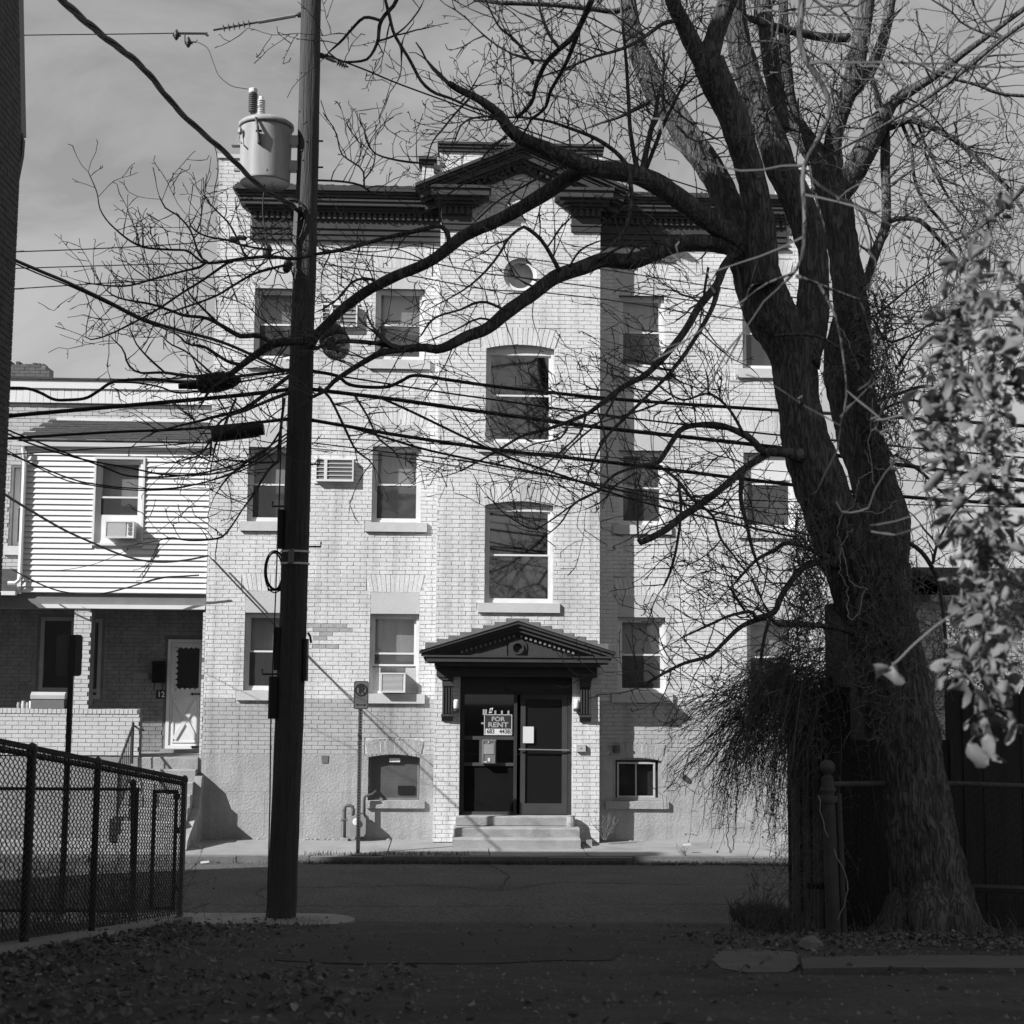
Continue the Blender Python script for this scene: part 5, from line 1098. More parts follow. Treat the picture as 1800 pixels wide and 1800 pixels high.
# ------------------------------------------------------------------ signs
YSG = 22.35
ns = thing('no_parking_sign', (X(630,1500,YSG), YSG, -.02), 'no parking sign with a struck out P and double arrow on a thin post', 'sign')
s0, s1 = X(622,1220,YSG), X(648,1220,YSG); z0, z1 = Z(1246.5,635,YSG), Z(1197,635,YSG); scx, scz = (s0+s1)/2, 0
def rrect(x0, x1, z0, z1, r, n=5):
    p = []
    for cx, cz, a0 in ((x1-r,z1-r,0),(x0+r,z1-r,90),(x0+r,z0+r,180),(x1-r,z0+r,270)):
        for i in range(n+1): a = R(a0+90*i/n); p.append((cx+r*math.cos(a), cz+r*math.sin(a)))
    return p
MB().prism_y(rrect(s0, s1, z0, z1, .03), YSG-.024, YSG-.02).build('plate', SIGNM, ns)
bd = MB(); o_, i_ = rrect(s0+.006, s1-.006, z0+.006, z1-.006, .026), rrect(s0+.014, s1-.014, z0+.014, z1-.014, .02); k = len(o_)
bd.add([(x, YSG-.0255, z) for x, z in o_]+[(x, YSG-.0255, z) for x, z in i_], [(a, (a+1) % k, (a+1) % k+k, a+k) for a in range(k)]); bd.build('border', INK, ns)
rz = z1-.135; g = MB(); n = 36; RA = .092
for i in range(n):
    a0, a1 = 2*math.pi*i/n, 2*math.pi*(i+1)/n
    g.add([(scx+r*math.cos(a), YSG-.027, rz+r*math.sin(a)*1.0) for r, a in ((RA*.80,a0),(RA*1.05,a0),(RA*1.05,a1),(RA*.80,a1))], [(0,1,2,3)])
d = RA*.66; g.add([(scx-d-.008, YSG-.0272, rz+d-.008), (scx-d+.008, YSG-.0272, rz+d+.008), (scx+d+.008, YSG-.0272, rz-d+.008), (scx+d-.008, YSG-.0272, rz-d-.008)], [(0,1,2,3)]); g.build('prohibition_ring', INK, ns)
text_part('P', .16, scx+.004, YSG-.0268, rz, INK, ns, bold=.009)
az_ = z0+.065; MB().add([(scx-.045,YSG-.027,az_-.006),(scx+.045,YSG-.027,az_-.006),(scx+.045,YSG-.027,az_+.006),(scx-.045,YSG-.027,az_+.006),(scx-.082,YSG-.027,az_),(scx-.045,YSG-.027,az_-.02),(scx-.045,YSG-.027,az_+.02),(scx+.082,YSG-.027,az_),(scx+.045,YSG-.027,az_+.02),(scx+.045,YSG-.027,az_-.02)], [(0,1,2,3),(4,5,6),(7,8,9)]).build('double_arrow', INK, ns)
m = MB(); xa, xb = X(627.5,1400,YSG), X(634.5,1400,YSG); m.box(xa, xa+.016, YSG-.019, YSG+.018, -.1, z1-.03); m.box(xb-.016, xb, YSG-.019, YSG+.018, -.1, z1-.03); m.box(xa+.0165, xb-.0165, YSG+.012, YSG+.018, -.1, z1-.03); 
i = .05
while i < z1-.1: m.box(xa+.0165, xb-.0165, YSG-.018, YSG+.0115, i, i+.022); i += .042
m.build('post', PIPEM, ns)
YB2 = 16.95
bs = thing('street_sign', (X(120,1600,YB2), YB2, -.05), 'back of a blank rectangular sign on a dark post behind the chain link fence', 'sign')
MB().prism_y(rrect(X(98,1150,YB2), X(143.5,1150,YB2), Z(1188.5,120,YB2), Z(1115.5,120,YB2), .035), YB2+.02, YB2+.026).build('plate', SIGNB, bs)
m = MB(); xa, xb = X(116,1300,YB2), X(125,1300,YB2); m.box(xa, xb, YB2-.02, YB2-.012, -.1, Z(1117,120,YB2)); m.box(xa, xa+.008, YB2-.012, YB2+.019, -.1, Z(1117,120,YB2)); m.box(xb-.008, xb, YB2-.012, YB2+.019, -.1, Z(1117,120,YB2)); m.build('post', DMETAL, bs)

# ------------------------------------------------------------------ chain link fence on the left
def fence_pts(px, py, d): p = at(px, py, d); return Vector((p.x, d, tz(p.x, d)))
f0, f1 = fence_pts(42, 1660, 11.5), fence_pts(317, 1612, 16.1); dirv = (f1-f0); dirv.z = 0; Lf = dirv.length; dirv /= Lf
def fpos(s, h): p = f0+dirv*s; return Vector((p.x, p.y, tz(p.x, p.y)+h))
FH = 1.47; lf = thing('chain_link_fence', tuple(fpos(0, 0)), 'dark chain link fence with twisted barbs running away along the left of the alley', 'fence')
for s_, r in ((-2.2,.030),(0,.036),(1.62,.029),(Lf,.032)):
    b = fpos(s_, -.1); MB().tube([b, fpos(s_, FH+.03)], r, 12).build('post', METAL if s_ == Lf else DMETAL, lf); MB().lathe(fpos(s_, FH+.02), [(r*1.15,0),(r*1.2,.03),(r*.9,.06),(.004,.075)], 12).build('post_cap', DMETAL, lf)
MB().tube([fpos(-2.6+i*(Lf+2.6)/24, FH) for i in range(25)], .024, 8).build('top_rail', DMETAL, lf)
m = MB(); sp = .046; n = int((Lf+2.6)/sp); H = int((FH-.06)/(sp*.62))
for i in range(n):
    s0_ = -2.6+i*sp; pts = []
    off = dirv.cross(Vector((0, 0, 1)))*.028
    for k in range(H+2):
        z = FH+.06-k*sp*.62
        pts.append(fpos(s0_+(sp*.5 if (k+i) % 2 else -sp*.5)*1.05, z)+off+dirv.cross(Vector((0,0,1)))*(.004 if k % 2 else -.004))
    m.tube(pts, .0050, 4, False)
    p = fpos(s0_, FH+.055)+off; 
    m.tube([p-dirv*.016-Vector((0,0,.03)), p-dirv*.012+Vector((0,0,.012)), p+dirv*.012+Vector((0,0,.012)), p+dirv*.016-Vector((0,0,.03))], .006, 4)
stuff(m.build('mesh', DMETAL, lf))
tie = MB()
for i in range(9): q = fpos(-2.3+i*.85, FH); tie.lathe(q, [(.028,-.01),(.031,0),(.028,.01)], 8, dirv)
tie.build('wire_ties', METAL, lf)
slab('fence_kerb', [(fpos(-2.6,0)+Vector(q)).to_2d() for q in ((-.12,0,0),(.10,0,0))]+[(fpos(Lf+.12,0)+Vector(q)).to_2d() for q in ((.10,0,0),(-.12,0,0))], .07, CONC, .3)
# gate and return fence along the pavement behind it
gt = thing('chain_link_gate', (f1.x-.6, 16.3, .0), 'narrow chain link gate with a tubular frame at the far end of the fence', 'gate')
def pipe_rect(x0, x1, z0, z1, y, root, r=.021, diag=False):
    m = MB().tube([(x0,y,z0),(x0,y,z1)], r, 8).tube([(x1,y,z0),(x1,y,z1)], r, 8).tube([(x0-.02,y,z1),(x1+.02,y,z1)], r, 8).tube([(x0-.02,y,z0),(x1+.02,y,z0)], r, 8)
    if diag: m.tube([(x0+.01,y,z1-.1),(x0+.12,y,z1-.02)], r*.8, 6)
    m.build('frame', DMETAL, root); w = MB(); n = int((x1-x0)/.05)
    for i in range(n+1):
        xx_ = x0+.02+i*(x1-x0-.04)/n; w.tube([(xx_+(.026 if (k+i) % 2 else -.026), y+(.004 if k % 2 else -.004), z1-k*.034) for k in range(int((z1-z0)/.034))], .003, 3, False)
    stuff(w.build('mesh', DMETAL, root))
ge = 16.3; gx = lambda px: X(px, 1500, ge); gz = lambda py: Z(py, 250, ge)
pipe_rect(gx(268), gx(307), gz(1596), gz(1391), ge, gt)
hm = MB()
for py in (1400, 1460, 1560): p = at(311, py, ge-.05); hm.box(p.x-.03, p.x+.03, p.y-.02, p.y+.02, p.z-.03, p.z+.03)
hm.build('hinge', DMETAL, gt)
g2 = thing('fence_panel', (gx(150), ge+.1, 0), 'second chain link panel along the pavement, seen through the fence', 'fence'); pipe_rect(gx(-40), gx(234), gz(1604), gz(1389), ge+.12, g2, .018)
MB().tube([at(234,1604,ge+.12), at(234,1380,ge+.12)], .03, 8).build('post', DMETAL, g2); MB().lathe(at(234,1380,ge+.12), [(.036,0),(.04,.03),(.01,.07)], 8).build('post_cap', DMETAL, g2)
# dark bin and weeds behind the mesh
p = at(212, 1478, 23.55); bn = thing('crate', (p.x, 23.55, 0), 'small dark crate at the foot of the porch wall, seen through the chain link', 'crate')
for k in range(4): MB().box(p.x-.15, p.x+.15, 23.4, 23.42, .02+k*.09, .10+k*.09).build('slat', DWOOD, bn); MB().box(p.x-.15, p.x+.15, 23.68, 23.70, .02+k*.09, .10+k*.09).build('slat', DWOOD, bn)
MB().box(p.x-.14, p.x+.14, 23.421, 23.679, .0, .36).build('lining', BLACK, bn)

# ------------------------------------------------------------------ right side: board fence, post with ball, chain link, picket fence
wf = thing('board_fence', (X(1430,1600,15), 15.0, tz(3,15)), 'weathered upright board fence seen edge on under the vines right of the alley', 'fence')
bpx = [1386,1392,1399,1406,1413,1419,1424,1430,1437,1446,1452,1456,1460]
for i, px in enumerate(bpx):
    d = 16.2-i*.13; t = X(px, 1450, d); w = (bpx[i+1]-px if i < len(bpx)-1 else 8)*d/FPX; zt_ = Z(1232-i*3+random.uniform(-8, 8), px, d); y_ = d
    MB().hexa([(t,y_,tz(t,y_)-.05),(t+w*.78,y_-.03,tz(t,y_)-.05),(t+w*.78+.02,y_+.09,tz(t,y_)-.05),(t+.02,y_+.12,tz(t,y_)-.05),(t+.004,y_,zt_),(t+w*.78,y_-.03,zt_+random.uniform(-.03,.03)),(t+w*.78+.02,y_+.09,zt_),(t+.02,y_+.12,zt_)]).build('board', WOODF if i % 3 else DWOOD, wf)
for px, w, d, py in ((1466,14,14.6,1205),(1480,17,14.7,1208)):
    t = X(px, 1400, d); MB().box(t, t+w*d/FPX, d, d+.03, tz(t, d)-.05, Z(py, px, d)).build('board', DWOOD, wf)
a = at(1400,1480,15.6); 
for py in (1290, 1560): MB().box(X(1392,py,15.6), X(1470,py,14.6), 14.9, 14.95, Z(py,1430,15), Z(py-10,1430,15)).build('rail', DWOOD, wf)
cf = thing('pipe_fence', (X(1464,1640,13.6), 13.6, tz(3.5,13.6)), 'old pipe fence with a ball topped post and sagging mesh in front of the tree', 'fence')
pb_ = at(1466, 1645, 13.6); ptop = at(1455, 1370, 13.6)
MB().tube([(pb_.x,13.6,tz(pb_.x,13.6)-.1), ptop], [.070,.058], 14).build('post', RUSTM, cf); MB().lathe(at(1455,1372,13.6), [(.05,0),(.055,.03),(.03,.05),(.045,.07),(.066,.10),(.07,.125),(.06,.16),(.03,.185),(.003,.19)], 16).build('ball_finial', RUSTM, cf, True)
MB().lathe(at(1456,1404,13.6), [(.085,-.03),(.09,0),(.085,.03)], 12).lathe(at(1455.5,1388,13.6), [(.07,-.02),(.075,0),(.07,.02)], 12).build('clamp_band', RUSTM, cf)
MB().tube([at(1458,1379,13.6), at(1500,1378,13.9), at(1600,1377,14.3)], .026, 8).build('top_rail', RUSTM, cf); MB().tube([at(1600,1377,14.3), at(1690,1378,14.45), at(1860,1384,14.6)], .026, 8).build('top_rail', RUSTM, cf); MB().tube([at(1474,1395,13.6), at(1484,1640,13.6)], .028, 8).build('post', RUSTM, cf)
MB().tube([at(1640,1558,14.4), at(1860,1566,14.6)], .04, 6).build('lower_rail', DMETAL, cf); m = MB(); x0 = at(1476,1500,13.58).x; x1 = at(1840,1500,13.9).x; n = int((x1-x0)/.055)
for i in range(n+1):
    xx_ = x0+i*(x1-x0)/n; yy = 13.62+min(.75, (xx_-x0)*1.1); top = Z(1380,1600,13.6)
    m.tube([(xx_+(.0285 if (k+i) % 2 else -.0285), yy+.03*math.sin(i*.3+k*.1), top-k*.036) for k in range(33)], .0024, 3, False)
stuff(m.build('mesh', DMETAL, cf))
pk = thing('picket_fence', (X(1745,1640,15.4), 15.4, tz(5,15.4)), 'dark wooden fence of pointed pickets behind the leaning trunk at the right', 'fence')
x = X(1693,1300,15.4); i = 0
while x < X(2500,1300,15.4):
    w = .205; zt_ = Z(1196+random.uniform(-6,6), 1750, 15.4); zb_ = tz(x, 15.4)-.05
    MB().prism_y([(x,zb_),(x+w-.003,zb_),(x+w-.003,zt_-.14),(x+w*.72,zt_-.03),(x+w*.5,zt_),(x+w*.28,zt_-.03),(x,zt_-.14)], 15.4-.012*(i % 2), 15.42).build('picket', DWOOD, pk); x += w; i += 1
MB().box(X(1685,1300,15.4), x, 15.43, 15.5, Z(1235,1750,15.4), Z(1226,1750,15.4)).build('rail', DWOOD, pk); MB().box(X(1484,1500,15.5), X(1692,1300,15.45), 15.46, 15.5, tz(4.5,15.5)-.1, Z(1300,1600,15.5)).build('low_panel', DWOOD, pk)
MB().box(X(1668,1300,15.45), X(1697,1300,15.45), 15.42, 15.56, tz(4.8,15.4)-.1, Z(1190,1690,15.4)).build('gate_post', DWOOD, pk)

# ------------------------------------------------------------------ the big bare tree
TD = 14.2
tree = thing('tree', (X(1612,1640,TD), TD, tz(4.4,TD)), 'huge leaning bare tree with several stems and drooping limbs across the white block', 'tree')
trnd = random.Random(11)
def limb3(px, d0, d1):
    L = [0]
    for i in range(len(px)-1): L.append(L[-1]+math.hypot(px[i+1][0]-px[i][0], px[i+1][1]-px[i][1]))
    T = L[-1] or 1; P = [at(q[0], q[1], d0+(d1-d0)*l/T) for q, l in zip(px, L)]
    Rr = [q[2]*(d0+(d1-d0)*l/T)/FPX/2 for q, l in zip(px, L)]
    return P, Rr
def bark_tube(m, P, Rr, n, step, rough, seed):
    S = smooth(P, 10); RS = []
    for i in range(len(P)-1):
        for k in range(10): RS.append(Rr[i]+(Rr[i+1]-Rr[i])*k/10)
    RS.append(Rr[-1]); pts, rs = [S[0]], [RS[0]]; acc = 0
    for i in range(1, len(S)):
        acc += (S[i]-S[i-1]).length
        if acc >= step or i == len(S)-1: pts.append(S[i]); rs.append(RS[i]); acc = 0
    b = len(m.v); m.tube(pts, rs, n); l = 0
    for i in range(len(pts)):
        if i: l += (pts[i]-pts[i-1]).length
        for k in range(n):
            v = Vector(m.v[b+i*n+k]); d = v-pts[i]; a = 2*math.pi*k/n
            cyl = Vector((math.cos(a)*2.6*min(1.2, rs[i]*5+.35), math.sin(a)*2.6*min(1.2, rs[i]*5+.35), l*.9+seed*7))
            h = mnoise.noise(cyl*1.0)*.5
            rdg = abs(mnoise.noise(Vector((math.cos(a)*rs[i]*16, math.sin(a)*rs[i]*16, l*3.2+seed))))+.5*abs(mnoise.noise(Vector((math.cos(a)*rs[i]*32, math.sin(a)*rs[i]*32, l*7+seed))))
            m.v[b+i*n+k] = tuple(pts[i]+d*(1+h*rough)+d.normalized()*(rdg-.32)*min(.07, rs[i]*.2))
    return pts, rs
MAIN = [  # (pixel path with width), depth start, depth end, name
 ([(1642,1662,156),(1642,1600,136),(1624,1500,124),(1607,1400,112),(1590,1300,116),(1570,1200,120),(1548,1100,122),(1522,1000,142),(1512,940,152),(1503,895,156)], 14.2, 14.25, 'trunk'),
 ([(1510,1040,76),(1478,960,86),(1457,900,88),(1439,850,88),(1423,800,86),(1411,745,80),(1402,700,72),(1395,640,76),(1380,590,86),(1352,545,88),(1335,500,84),(1322,450,76)], 14.2, 14.2, 'main_stem'),
 ([(1552,1000,84),(1556,920,84),(1542,870,78),(1515,780,78),(1497,700,82),(1488,650,82),(1493,590,70),(1497,550,64),(1484,450,54),(1463,350,60),(1452,320,60)], 14.4, 15.0, 'main_stem'),
 ([(1410,640,64),(1424,570,62),(1430,510,54),(1430,450,52),(1418,400,57),(1400,350,56),(1375,300,55),(1358,250,53),(1330,178,49),(1308,110,45),(1294,50,42),(1288,-40,38)], 14.2, 14.4, 'main_stem'),
 ([(1340,500,60),(1338,420,56),(1333,370,50),(1320,310,50),(1308,267,50),(1282,190,54),(1262,150,58),(1245,110,58)], 13.9, 13.5, 'main_stem'),
 ([(1335,470,60),(1310,420,52),(1290,385,48),(1268,330,48),(1240,285,48),(1205,235,48),(1172,182,47),(1140,133,42),(1116,67,34),(1104,0,28),(1098,-60,24)], 14.5, 15.2, 'main_stem')]
LIMBS = [
 ([(1245,120,44),(1222,85,34),(1203,45,30),(1185,10,28),(1170,-40,26)], 13.5, 13.2), ([(1245,115,40),(1254,75,36),(1268,30,36),(1284,-10,34),(1296,-60,30)], 13.5, 13.3),
 ([(1372,230,36),(1362,150,30),(1352,80,33),(1342,20,32),(1336,-50,30)], 14.6, 14.8),
 ([(1455,330,54),(1440,280,44),(1415,245,38),(1392,200,28),(1382,140,24),(1378,60,20),(1376,-30,16)], 15.0, 15.3),
 ([(1470,335,40),(1465,290,36),(1464,250,33),(1476,208,29),(1492,158,32),(1508,95,34),(1520,30,30),(1528,-40,28)], 15, 14.8),
 ([(1468,345,46),(1495,308,45),(1522,262,42),(1545,215,36),(1568,182,23),(1598,161,20),(1644,133,15),(1690,97,12),(1755,49,10),(1810,8,9)], 15, 14.3),
 ([(1520,500,16),(1528,478,16),(1543,433,18),(1557,394,18),(1558,340,17),(1556,285,18),(1556,245,19),(1552,215,22)], 14.9, 14.9),
 ([(1494,165,26),(1515,140,24),(1538,108,22),(1556,55,20),(1566,-10,18)], 14.9, 15.2),
 ([(1492,66,18),(1450,66,17),(1400,56,16),(1350,44,15),(1318,32,12)], 14.9, 14.6),
 ([(1556,226,15),(1578,218,14),(1605,212,12),(1655,232,11),(1700,262,10),(1740,300,9),(1775,335,8),(1812,392,7)], 14.8, 14.2),
 # the two long limbs reaching left
 ([(1345,470,60),(1312,432,44),(1265,400,40),(1215,365,38),(1165,330,37),(1110,305,35),(1050,297,33),(1010,284,31),(960,262,28),(915,243,25),(893,225,22),(880,205,20),(855,183,16),(830,168,13),(805,157,12),(788,146,10)], 14.0, 13.2),
 ([(1020,298,30),(985,322,28),(950,345,26),(880,385,23),(820,412,22),(790,435,22),(750,463,20),(690,488,19),(640,515,18),(600,545,17),(565,580,16),(540,598,16),(510,600,15),(480,605,15),(445,627,13),(425,642,11),(402,660,9)], 13.8, 14.6),
 ([(1335,470,50),(1300,440,36),(1249,427,31),(1191,429,30),(1115,458,29),(1061,457,27),(1020,472,26),(978,486,26),(942,512,25),(894,547,24),(855,578,22),(819,592,20),(775,613,17),(745,611,15),(709,613,13)], 14.0, 13.4),
 ([(709,613,12),(672,605,9),(620,600,8),(590,602,7),(550,614,6)], 13.4, 13.6), ([(715,614,12),(672,620,11),(642,635,10),(611,654,9),(587,670,8),(572,686,7),(545,700,5)], 13.4, 13.6),
 ([(1290,448,20),(1272,470,16),(1260,500,15),(1230,537,15),(1203,583,13),(1167,627,12),(1133,660,11),(1100,677,10),(1060,707,9),(1033,727,8),(1000,741,7),(960,755,6),(917,767,5),(870,795,4),(810,828,3)], 13.9, 13.2),
 ([(1262,505,11),(1250,545,9),(1212,610,8),(1180,653,7),(1147,687,6),(1100,733,6),(1067,767,5),(1048,800,4),(1033,836,3)], 13.9, 13.4),
 ([(1410,800,30),(1375,795,16),(1340,792,14),(1325,776,12),(1307,763,12),(1267,748,11),(1227,747,10),(1197,755,10),(1177,783,9),(1157,813,8),(1133,817,6),(1083,833,5),(1050,863,4),(1020,880,3)], 14.0, 13.3),
 ([(1350,797,14),(1333,807,14),(1300,830,13),(1267,860,13),(1230,887,13),(1200,907,13),(1167,933,12),(1127,953,11),(1122,948,5)], 14.0, 13.2),
 ([(1305,832,9),(1303,850,9),(1303,883,8),(1313,923,7),(1323,967,6),(1337,1003,4)], 13.8, 13.6), ([(1157,818,6),(1190,843,6),(1217,877,6),(1253,907,5),(1267,947,5),(1290,977,4),(1317,1013,3)], 13.6, 13.5),
 ([(1193,850,6),(1197,900,5),(1190,957,5),(1180,1000,5),(1167,1030,4)], 13.5, 13.5),
 ([(1470,990,20),(1442,989,13),(1417,994,12),(1394,1017,12),(1372,1050,11),(1358,1078,11),(1305,1100,8),(1272,1130,7),(1247,1153,7),(1200,1167,6),(1150,1193,5),(1127,1207,4)], 14.0, 13.4),
 ([(1358,1078,8),(1328,1085,8),(1322,1075,7),(1300,1078,6),(1278,1084,5),(1250,1097,5),(1200,1120,3)], 13.7, 13.4), ([(1356,1082,7),(1344,1119,6),(1333,1189,6),(1328,1217,5),(1303,1242,4)], 13.7, 13.6),
 ([(1470,985,14),(1439,972,9),(1405,958,8),(1380,955,8),(1361,967,7),(1328,986,6),(1292,1025,4)], 14.0, 13.5), ([(1500,1110,16),(1478,1105,10),(1444,1100,9),(1405,1097,9),(1367,1098,8),(1356,1085,6)], 14.0, 13.8),
 ([(1520,712,8),(1545,703,7),(1575,694,6),(1617,680,6),(1665,677,5),(1720,660,3)], 14.6, 14.8), ([(1530,735,6),(1547,722,5),(1589,705,5),(1617,706,4),(1650,722,3)], 14.6, 14.9),
 ([(1558,392,12),(1575,385,10),(1610,385,9),(1628,397,9),(1650,420,8),(1668,440,8),(1692,472,6),(1720,520,4)], 14.9, 14.7),
 ([(1585,216,7),(1602,262,6),(1607,310,6),(1622,350,6),(1660,395,5),(1690,440,4)], 14.8, 14.6), ([(1612,212,6),(1625,250,5),(1640,280,5),(1650,310,4),(1690,328,3),(1698,345,2)], 14.8, 14.6), ([(1600,215,5),(1622,260,5),(1640,300,4),(1670,350,4),(1710,400,3),(1740,430,2)], 14.8, 14.5),
 ([(1126,305,10),(1118,290,9),(1108,230,8),(1105,180,7),(1100,100,6),(1094,40,5),(1090,-20,4)], 13.8, 13.6), ([(1128,305,12),(1135,270,11),(1145,225,10),(1152,200,8),(1160,150,6),(1175,100,5)], 13.8, 14.2), ([(1133,305,8),(1150,260,8),(1168,215,7),(1185,180,6),(1200,150,5),(1206,130,4)], 13.8, 13.2),
 ([(1110,302,9),(1090,275,8),(1070,258,8),(1040,240,7),(1000,225,6),(960,212,5),(905,206,4),(850,212,3)], 13.8, 13.5),
 ([(1195,35,8),(1165,42,8),(1142,58,7),(1111,78,7),(1084,89,6),(1044,100,5),(1000,118,4),(950,135,3)], 13.3, 12.6), ([(1110,10,11),(1080,20,10),(1050,17,9),(1010,12,9),(975,9,8),(930,7,8),(880,5,8)], 14.8, 14.4),
 ([(1140,178,12),(1120,190,9),(1090,205,6),(1060,215,5)], 15, 14.8), ([(1190,180,14),(1205,200,13),(1218,220,10),(1240,250,9),(1258,280,8)], 14.8, 14.4),
 ([(1040,0,12),(1022,40,11),(1010,62,11),(985,85,10),(960,110,9),(942,150,8),(935,180,7),(910,205,7),(905,195,5)], 9.5, 10.4), ([(1015,60,9),(1000,100,8),(985,130,7),(968,160,7),(958,190,6),(933,210,6)], 9.5, 10.5),
 ([(985,86,7),(965,60,6),(950,20,5),(945,-20,4)], 9.8, 10.2), ([(937,112,6),(905,70,5),(880,50,4),(865,25,3),(850,-10,3)], 10.1, 10.4),
 ([(700,-10,7),(693,8,7),(675,28,7),(667,45,7),(664,72,6),(652,97,5),(637,107,5),(600,108,4),(580,94,3)], 12.6, 13.0), ([(668,36,6),(640,31,6),(615,55,5),(600,72,5),(580,90,3),(568,104,2)], 12.6, 13), ([(664,72,4),(680,68,4),(694,62,4)], 12.7, 12.7),
 ([(675,-10,6),(685,30,6),(694,62,6),(720,105,6),(740,142,6),(762,162,6),(790,172,5),(812,182,5)], 12.6, 12.9), ([(694,62,4),(715,45,3),(735,20,3),(743,5,2)], 12.7, 12.8),
 ([(1800,330,10),(1770,360,9),(1740,385,8),(1715,405,7)], 9, 8.6), ([(1830,20,8),(1760,70,8),(1700,120,8),(1640,165,7),(1580,205,6),(1500,250,5),(1420,290,4)], 10.5, 10.0),
 ([(1830,170,7),(1760,165,6),(1720,150,6),(1680,140,5),(1640,128,5)], 11, 11), ([(1300,-300,16),(1380,-130,14),(1408,-20,13),(1406,70,11),(1420,110,12),(1440,140,11),(1460,190,9),(1440,240,8),(1412,300,9),(1415,380,9),(1410,450,7),(1395,480,6),(1370,505,4)], 6.6, 6.2),
 ([(1395,480,5),(1345,500,4),(1312,525,3)], 6.2, 6.3), ([(1400,485,7),(1440,500,6),(1490,520,5),(1520,530,3)], 6.2, 6.3), ([(1440,500,5),(1470,560,5),(1484,640,4),(1488,697,4),(1477,752,3)], 6.2, 6.3), ([(1360,590,5),(1400,588,6),(1440,592,6),(1480,615,5),(1505,630,3)], 13.75, 13.3), ([(1480,615,5),(1495,650,5),(1515,665,3)], 13.4, 13.4)]
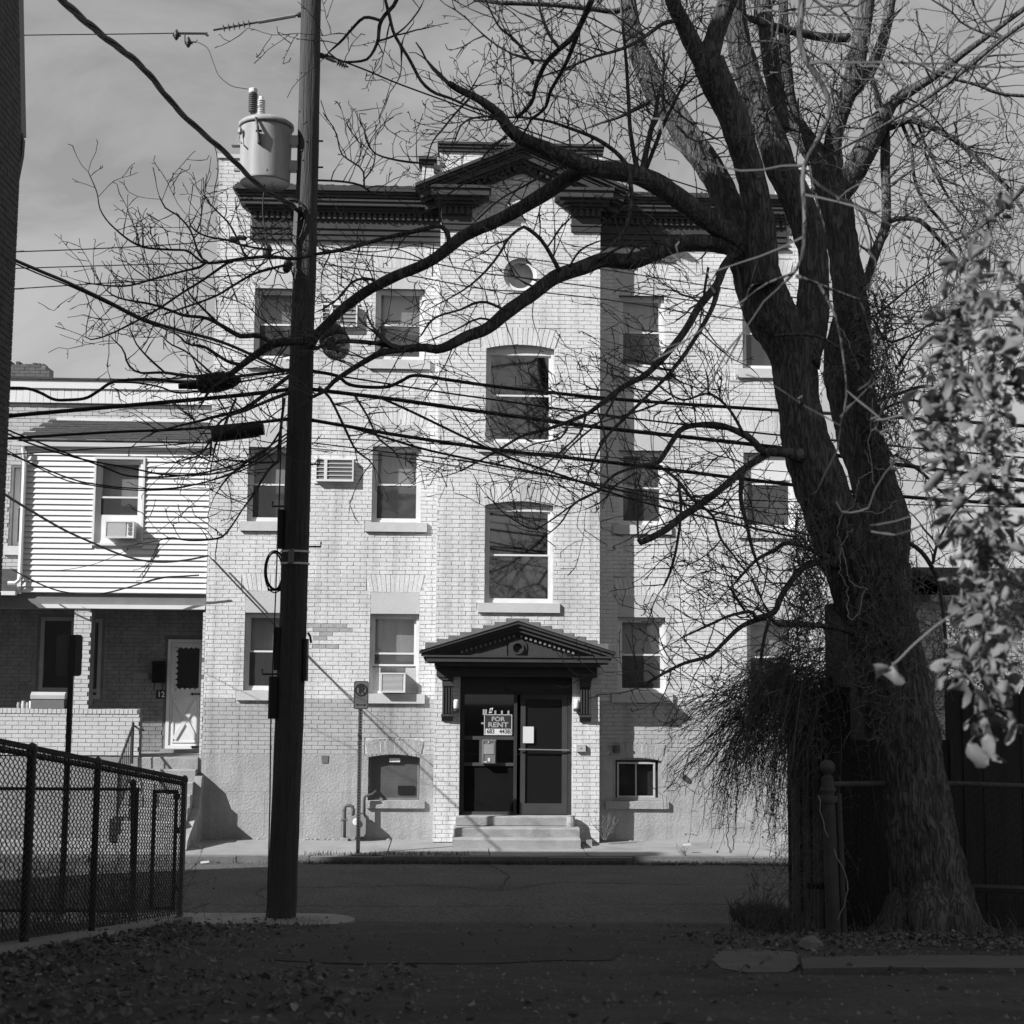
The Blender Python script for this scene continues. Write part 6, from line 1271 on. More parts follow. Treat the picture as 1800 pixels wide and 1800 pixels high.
SEC = [  # thinner traced branches
 ([(760,460,9),(720,405,8),(770,397,7),(712,410,8),(670,420,7),(611,437,7),(555,447,6),(515,455,6),(475,451,6),(425,455,6),(362,462,5),(330,441,4),(300,439,4),(245,432,4),(200,400,3),(177,370,2.5),(170,337,2),(155,302,1.5)][2:], 13.6, 14.2),
 ([(790,432,10),(785,405,9),(770,397,8)], 13.6, 13.6), ([(362,462,5),(350,470,5),(325,476,4),(282,487,4),(227,502,3.5),(187,502,3),(150,497,2.5)], 14.1, 14.2), ([(410,460,5),(400,462,5),(357,492,4.5),(320,515,4),(275,545,4),(225,572,3.5),(187,590,3),(160,597,2.5),(150,592,2)], 14.1, 14.0),
 ([(510,464,5),(450,480,5),(410,502,4.5),(380,520,4),(335,537,4),(290,552,3)], 14, 14), ([(435,452,5),(430,448,4.5),(420,425,4),(402,392,3.5),(387,377,3),(362,350,2.5),(360,341,2)], 14, 14.1), ([(365,460,4),(350,448,4),(335,405,3.5),(310,377,3),(292,367,3),(280,345,2)], 14.1, 14.1), ([(480,440,4),(430,432,4),(400,422,4),(362,415,3.5),(337,400,3),(332,380,2)], 14, 14),
 ([(480,605,9),(455,590,9),(422,591,9),(405,582,8),(365,560,6),(325,555,5),(300,546,5),(267,535,4),(222,527,3.5),(200,520,3),(187,510,2)], 14.4, 14.4), ([(402,582,5),(380,565,5),(345,530,4),(330,510,3),(328,480,2)], 14.4, 14.4),
 ([(430,642,7),(400,635,6),(360,610,5),(330,605,4),(315,590,3),(297,583,2)], 14.5, 14.5), ([(395,655,7),(340,662,6),(290,655,5),(245,655,4),(225,640,4),(217,615,3),(200,598,2)], 14.6, 14.6), ([(290,655,4),(262,630,4),(240,605,3),(232,585,2)], 14.6, 14.6), ([(370,655,4),(330,620,3.5),(300,605,3),(285,590,2)], 14.6, 14.6),
 ([(510,660,7),(450,705,7),(420,722,6),(380,732,6),(350,740,5),(320,747,4),(270,760,3)], 14.4, 14.6), ([(510,690,7),(470,705,6),(430,722,5),(395,735,4),(375,760,4),(370,800,3)], 14.4, 14.4), ([(500,700,6),(495,740,6),(490,790,6),(490,810,6),(475,822,5),(460,845,5),(445,870,4),(430,890,3),(395,940,4),(370,948,4),(330,950,3),(300,945,2.5),(280,950,2)], 14.4, 14.3), ([(490,812,4),(460,813,4),(440,812,4),(390,808,3),(372,812,3),(330,790,2)], 14.3, 14.4),
 ([(510,735,5),(470,740,4),(430,745,4),(390,760,4),(370,775,4),(350,800,3),(310,812,2)], 14.4, 14.4), ([(497,750,4),(470,790,4),(430,815,4),(400,840,3.5),(385,860,3)], 14.4, 14.4), ([(415,700,5),(400,735,5),(380,780,4),(375,800,3)], 14.4, 14.4),
 ([(560,680,6),(580,700,5),(605,750,5),(625,790,4),(650,810,3),(660,825,2)], 13.6, 13.8), ([(620,690,5),(645,730,4),(665,770,4),(690,790,3),(700,805,2)], 13.6, 13.8),
 ([(984,478,9),(972,455,8),(953,424,7),(929,403,7),(917,400,6),(895,418,5),(880,443,5),(862,467,4.5),(840,490,4),(810,513,3),(760,540,2)], 13.5, 13.2), ([(894,545,6),(886,544,5),(855,531,5),(831,534,5),(810,544,4),(764,559,4),(740,590,3)], 13.4, 13.3), ([(870,565,4),(840,560,4),(800,580,3),(750,600,2)], 13.4, 13.4),
 ([(672,507,6),(650,490,5),(620,495,5),(600,520,4),(580,535,4)], 14, 14.2), ([(650,505,4),(640,490,4),(615,500,3),(585,535,2)], 14, 14),
 ([(1050,460,6),(1080,440,5),(1110,430,5),(1135,445,4),(1145,460,3)], 13.5, 13.3), ([(1100,458,5),(1120,430,4),(1145,425,4),(1165,430,3)], 13.5, 13.4), ([(1000,470,4),(1020,440,4),(1050,425,3),(1070,420,2)], 13.4, 13.2),
 ([(1105,300,9),(1110,340,8),(1108,370,8),(1098,405,7),(1080,425,5),(1060,440,4)], 13.6, 13.2), ([(1245,470,5),(1240,500,5),(1235,540,4)], 13.8, 13.8),
 ([(1307,763,6),(1280,717,5),(1245,692,5),(1200,703,4),(1160,680,3)], 13.6, 13.4), ([(1245,692,4),(1244,665,3),(1240,650,2)], 13.5, 13.5),
 ([(1030,728,5),(1020,760,4),(990,790,4),(960,815,3),(930,830,2)], 13.3, 13.2), ([(1085,690,5),(1060,735,4),(1020,770,4),(990,800,3),(960,850,2)], 13.4, 13.2), ([(1000,741,4),(985,770,4),(940,780,3),(900,800,2)], 13.3, 13.1), ([(1180,700,4),(1130,720,4),(1080,735,3),(1030,750,2)], 13.5, 13.3),
 ([(1120,830,4),(1080,855,4),(1060,880,3),(1030,895,2)], 13.4, 13.4), ([(1060,860,4),(1010,885,4),(985,920,3),(955,945,2)], 13.3, 13.2), ([(1010,885,3),(960,920,3),(935,930,3),(890,905,2),(865,880,2)], 13.2, 13.2),
 ([(558,317,4),(600,319,4),(635,326,4),(655,340,3.5),(680,345,3)], 14, 14.2), ([(640,328,3.5),(638,300,3),(620,285,3),(600,270,2.5),(592,235,2)], 14, 14), ([(638,318,3),(655,295,3),(660,270,2)], 14, 14), ([(745,287,3),(720,285,4),(690,280,3.5),(660,270,3),(645,250,2.5),(640,230,2)], 13.6, 13.8), ([(830,168,5),(800,200,4),(780,225,4),(760,250,3),(750,285,3)], 13.2, 13.2), ([(905,240,5),(880,210,4),(850,205,4),(815,215,3.5),(800,245,3)], 13.3, 13.2), ([(890,240,5),(870,255,5),(850,275,4),(830,310,4),(790,340,3),(750,370,2)], 13.3, 13.4), ([(1000,290,6),(960,305,5),(925,325,4),(880,350,3),(840,385,3)], 13.5, 13.6), ([(920,320,3),(900,345,3),(895,360,4),(910,375,3)], 13.6, 13.6),
 ([(1535,560,5),(1560,600,4),(1600,590,3),(1650,560,3),(1690,540,2)], 14.4, 14.2), ([(1530,560,4),(1570,530,4),(1620,490,3),(1660,470,2)], 14.3, 14.1), ([(1580,640,4),(1600,610,4),(1630,570,3)], 14.5, 14.5), ([(1575,800,6),(1620,830,6),(1650,860,5),(1680,880,5),(1700,900,4)], 14.7, 15), ([(1590,950,8),(1620,970,8),(1645,1010,8),(1655,1050,7),(1662,1120,6),(1665,1180,5)], 14.6, 14.8), ([(1640,990,6),(1650,950,5),(1680,900,4),(1720,860,3)], 14.8, 14.8)]
tw = MB(); tips = []
def put_main(): 
    for k, (px, d0, d1, nm) in enumerate(MAIN):
        P, Rr = limb3(px, d0, d1); m = MB(); bark_tube(m, P, Rr, 110 if k == 0 else 64, .03, .14, k+1); m.build(nm, BARK, tree, True)
    # root flare
    m = MB(); c = at(1636,1655,TD)
    for a, L_, r in ((200,.75,.16),(250,.7,.2),(300,.65,.18),(350,.7,.17),(165,.6,.14)):
        q = Vector((math.cos(R(a)), math.sin(R(a)), 0)); e = c+q*L_; e.z = tz(e.x, e.y)-.04; bark_tube(m, [c+q*.1+Vector((0,0,.75)), c+q*.28+Vector((0,0,.28)), c+q*.45+Vector((0,0,.08)), e], [r*1.0, r*1.1, r*.8, r*.3], 16, .05, .2, a)
    m.build('root', BARK, tree, True)
put_main()
def grow(p, d, L, r, lev, rnd):
    """one twig: zigzag, side spurs, children"""
    n = max(3, int(L/.085)); step = L/n; pts = [p]; rs = [r]; dd = d.normalized()
    kids = []
    for i in range(n):
        t = i/n; dd = (dd+Vector((rnd.gauss(0, .15), rnd.gauss(0, .13), rnd.gauss(.018, .15)))).normalized()
        p = p+dd*step; pts.append(p); rs.append(max(.0036, r*(1-.75*(i+1)/n))*rnd.choice((.9, 1, 1.0, 1.45)))
        if i > 0:
            s_ = dd.cross(Vector((rnd.gauss(0, 1), rnd.gauss(0, 1), rnd.gauss(0, 1)))).normalized()
            if rnd.random() < .42:           # short bud spur
                q = p+(s_*.8+dd*.6).normalized()*rnd.uniform(.02, .055); tw.tube([p, q], [rs[-1], .0038], 3, False)
            if lev > 0 and rnd.random() < (.50 if lev > 1 else .42): kids.append((p, (s_*.95+dd*.75+Vector((0, 0, .15))).normalized(), L*rnd.uniform(.28, .62)*(1-t*.4), rs[-1]*.78))
    tw.tube(pts, rs, 3 if r < .008 else 4, False)
    for k in kids: grow(*k, lev-1, rnd)
def clothe(S, RS, dens, rnd, lmin=.2, lmax=.75, lev=1, start=.1, r0=.0085):
    tot = sum((S[i+1]-S[i]).length for i in range(len(S)-1)); n = int(tot*dens)
    for _ in range(n):
        i = min(len(S)-2, int(len(S)*(start+(1-start)*rnd.random()))); a, b = S[i], S[i+1]; dd = (b-a).normalized(); p = a.lerp(b, rnd.random())
        s_ = dd.cross(Vector((rnd.gauss(0, .5), rnd.gauss(0, 1.2), rnd.gauss(0, .5)))).normalized()
        if rnd.random() < .6 and s_.z < 0: s_ = -s_
        L = rnd.uniform(lmin, lmax); grow(p+s_*RS[i]*.8, (s_+dd*rnd.uniform(.3, 1.0)+Vector((0, 0, .1))).normalized(), L, min(r0*rnd.uniform(.6, 1.2), RS[i]*.6), lev, rnd)
for k, (px, d0, d1) in enumerate(LIMBS):
    P, Rr = limb3(px, d0, d1); m = MB(); big = Rr[0] > .06
    S, RS = bark_tube(m, P, Rr, 24 if big else 10, .05, .16, 20+k); m.build('limb', BARK, tree, True)
    front = d0 < 12
    clothe(S, RS, 4.6 if big else (3.2 if d0 < 12.8 else 10), trnd, .25, 1.1, 2, .12)
    grow(S[-1], (S[-1]-S[-2]), .5, max(.003, RS[-1]*.8), 1, trnd)
for k, (px, d0, d1) in enumerate(SEC):
    P, Rr = limb3(px, d0, d1); m = MB(); S, RS = bark_tube(m, P, Rr, 6, .06, .2, 200+k); m.build('branch', BARK, tree, True)
    clothe(S, RS, 11, trnd, .15, .68, 1, .05, .008); grow(S[-1], (S[-1]-S[-2]), .3, max(.0025, RS[-1]*.8), 1, trnd)
# upper crown: many fine branches in the top right of the view
for _ in range(56):
    px, py = trnd.uniform(1080, 1800), trnd.uniform(-60, 230); d = trnd.uniform(13.2, 15.6); a = at(px, py, d)
    grow(a, Vector((trnd.gauss(.2, .7), trnd.gauss(0, .5), trnd.gauss(.1, .6))), trnd.uniform(.7, 1.6), .011, 2, trnd)
for _ in range(46):
    px, py = trnd.uniform(1560, 1800), trnd.uniform(250, 620); d = trnd.uniform(13.4, 15.4); a = at(px, py, d)
    grow(a, Vector((trnd.gauss(.1, .7), trnd.gauss(0, .5), trnd.gauss(-.3, .6))), trnd.uniform(.5, 1.2), .006, 2, trnd)
for _ in range(24):
    px, py = trnd.uniform(1560, 1800), trnd.uniform(620, 980); d = trnd.uniform(14.4, 15.4); a = at(px, py, d)
    grow(a, Vector((trnd.gauss(.3, .7), trnd.gauss(0, .5), trnd.gauss(-.1, .6))), trnd.uniform(.5, 1.1), .005, 1, trnd)
stuff(tw.build('twigs', TWIG, tree))

# ------------------------------------------------------------------ vines
vrnd = random.Random(5)
def strand(m, pts, r, n=3, jit=.03, rnd=vrnd):
    S = smooth(pts, 6); S = [q+Vector((rnd.gauss(0, jit), rnd.gauss(0, jit), rnd.gauss(0, jit))) for q in S]; m.tube(S, r, n, False)
m = MB()                                     # bare vine stems climbing the trunk
for _ in range(70):
    px = vrnd.uniform(1495, 1560); pts = []; y = vrnd.uniform(470, 560)
    while y < vrnd.uniform(760, 900): pts.append(at(px+vrnd.gauss(0, 9)+(y-500)*.10, y, 14.0+vrnd.uniform(-.1, .7))); y += 45
    if len(pts) > 3: strand(m, pts, .0045)
for _ in range(55):
    px = vrnd.uniform(1395, 1450); pts = []; y = vrnd.uniform(880, 980); e = vrnd.uniform(1050, 1200)
    while y < e: pts.append(at(px+vrnd.gauss(0, 6), y, 13.9+vrnd.uniform(-.1, .3))); y += 35
    if len(pts) > 3: strand(m, pts, .004)
for _ in range(46):
    px = vrnd.uniform(1500, 1600); pts = []; y = vrnd.uniform(850, 1100)
    for k in range(7): pts.append(at(px+k*vrnd.uniform(-9, 9), y+k*38, 13.72)); 
    strand(m, pts, .004)
o = m.build('climbing_vine', VINE); tag(o, 'bare tangled vine stems clinging to the leaning trunk', 'vine'); o['kind'] = 'thing'
del o['kind']
m = MB()
for q in ([(1498,930),(1480,960),(1477,1000),(1490,1040),(1490,1070),(1500,1090),(1525,1032)], [(1534,830),(1512,840),(1505,870),(1500,890),(1478,905),(1473,940),(1485,985),(1490,1015),(1505,1030),(1525,1035)], [(1535,700),(1530,790),(1536,850)], [(1468,560),(1490,600),(1510,650)], [(1590,820),(1560,825),(1535,820),(1520,790)], [(1574,880),(1555,898),(1520,900),(1505,885)], [(1440,1400),(1450,1460),(1490,1550),(1470,1620)]):
    strand(m, [at(x, y, 13.55) for x, y in q], .0055, 5, .008)
tag(m.build('loose_vine', leafmat('pale_vine', .22, 0)), 'few pale loose vine stems curling in front of the dark trunk', 'vine')
# dense tangle over the board fence
m = MB(); c0 = at(1440, 1215, 14.9)
def arc_strand(a, dx, dz, dy, L, r, droop):
    pts = [a]; d = Vector((dx, dy, dz)).normalized(); p = a.copy()
    for i in range(9):
        d = (d+Vector((vrnd.gauss(0, .16), vrnd.gauss(0, .16), -droop+vrnd.gauss(0, .12)))).normalized(); p = p+d*L/9; pts.append(p.copy())
        if vrnd.random() < .8:
            s_ = Vector((vrnd.gauss(0, 1), vrnd.gauss(0, 1), vrnd.gauss(-.2, 1))).normalized(); q = p+s_*vrnd.uniform(.04, .16); m.tube([p, p.lerp(q, .5)+Vector((0, 0, .01)), q], [r*.7, r*.6, .0018], 3, False)
            if vrnd.random() < .25:
                e = Vector((vrnd.gauss(0, 1), vrnd.gauss(0, 1), vrnd.gauss(0, 1))).normalized()*.016; f_ = e.cross(s_).normalized()*.013; m.add([q-f_, q+e, q+f_, q-e*.4], [(0, 1, 2, 3)])
    m.tube(pts, [r*(1-.06*i) for i in range(10)], 3, False)
for _ in range(520):
    a = at(vrnd.uniform(1365, 1490), vrnd.gauss(1205, 34), vrnd.uniform(14.5, 15.9)); arc_strand(a, vrnd.gauss(-.8, .5), vrnd.gauss(.12, .35), vrnd.gauss(0, .5), vrnd.uniform(.4, 1.9), .0042, vrnd.uniform(.14, .5))
for _ in range(150):
    a = at(vrnd.uniform(1290, 1400), vrnd.uniform(1150, 1330), vrnd.uniform(14.6, 15.9)); arc_strand(a, vrnd.gauss(-.2, .5), vrnd.gauss(-.4, .4), vrnd.gauss(0, .5), vrnd.uniform(.3, 1.0), .0036, vrnd.uniform(.1, .35))
for _ in range(150):
    a = at(vrnd.uniform(1385, 1490), vrnd.uniform(1030, 1200), vrnd.uniform(14.3, 15.2)); arc_strand(a, vrnd.gauss(-.2, .6), vrnd.gauss(-.2, .6), vrnd.gauss(0, .5), vrnd.uniform(.3, .8), .0036, .2)
for _ in range(260):
    a = at(vrnd.uniform(1380, 1480), vrnd.uniform(1215, 1600), vrnd.uniform(14.4, 15.9)); arc_strand(a, vrnd.gauss(-.2, .6), vrnd.gauss(-.6, .5), vrnd.gauss(-.2, .5), vrnd.uniform(.25, .6), .0034, .15)
for q in ([(1285,1340),(1278,1380),(1280,1440),(1282,1492),(1290,1488),(1295,1430),(1297,1350)], [(1365,1330),(1362,1400),(1350,1470)]): strand(m, [at(x, y, 15.2) for x, y in q], .006, 4, .01)
for _ in range(60):
    a = at(vrnd.uniform(1390, 1440), vrnd.uniform(1180, 1240), 15.4); e = at(vrnd.uniform(1160, 1290), vrnd.uniform(1240, 1400), 15.0); mid = a.lerp(e, .5)+Vector((0, 0, vrnd.uniform(.08, .22))); strand(m, [a, mid, e], .0036, 3, .025)
    S = smooth([a, mid, e], 6)
    for _k in range(8):
        p = S[vrnd.randrange(4, len(S))]; q = p+Vector((vrnd.gauss(-.04, .06), vrnd.gauss(0, .06), vrnd.gauss(-.05, .08))); m.tube([p, q], .0026, 3, False)
tag(m.build('vine_tangle', VINE), 'dense tangle of thin bare vine stems spilling over the board fence', 'vine')
m = MB()                                     # dry brush behind the left fence
for _ in range(150):
    x_ = vrnd.choice((vrnd.gauss(60, 40), vrnd.gauss(215, 22), vrnd.uniform(0, 310))); a = at(x_, vrnd.uniform(1540, 1640), vrnd.uniform(14.2, 16.8)); a.z = tz(a.x, a.y); arc_strand(a, vrnd.gauss(0, .3), vrnd.gauss(1, .3), vrnd.gauss(0, .3), vrnd.uniform(.4, 1.1), .004, .04)
tag(m.build('dry_brush', VINE), 'dry bare brush growing behind the chain link fence at the left', 'shrub')
m = MB()                                     # brush behind the trunk at the right
for _ in range(230):
    a = at(vrnd.uniform(1600, 1800), vrnd.uniform(1000, 1220), vrnd.uniform(16, 18)); arc_strand(a, vrnd.gauss(0, .7), vrnd.gauss(0, .7), vrnd.gauss(0, .5), vrnd.uniform(.4, 1.0), .005, .1)
for _ in range(60):
    a = at(vrnd.uniform(1580, 1700), vrnd.uniform(1180, 1300), vrnd.uniform(15.6, 16.5)); arc_strand(a, vrnd.gauss(0, .7), vrnd.gauss(0, .7), 0, vrnd.uniform(.3, .8), .005, .1)
tag(m.build('brushwood', VINE), 'thicket of bare brushwood behind the trunk in front of the low house', 'shrub')

# ------------------------------------------------------------------ out of focus spray of dry leaves close to the viewer
lrnd = random.Random(3)
spray = thing('leaf_spray', at(1740, 450, 4.6), 'sunlit hanging spray of curled dry leaves close to the viewer at the right edge', 'plant')
def leaf_mesh(name, m_, size, rnd, curl, nu=4, nv=6):
    """a dry leaf: an ovate blade with shallow lobes, rolled across and along so that it keeps its size"""
    ku, kv = rnd.uniform(.8, 2.2)*curl*rnd.choice((-1, 1, 1)), rnd.uniform(.4, 1.7)*curl*rnd.choice((-1, 1)); tw_ = rnd.uniform(-.7, .7)*curl; ph = rnd.uniform(0, 6); v = []; f = []
    for j in range(nv+1):
        y = j/nv; w = .46*math.sin(math.pi*min(1, (y*.93+.03)))**.75*(1+.20*math.sin(9*y+ph)); a = kv*(y-.5)
        cy, cz = (math.sin(a)/kv, (1-math.cos(a))/kv) if abs(kv) > .05 else (y-.5, 0)
        for i in range(nu+1):
            x = (i/nu*2-1)*w*rnd.uniform(.72, 1.2); b = ku*x*2; sx, sz = (math.sin(b)/(2*ku), (1-math.cos(b))/(2*ku)) if abs(ku) > .05 else (x, 0)
            q = tw_*(y-.5); sx, sz = sx*math.cos(q)-sz*math.sin(q), sx*math.sin(q)+sz*math.cos(q)
            v.append((sx*size, (cy+.5-sz*math.sin(a)*.8)*size, (cz+sz*math.cos(a)+rnd.uniform(-.055, .055))*size))
    for j in range(nv):
        for i in range(nu): k = j*(nu+1)+i; f.append((k, k+1, k+nu+2, k+nu+1))
    me = bpy.data.meshes.new(name); me.from_pydata(v, [], f); me.materials.append(m_); me.polygons.foreach_set('use_smooth', [True]*len(f)); return me
lms = [leaf_mesh('leaf', LEAF, 1.0, lrnd, c_) for c_ in (.7, 1.1, 1.5, .9, 1.9, 1.2, 1.6, 1.0, 2.2, 1.4)]
stemm = MB(); ns_ = 0
def spray_leaf(p, s_, dirv=None):
    o = bpy.data.objects.new('leaf', lrnd.choice(lms)); C.objects.link(o); o.parent = spray; o.location = p-ORI[spray]; o.scale = (s_*lrnd.uniform(.6, 1.1), s_*lrnd.uniform(.8, 1.3), s_*lrnd.uniform(.8, 1.5))
    o.rotation_euler = (R(lrnd.gauss(-85, 55)), R(lrnd.gauss(0, 50)), R(lrnd.uniform(0, 360)))
STEMS = [([(3300,420),(2700,120),(2250,60),(1930,180),(1840,250),(1760,330),(1712,420),(1690,520),(1672,620),(1668,720),(1672,830),(1690,950),(1690,1060)], 4.6, 170), ([(3300,450),(2700,150),(2250,90),(1930,230),(1850,310),(1800,380),(1765,460),(1742,560),(1730,660),(1735,780),(1738,900),(1735,1010),(1742,1120),(1738,1200),(1730,1290)], 4.4, 250),
 ([(3300,480),(2700,190),(2250,140),(1950,330),(1870,400),(1830,470),(1790,560),(1770,660),(1766,780),(1756,900),(1752,1000),(1748,1100),(1752,1190)], 4.8, 120), ([(1712,470),(1685,540),(1662,620),(1655,700),(1660,790)], 4.5, 70), ([(1745,960),(1715,1050),(1690,1120),(1688,1180)], 4.5, 45)]
for q, d, n in STEMS:
    SPR = .42 if q[0][0] > 3000 else .1
    P = [at(x, y, d+lrnd.uniform(-.12, .12)) for x, y in q]; S = smooth(P, 10); stemm.tube(S, .0028, 5)
    for i in range(n):
        p = S[int((len(S)-1)*min(.999, SPR+(1-SPR)*lrnd.random()**.9))]; e = p+Vector((lrnd.gauss(0, .034), lrnd.gauss(0, .05), lrnd.gauss(-.025, .025))); stemm.tube([p, p.lerp(e, .5)+Vector((0, 0, .008)), e], .0016, 3, False); spray_leaf(e, lrnd.uniform(.034, .078))
for q in ([(1730,1050),(1660,1090),(1610,1130),(1580,1160),(1568,1168)], [(1720,1180),(1760,1110),(1790,1060)], [(1790,1100),(1770,1150),(1745,1210)]): stemm.tube(smooth([at(x, y, 4.5) for x, y in q], 6), .003, 5)
spray_leaf(at(1566, 1168, 4.5), .085); spray_leaf(at(1560, 1172, 4.5), .07)
stemm.build('stems', leafmat('spray_stem', .14, 0), spray)

# ------------------------------------------------------------------ leaf litter, grass, weeds
def litter(name, boxes, m_, seed, size=(.045, .1)):
    rnd = random.Random(seed); base = [leaf_mesh('l', m_, 1, rnd, c_, 2, 4) for c_ in (.4, .7, 1.0, 1.3)]; m = MB(); data = [([tuple(v.co) for v in b.vertices], [tuple(p.vertices) for p in b.polygons]) for b in base]
    for b in base: bpy.data.meshes.remove(b)
    for n, fn in boxes:
        for _ in range(n):
            x, y = fn(rnd)
            z = (street_z(x, y) if y > 17.15 else alley_z(x, y))+.012; v, f = rnd.choice(data); s_ = rnd.uniform(*size); M_ = Matrix.Translation((x, y, z+rnd.uniform(0, .025)))@Matrix.Rotation(rnd.uniform(0, 6.28), 4, 'Z')@Matrix.Rotation(rnd.gauss(0, .4), 4, 'X')@Matrix.Rotation(rnd.gauss(0, .35), 4, 'Y')
            m.add([M_@(Vector(q)*s_) for q in v], f)
    o = m.build(name, m_, loc=(0, 0, 0)); return stuff(o)
def leftb(r): y = r.uniform(5.6, 15.3); e = fpos((y-11.5)/(4.6)*Lf if y > 11.5 else y-11.5, 0).x; return (e+abs(r.gauss(0, .75))*(1.0 if y > 9 else 1.3)-.15, y)
def nearl(r): return (r.uniform(-2.6, .0)-abs(r.gauss(0, .2)), r.uniform(5.4, 9.5))
def poleb(r): a = r.uniform(0, 6.28); q = .17+abs(r.gauss(0, .25)); return (-2.02+q*math.cos(a), 16.55+q*math.sin(a)*.5)
def anyw(r): return (r.uniform(-3, 4.5), r.uniform(5.6, 15.5))
def treeb(r): a = r.uniform(0, 6.28); q = abs(r.gauss(0, .9)); return (4.2+q*math.cos(a), 13.2+q*.6*math.sin(a))
def rightb(r): return (r.uniform(2.0, 5.2), r.gauss(12.3, .7))
litter('fallen_leaves', [(3000, leftb), (600, nearl), (380, anyw), (900, treeb), (600, rightb), (70, poleb)], LITTER, 71, (.022, .072)); litter('pale_fallen_leaves', [(220, leftb), (60, nearl), (24, anyw), (110, treeb), (60, rightb)], LITTER2, 72, (.022, .06))
gm_ = MB(); gg = random.Random(77)
for _ in range(5200):
    x, y = (gg.uniform(-3, 5), gg.uniform(5.5, 16.8)) if gg.random() < .8 else (gg.uniform(-6, 7), YK-.12-abs(gg.gauss(0, .16)))
    z = street_z(x, y) if y > 17.1 else alley_z(x, y); q_ = abs(gg.gauss(0, .006))+.004; o_ = Vector((x, y, z-.002)); gm_.add([o_+Vector((q_, 0, 0)), o_+Vector((-q_*.6, q_*.8, 0)), o_+Vector((-q_*.5, -q_*.9, 0)), o_+Vector((0, 0, q_*1.1))], [(0, 1, 3), (1, 2, 3), (2, 0, 3)])
stuff(gm_.build('loose_grit', mat('grit', .16, .95, .4, 20), loc=(0, 0, 0)))
def blades(name, pts, m_, h, seed, w=.004):
    rnd = random.Random(seed); m = MB()
    for x, y, z, k in pts:
        for _ in range(k):
            a = rnd.uniform(0, 6.28); L_ = h*rnd.uniform(.4, 1.2); e = Vector((math.cos(a)*rnd.uniform(.1, .8), math.sin(a)*rnd.uniform(.1, .8), 1)).normalized(); p = Vector((x+rnd.gauss(0, .05), y+rnd.gauss(0, .04), z)); s_ = Vector((-math.sin(a), math.cos(a), 0))*w; q = p+e*L_*.55; t = q+(e+Vector((math.cos(a)*.5, math.sin(a)*.5, -.3))).normalized()*L_*.45
            m.add([p-s_, p+s_, q+s_*.8, q-s_*.8, t], [(0, 1, 2, 3), (3, 2, 4)])
    return stuff(m.build(name, m_, loc=(0, 0, 0)))
gr_ = random.Random(8)
blades('kerb_grass', [(x, YK-.05+gr_.gauss(0, .06), street_z(x, YK-.1)-.01, 5) for x in [gr_.uniform(-2.4, 5.4) for _ in range(1500)]]+[(gr_.uniform(-9, -2.4), YK-.04, street_z(0, YK)-.01, 3) for _ in range(120)]+[(gr_.uniform(-2.2, .2), YK+.2+gr_.gauss(0, .05), -.03, 3) for _ in range(160)], GRASS, .085, 81)
wp = [at(gr_.uniform(1305, 1400), 1600, 15.4) for _ in range(260)]
blades('weeds', [(p.x, gr_.uniform(14.2, 16.2), tz(p.x, 15.2)-.02, 6) for p in wp]+[(gr_.uniform(3.2, 5.6), gr_.uniform(12.8, 14.6), tz(4, 13.7)-.02, 4) for _ in range(120)]+[(gr_.uniform(-2.9, -1.2), gr_.gauss(15.4, .10), tz(-2, 15.5)-.09, 3) for _ in range(60)], GRASS, .24, 82, .005)
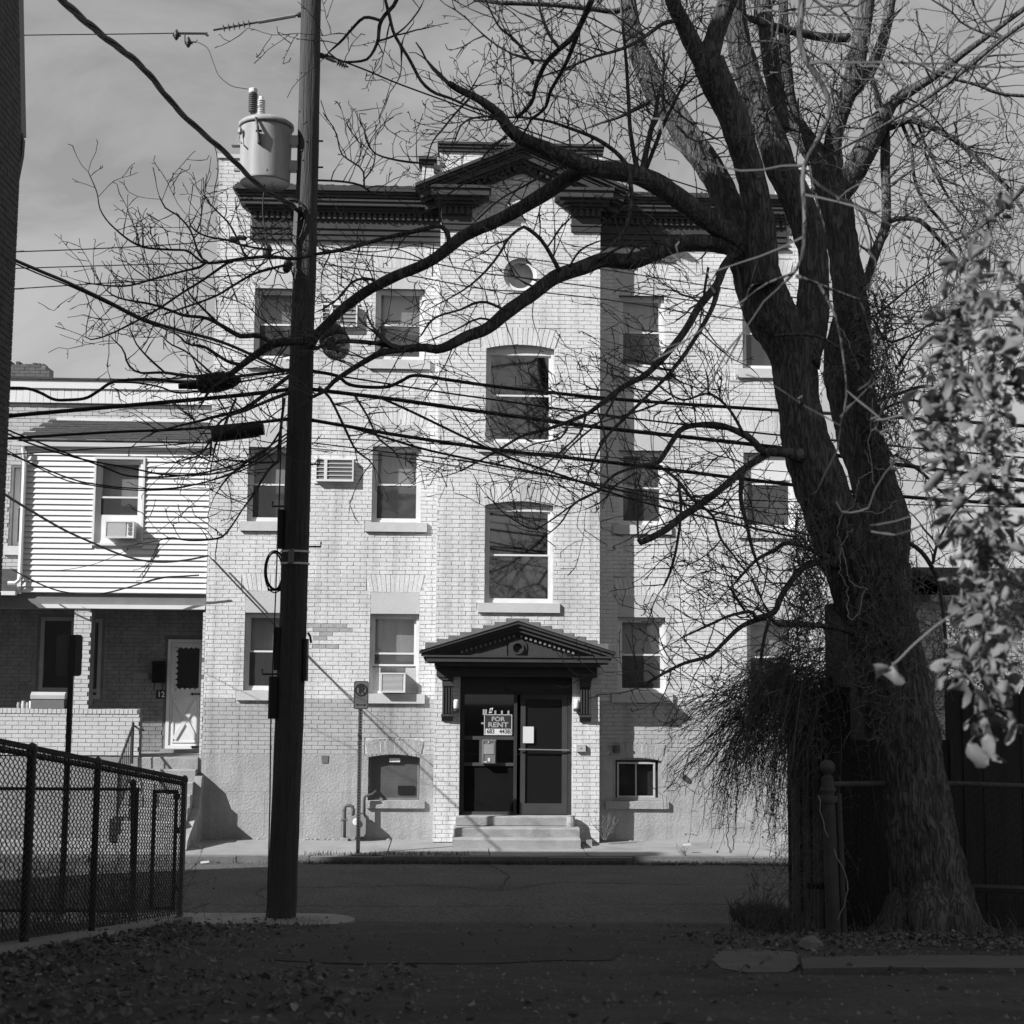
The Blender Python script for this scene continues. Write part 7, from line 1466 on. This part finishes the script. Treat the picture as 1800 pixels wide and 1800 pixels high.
def weed(px, py, d, h, n, label, name='weed'):
    a = at(px, py, d); m = MB(); rnd = random.Random(px)
    for _ in range(n):
        p = a+Vector((rnd.gauss(0, .03), rnd.gauss(0, .03), 0)); e = p+Vector((rnd.gauss(0, .28)*h, rnd.gauss(0, .2)*h, h*rnd.uniform(.5, 1))); mid = p.lerp(e, .5)+Vector((rnd.gauss(0, .05)*h, 0, .05*h)); S = smooth([p, mid, e], 5); m.tube(S, [.005*(1-.08*i) for i in range(len(S))], 3, False)
        for _k in range(7):
            q = S[rnd.randrange(3, len(S))]; m.tube([q, q+Vector((rnd.gauss(0, .09)*h, rnd.gauss(0, .06)*h, abs(rnd.gauss(.05, .08))*h))], .0028, 3, False)
    return tag(m.build(name, VINE), label, 'weed')
weed(1062, 1476, 23.5, .45, 16, 'dry branching weed at the foot of the wall right of the entrance steps'); weed(1205, 1512, 22.2, .22, 9, 'small dry weed at the far kerb below the sunlit basement wall'); weed(1325, 1640, 15.0, .75, 14, 'tall dry weed stalks beside the board fence at the edge of the alley')
m = MB()
for px, py, d in ((1240,1545,15.3),(1300,1650,15.0)):
    pass
for q in ([(1190,1640),(1230,1625),(1290,1600),(1350,1570)], [(1240,1635),(1262,1580),(1250,1560)], [(1155,1497),(1175,1505),(1190,1500)]): m.tube(smooth([at(x, y, 15.2 if y > 1520 else 22.6) for x, y in q], 5), .012, 5)

# small litter: paper on the kerb and by the fence, a stone by the post
pcs = [(168,1655,13.2,'flat scrap of pale board on the leaves below the chain link fence',.16,.10), (360,1522,21.9,'white scrap of litter in the sunlit gutter left of the pole',.06,.02), (1208,1487,22.5,'white scrap of litter on the far pavement below the sunlit wall',.06,.03)]
for px, py, d, lab, a, b in pcs:
    p = at(px, py, d); z = max(p.z, (alley_z(p.x, d) if d < 17 else street_z(p.x, d) if d < YK else -.02)+.01); mm = MB().hexa([(p.x-a,d-b,z),(p.x+a,d-b*.8,z+.01),(p.x+a*.9,d+b,z+.03),(p.x-a*1.1,d+b,z+.02),(p.x-a,d-b,z+.006),(p.x+a,d-b*.8,z+.016),(p.x+a*.9,d+b,z+.036),(p.x-a*1.1,d+b,z+.026)]); tag(mm.build('scrap', mat('scrap_paper_%d' % px, .35) if d > 17 else mat('board_scrap', .3, .8)), lab, 'litter')
p = gpt(1425, 1668); tag(MB().lathe((p.x, p.y, p.z-.02), [(.08,0),(.11,.04),(.08,.09),(.03,.12)], 7, (.1, -.1, 1)).build('stone', KERB), 'rough pale stone lying at the foot of the ball topped post', 'stone')
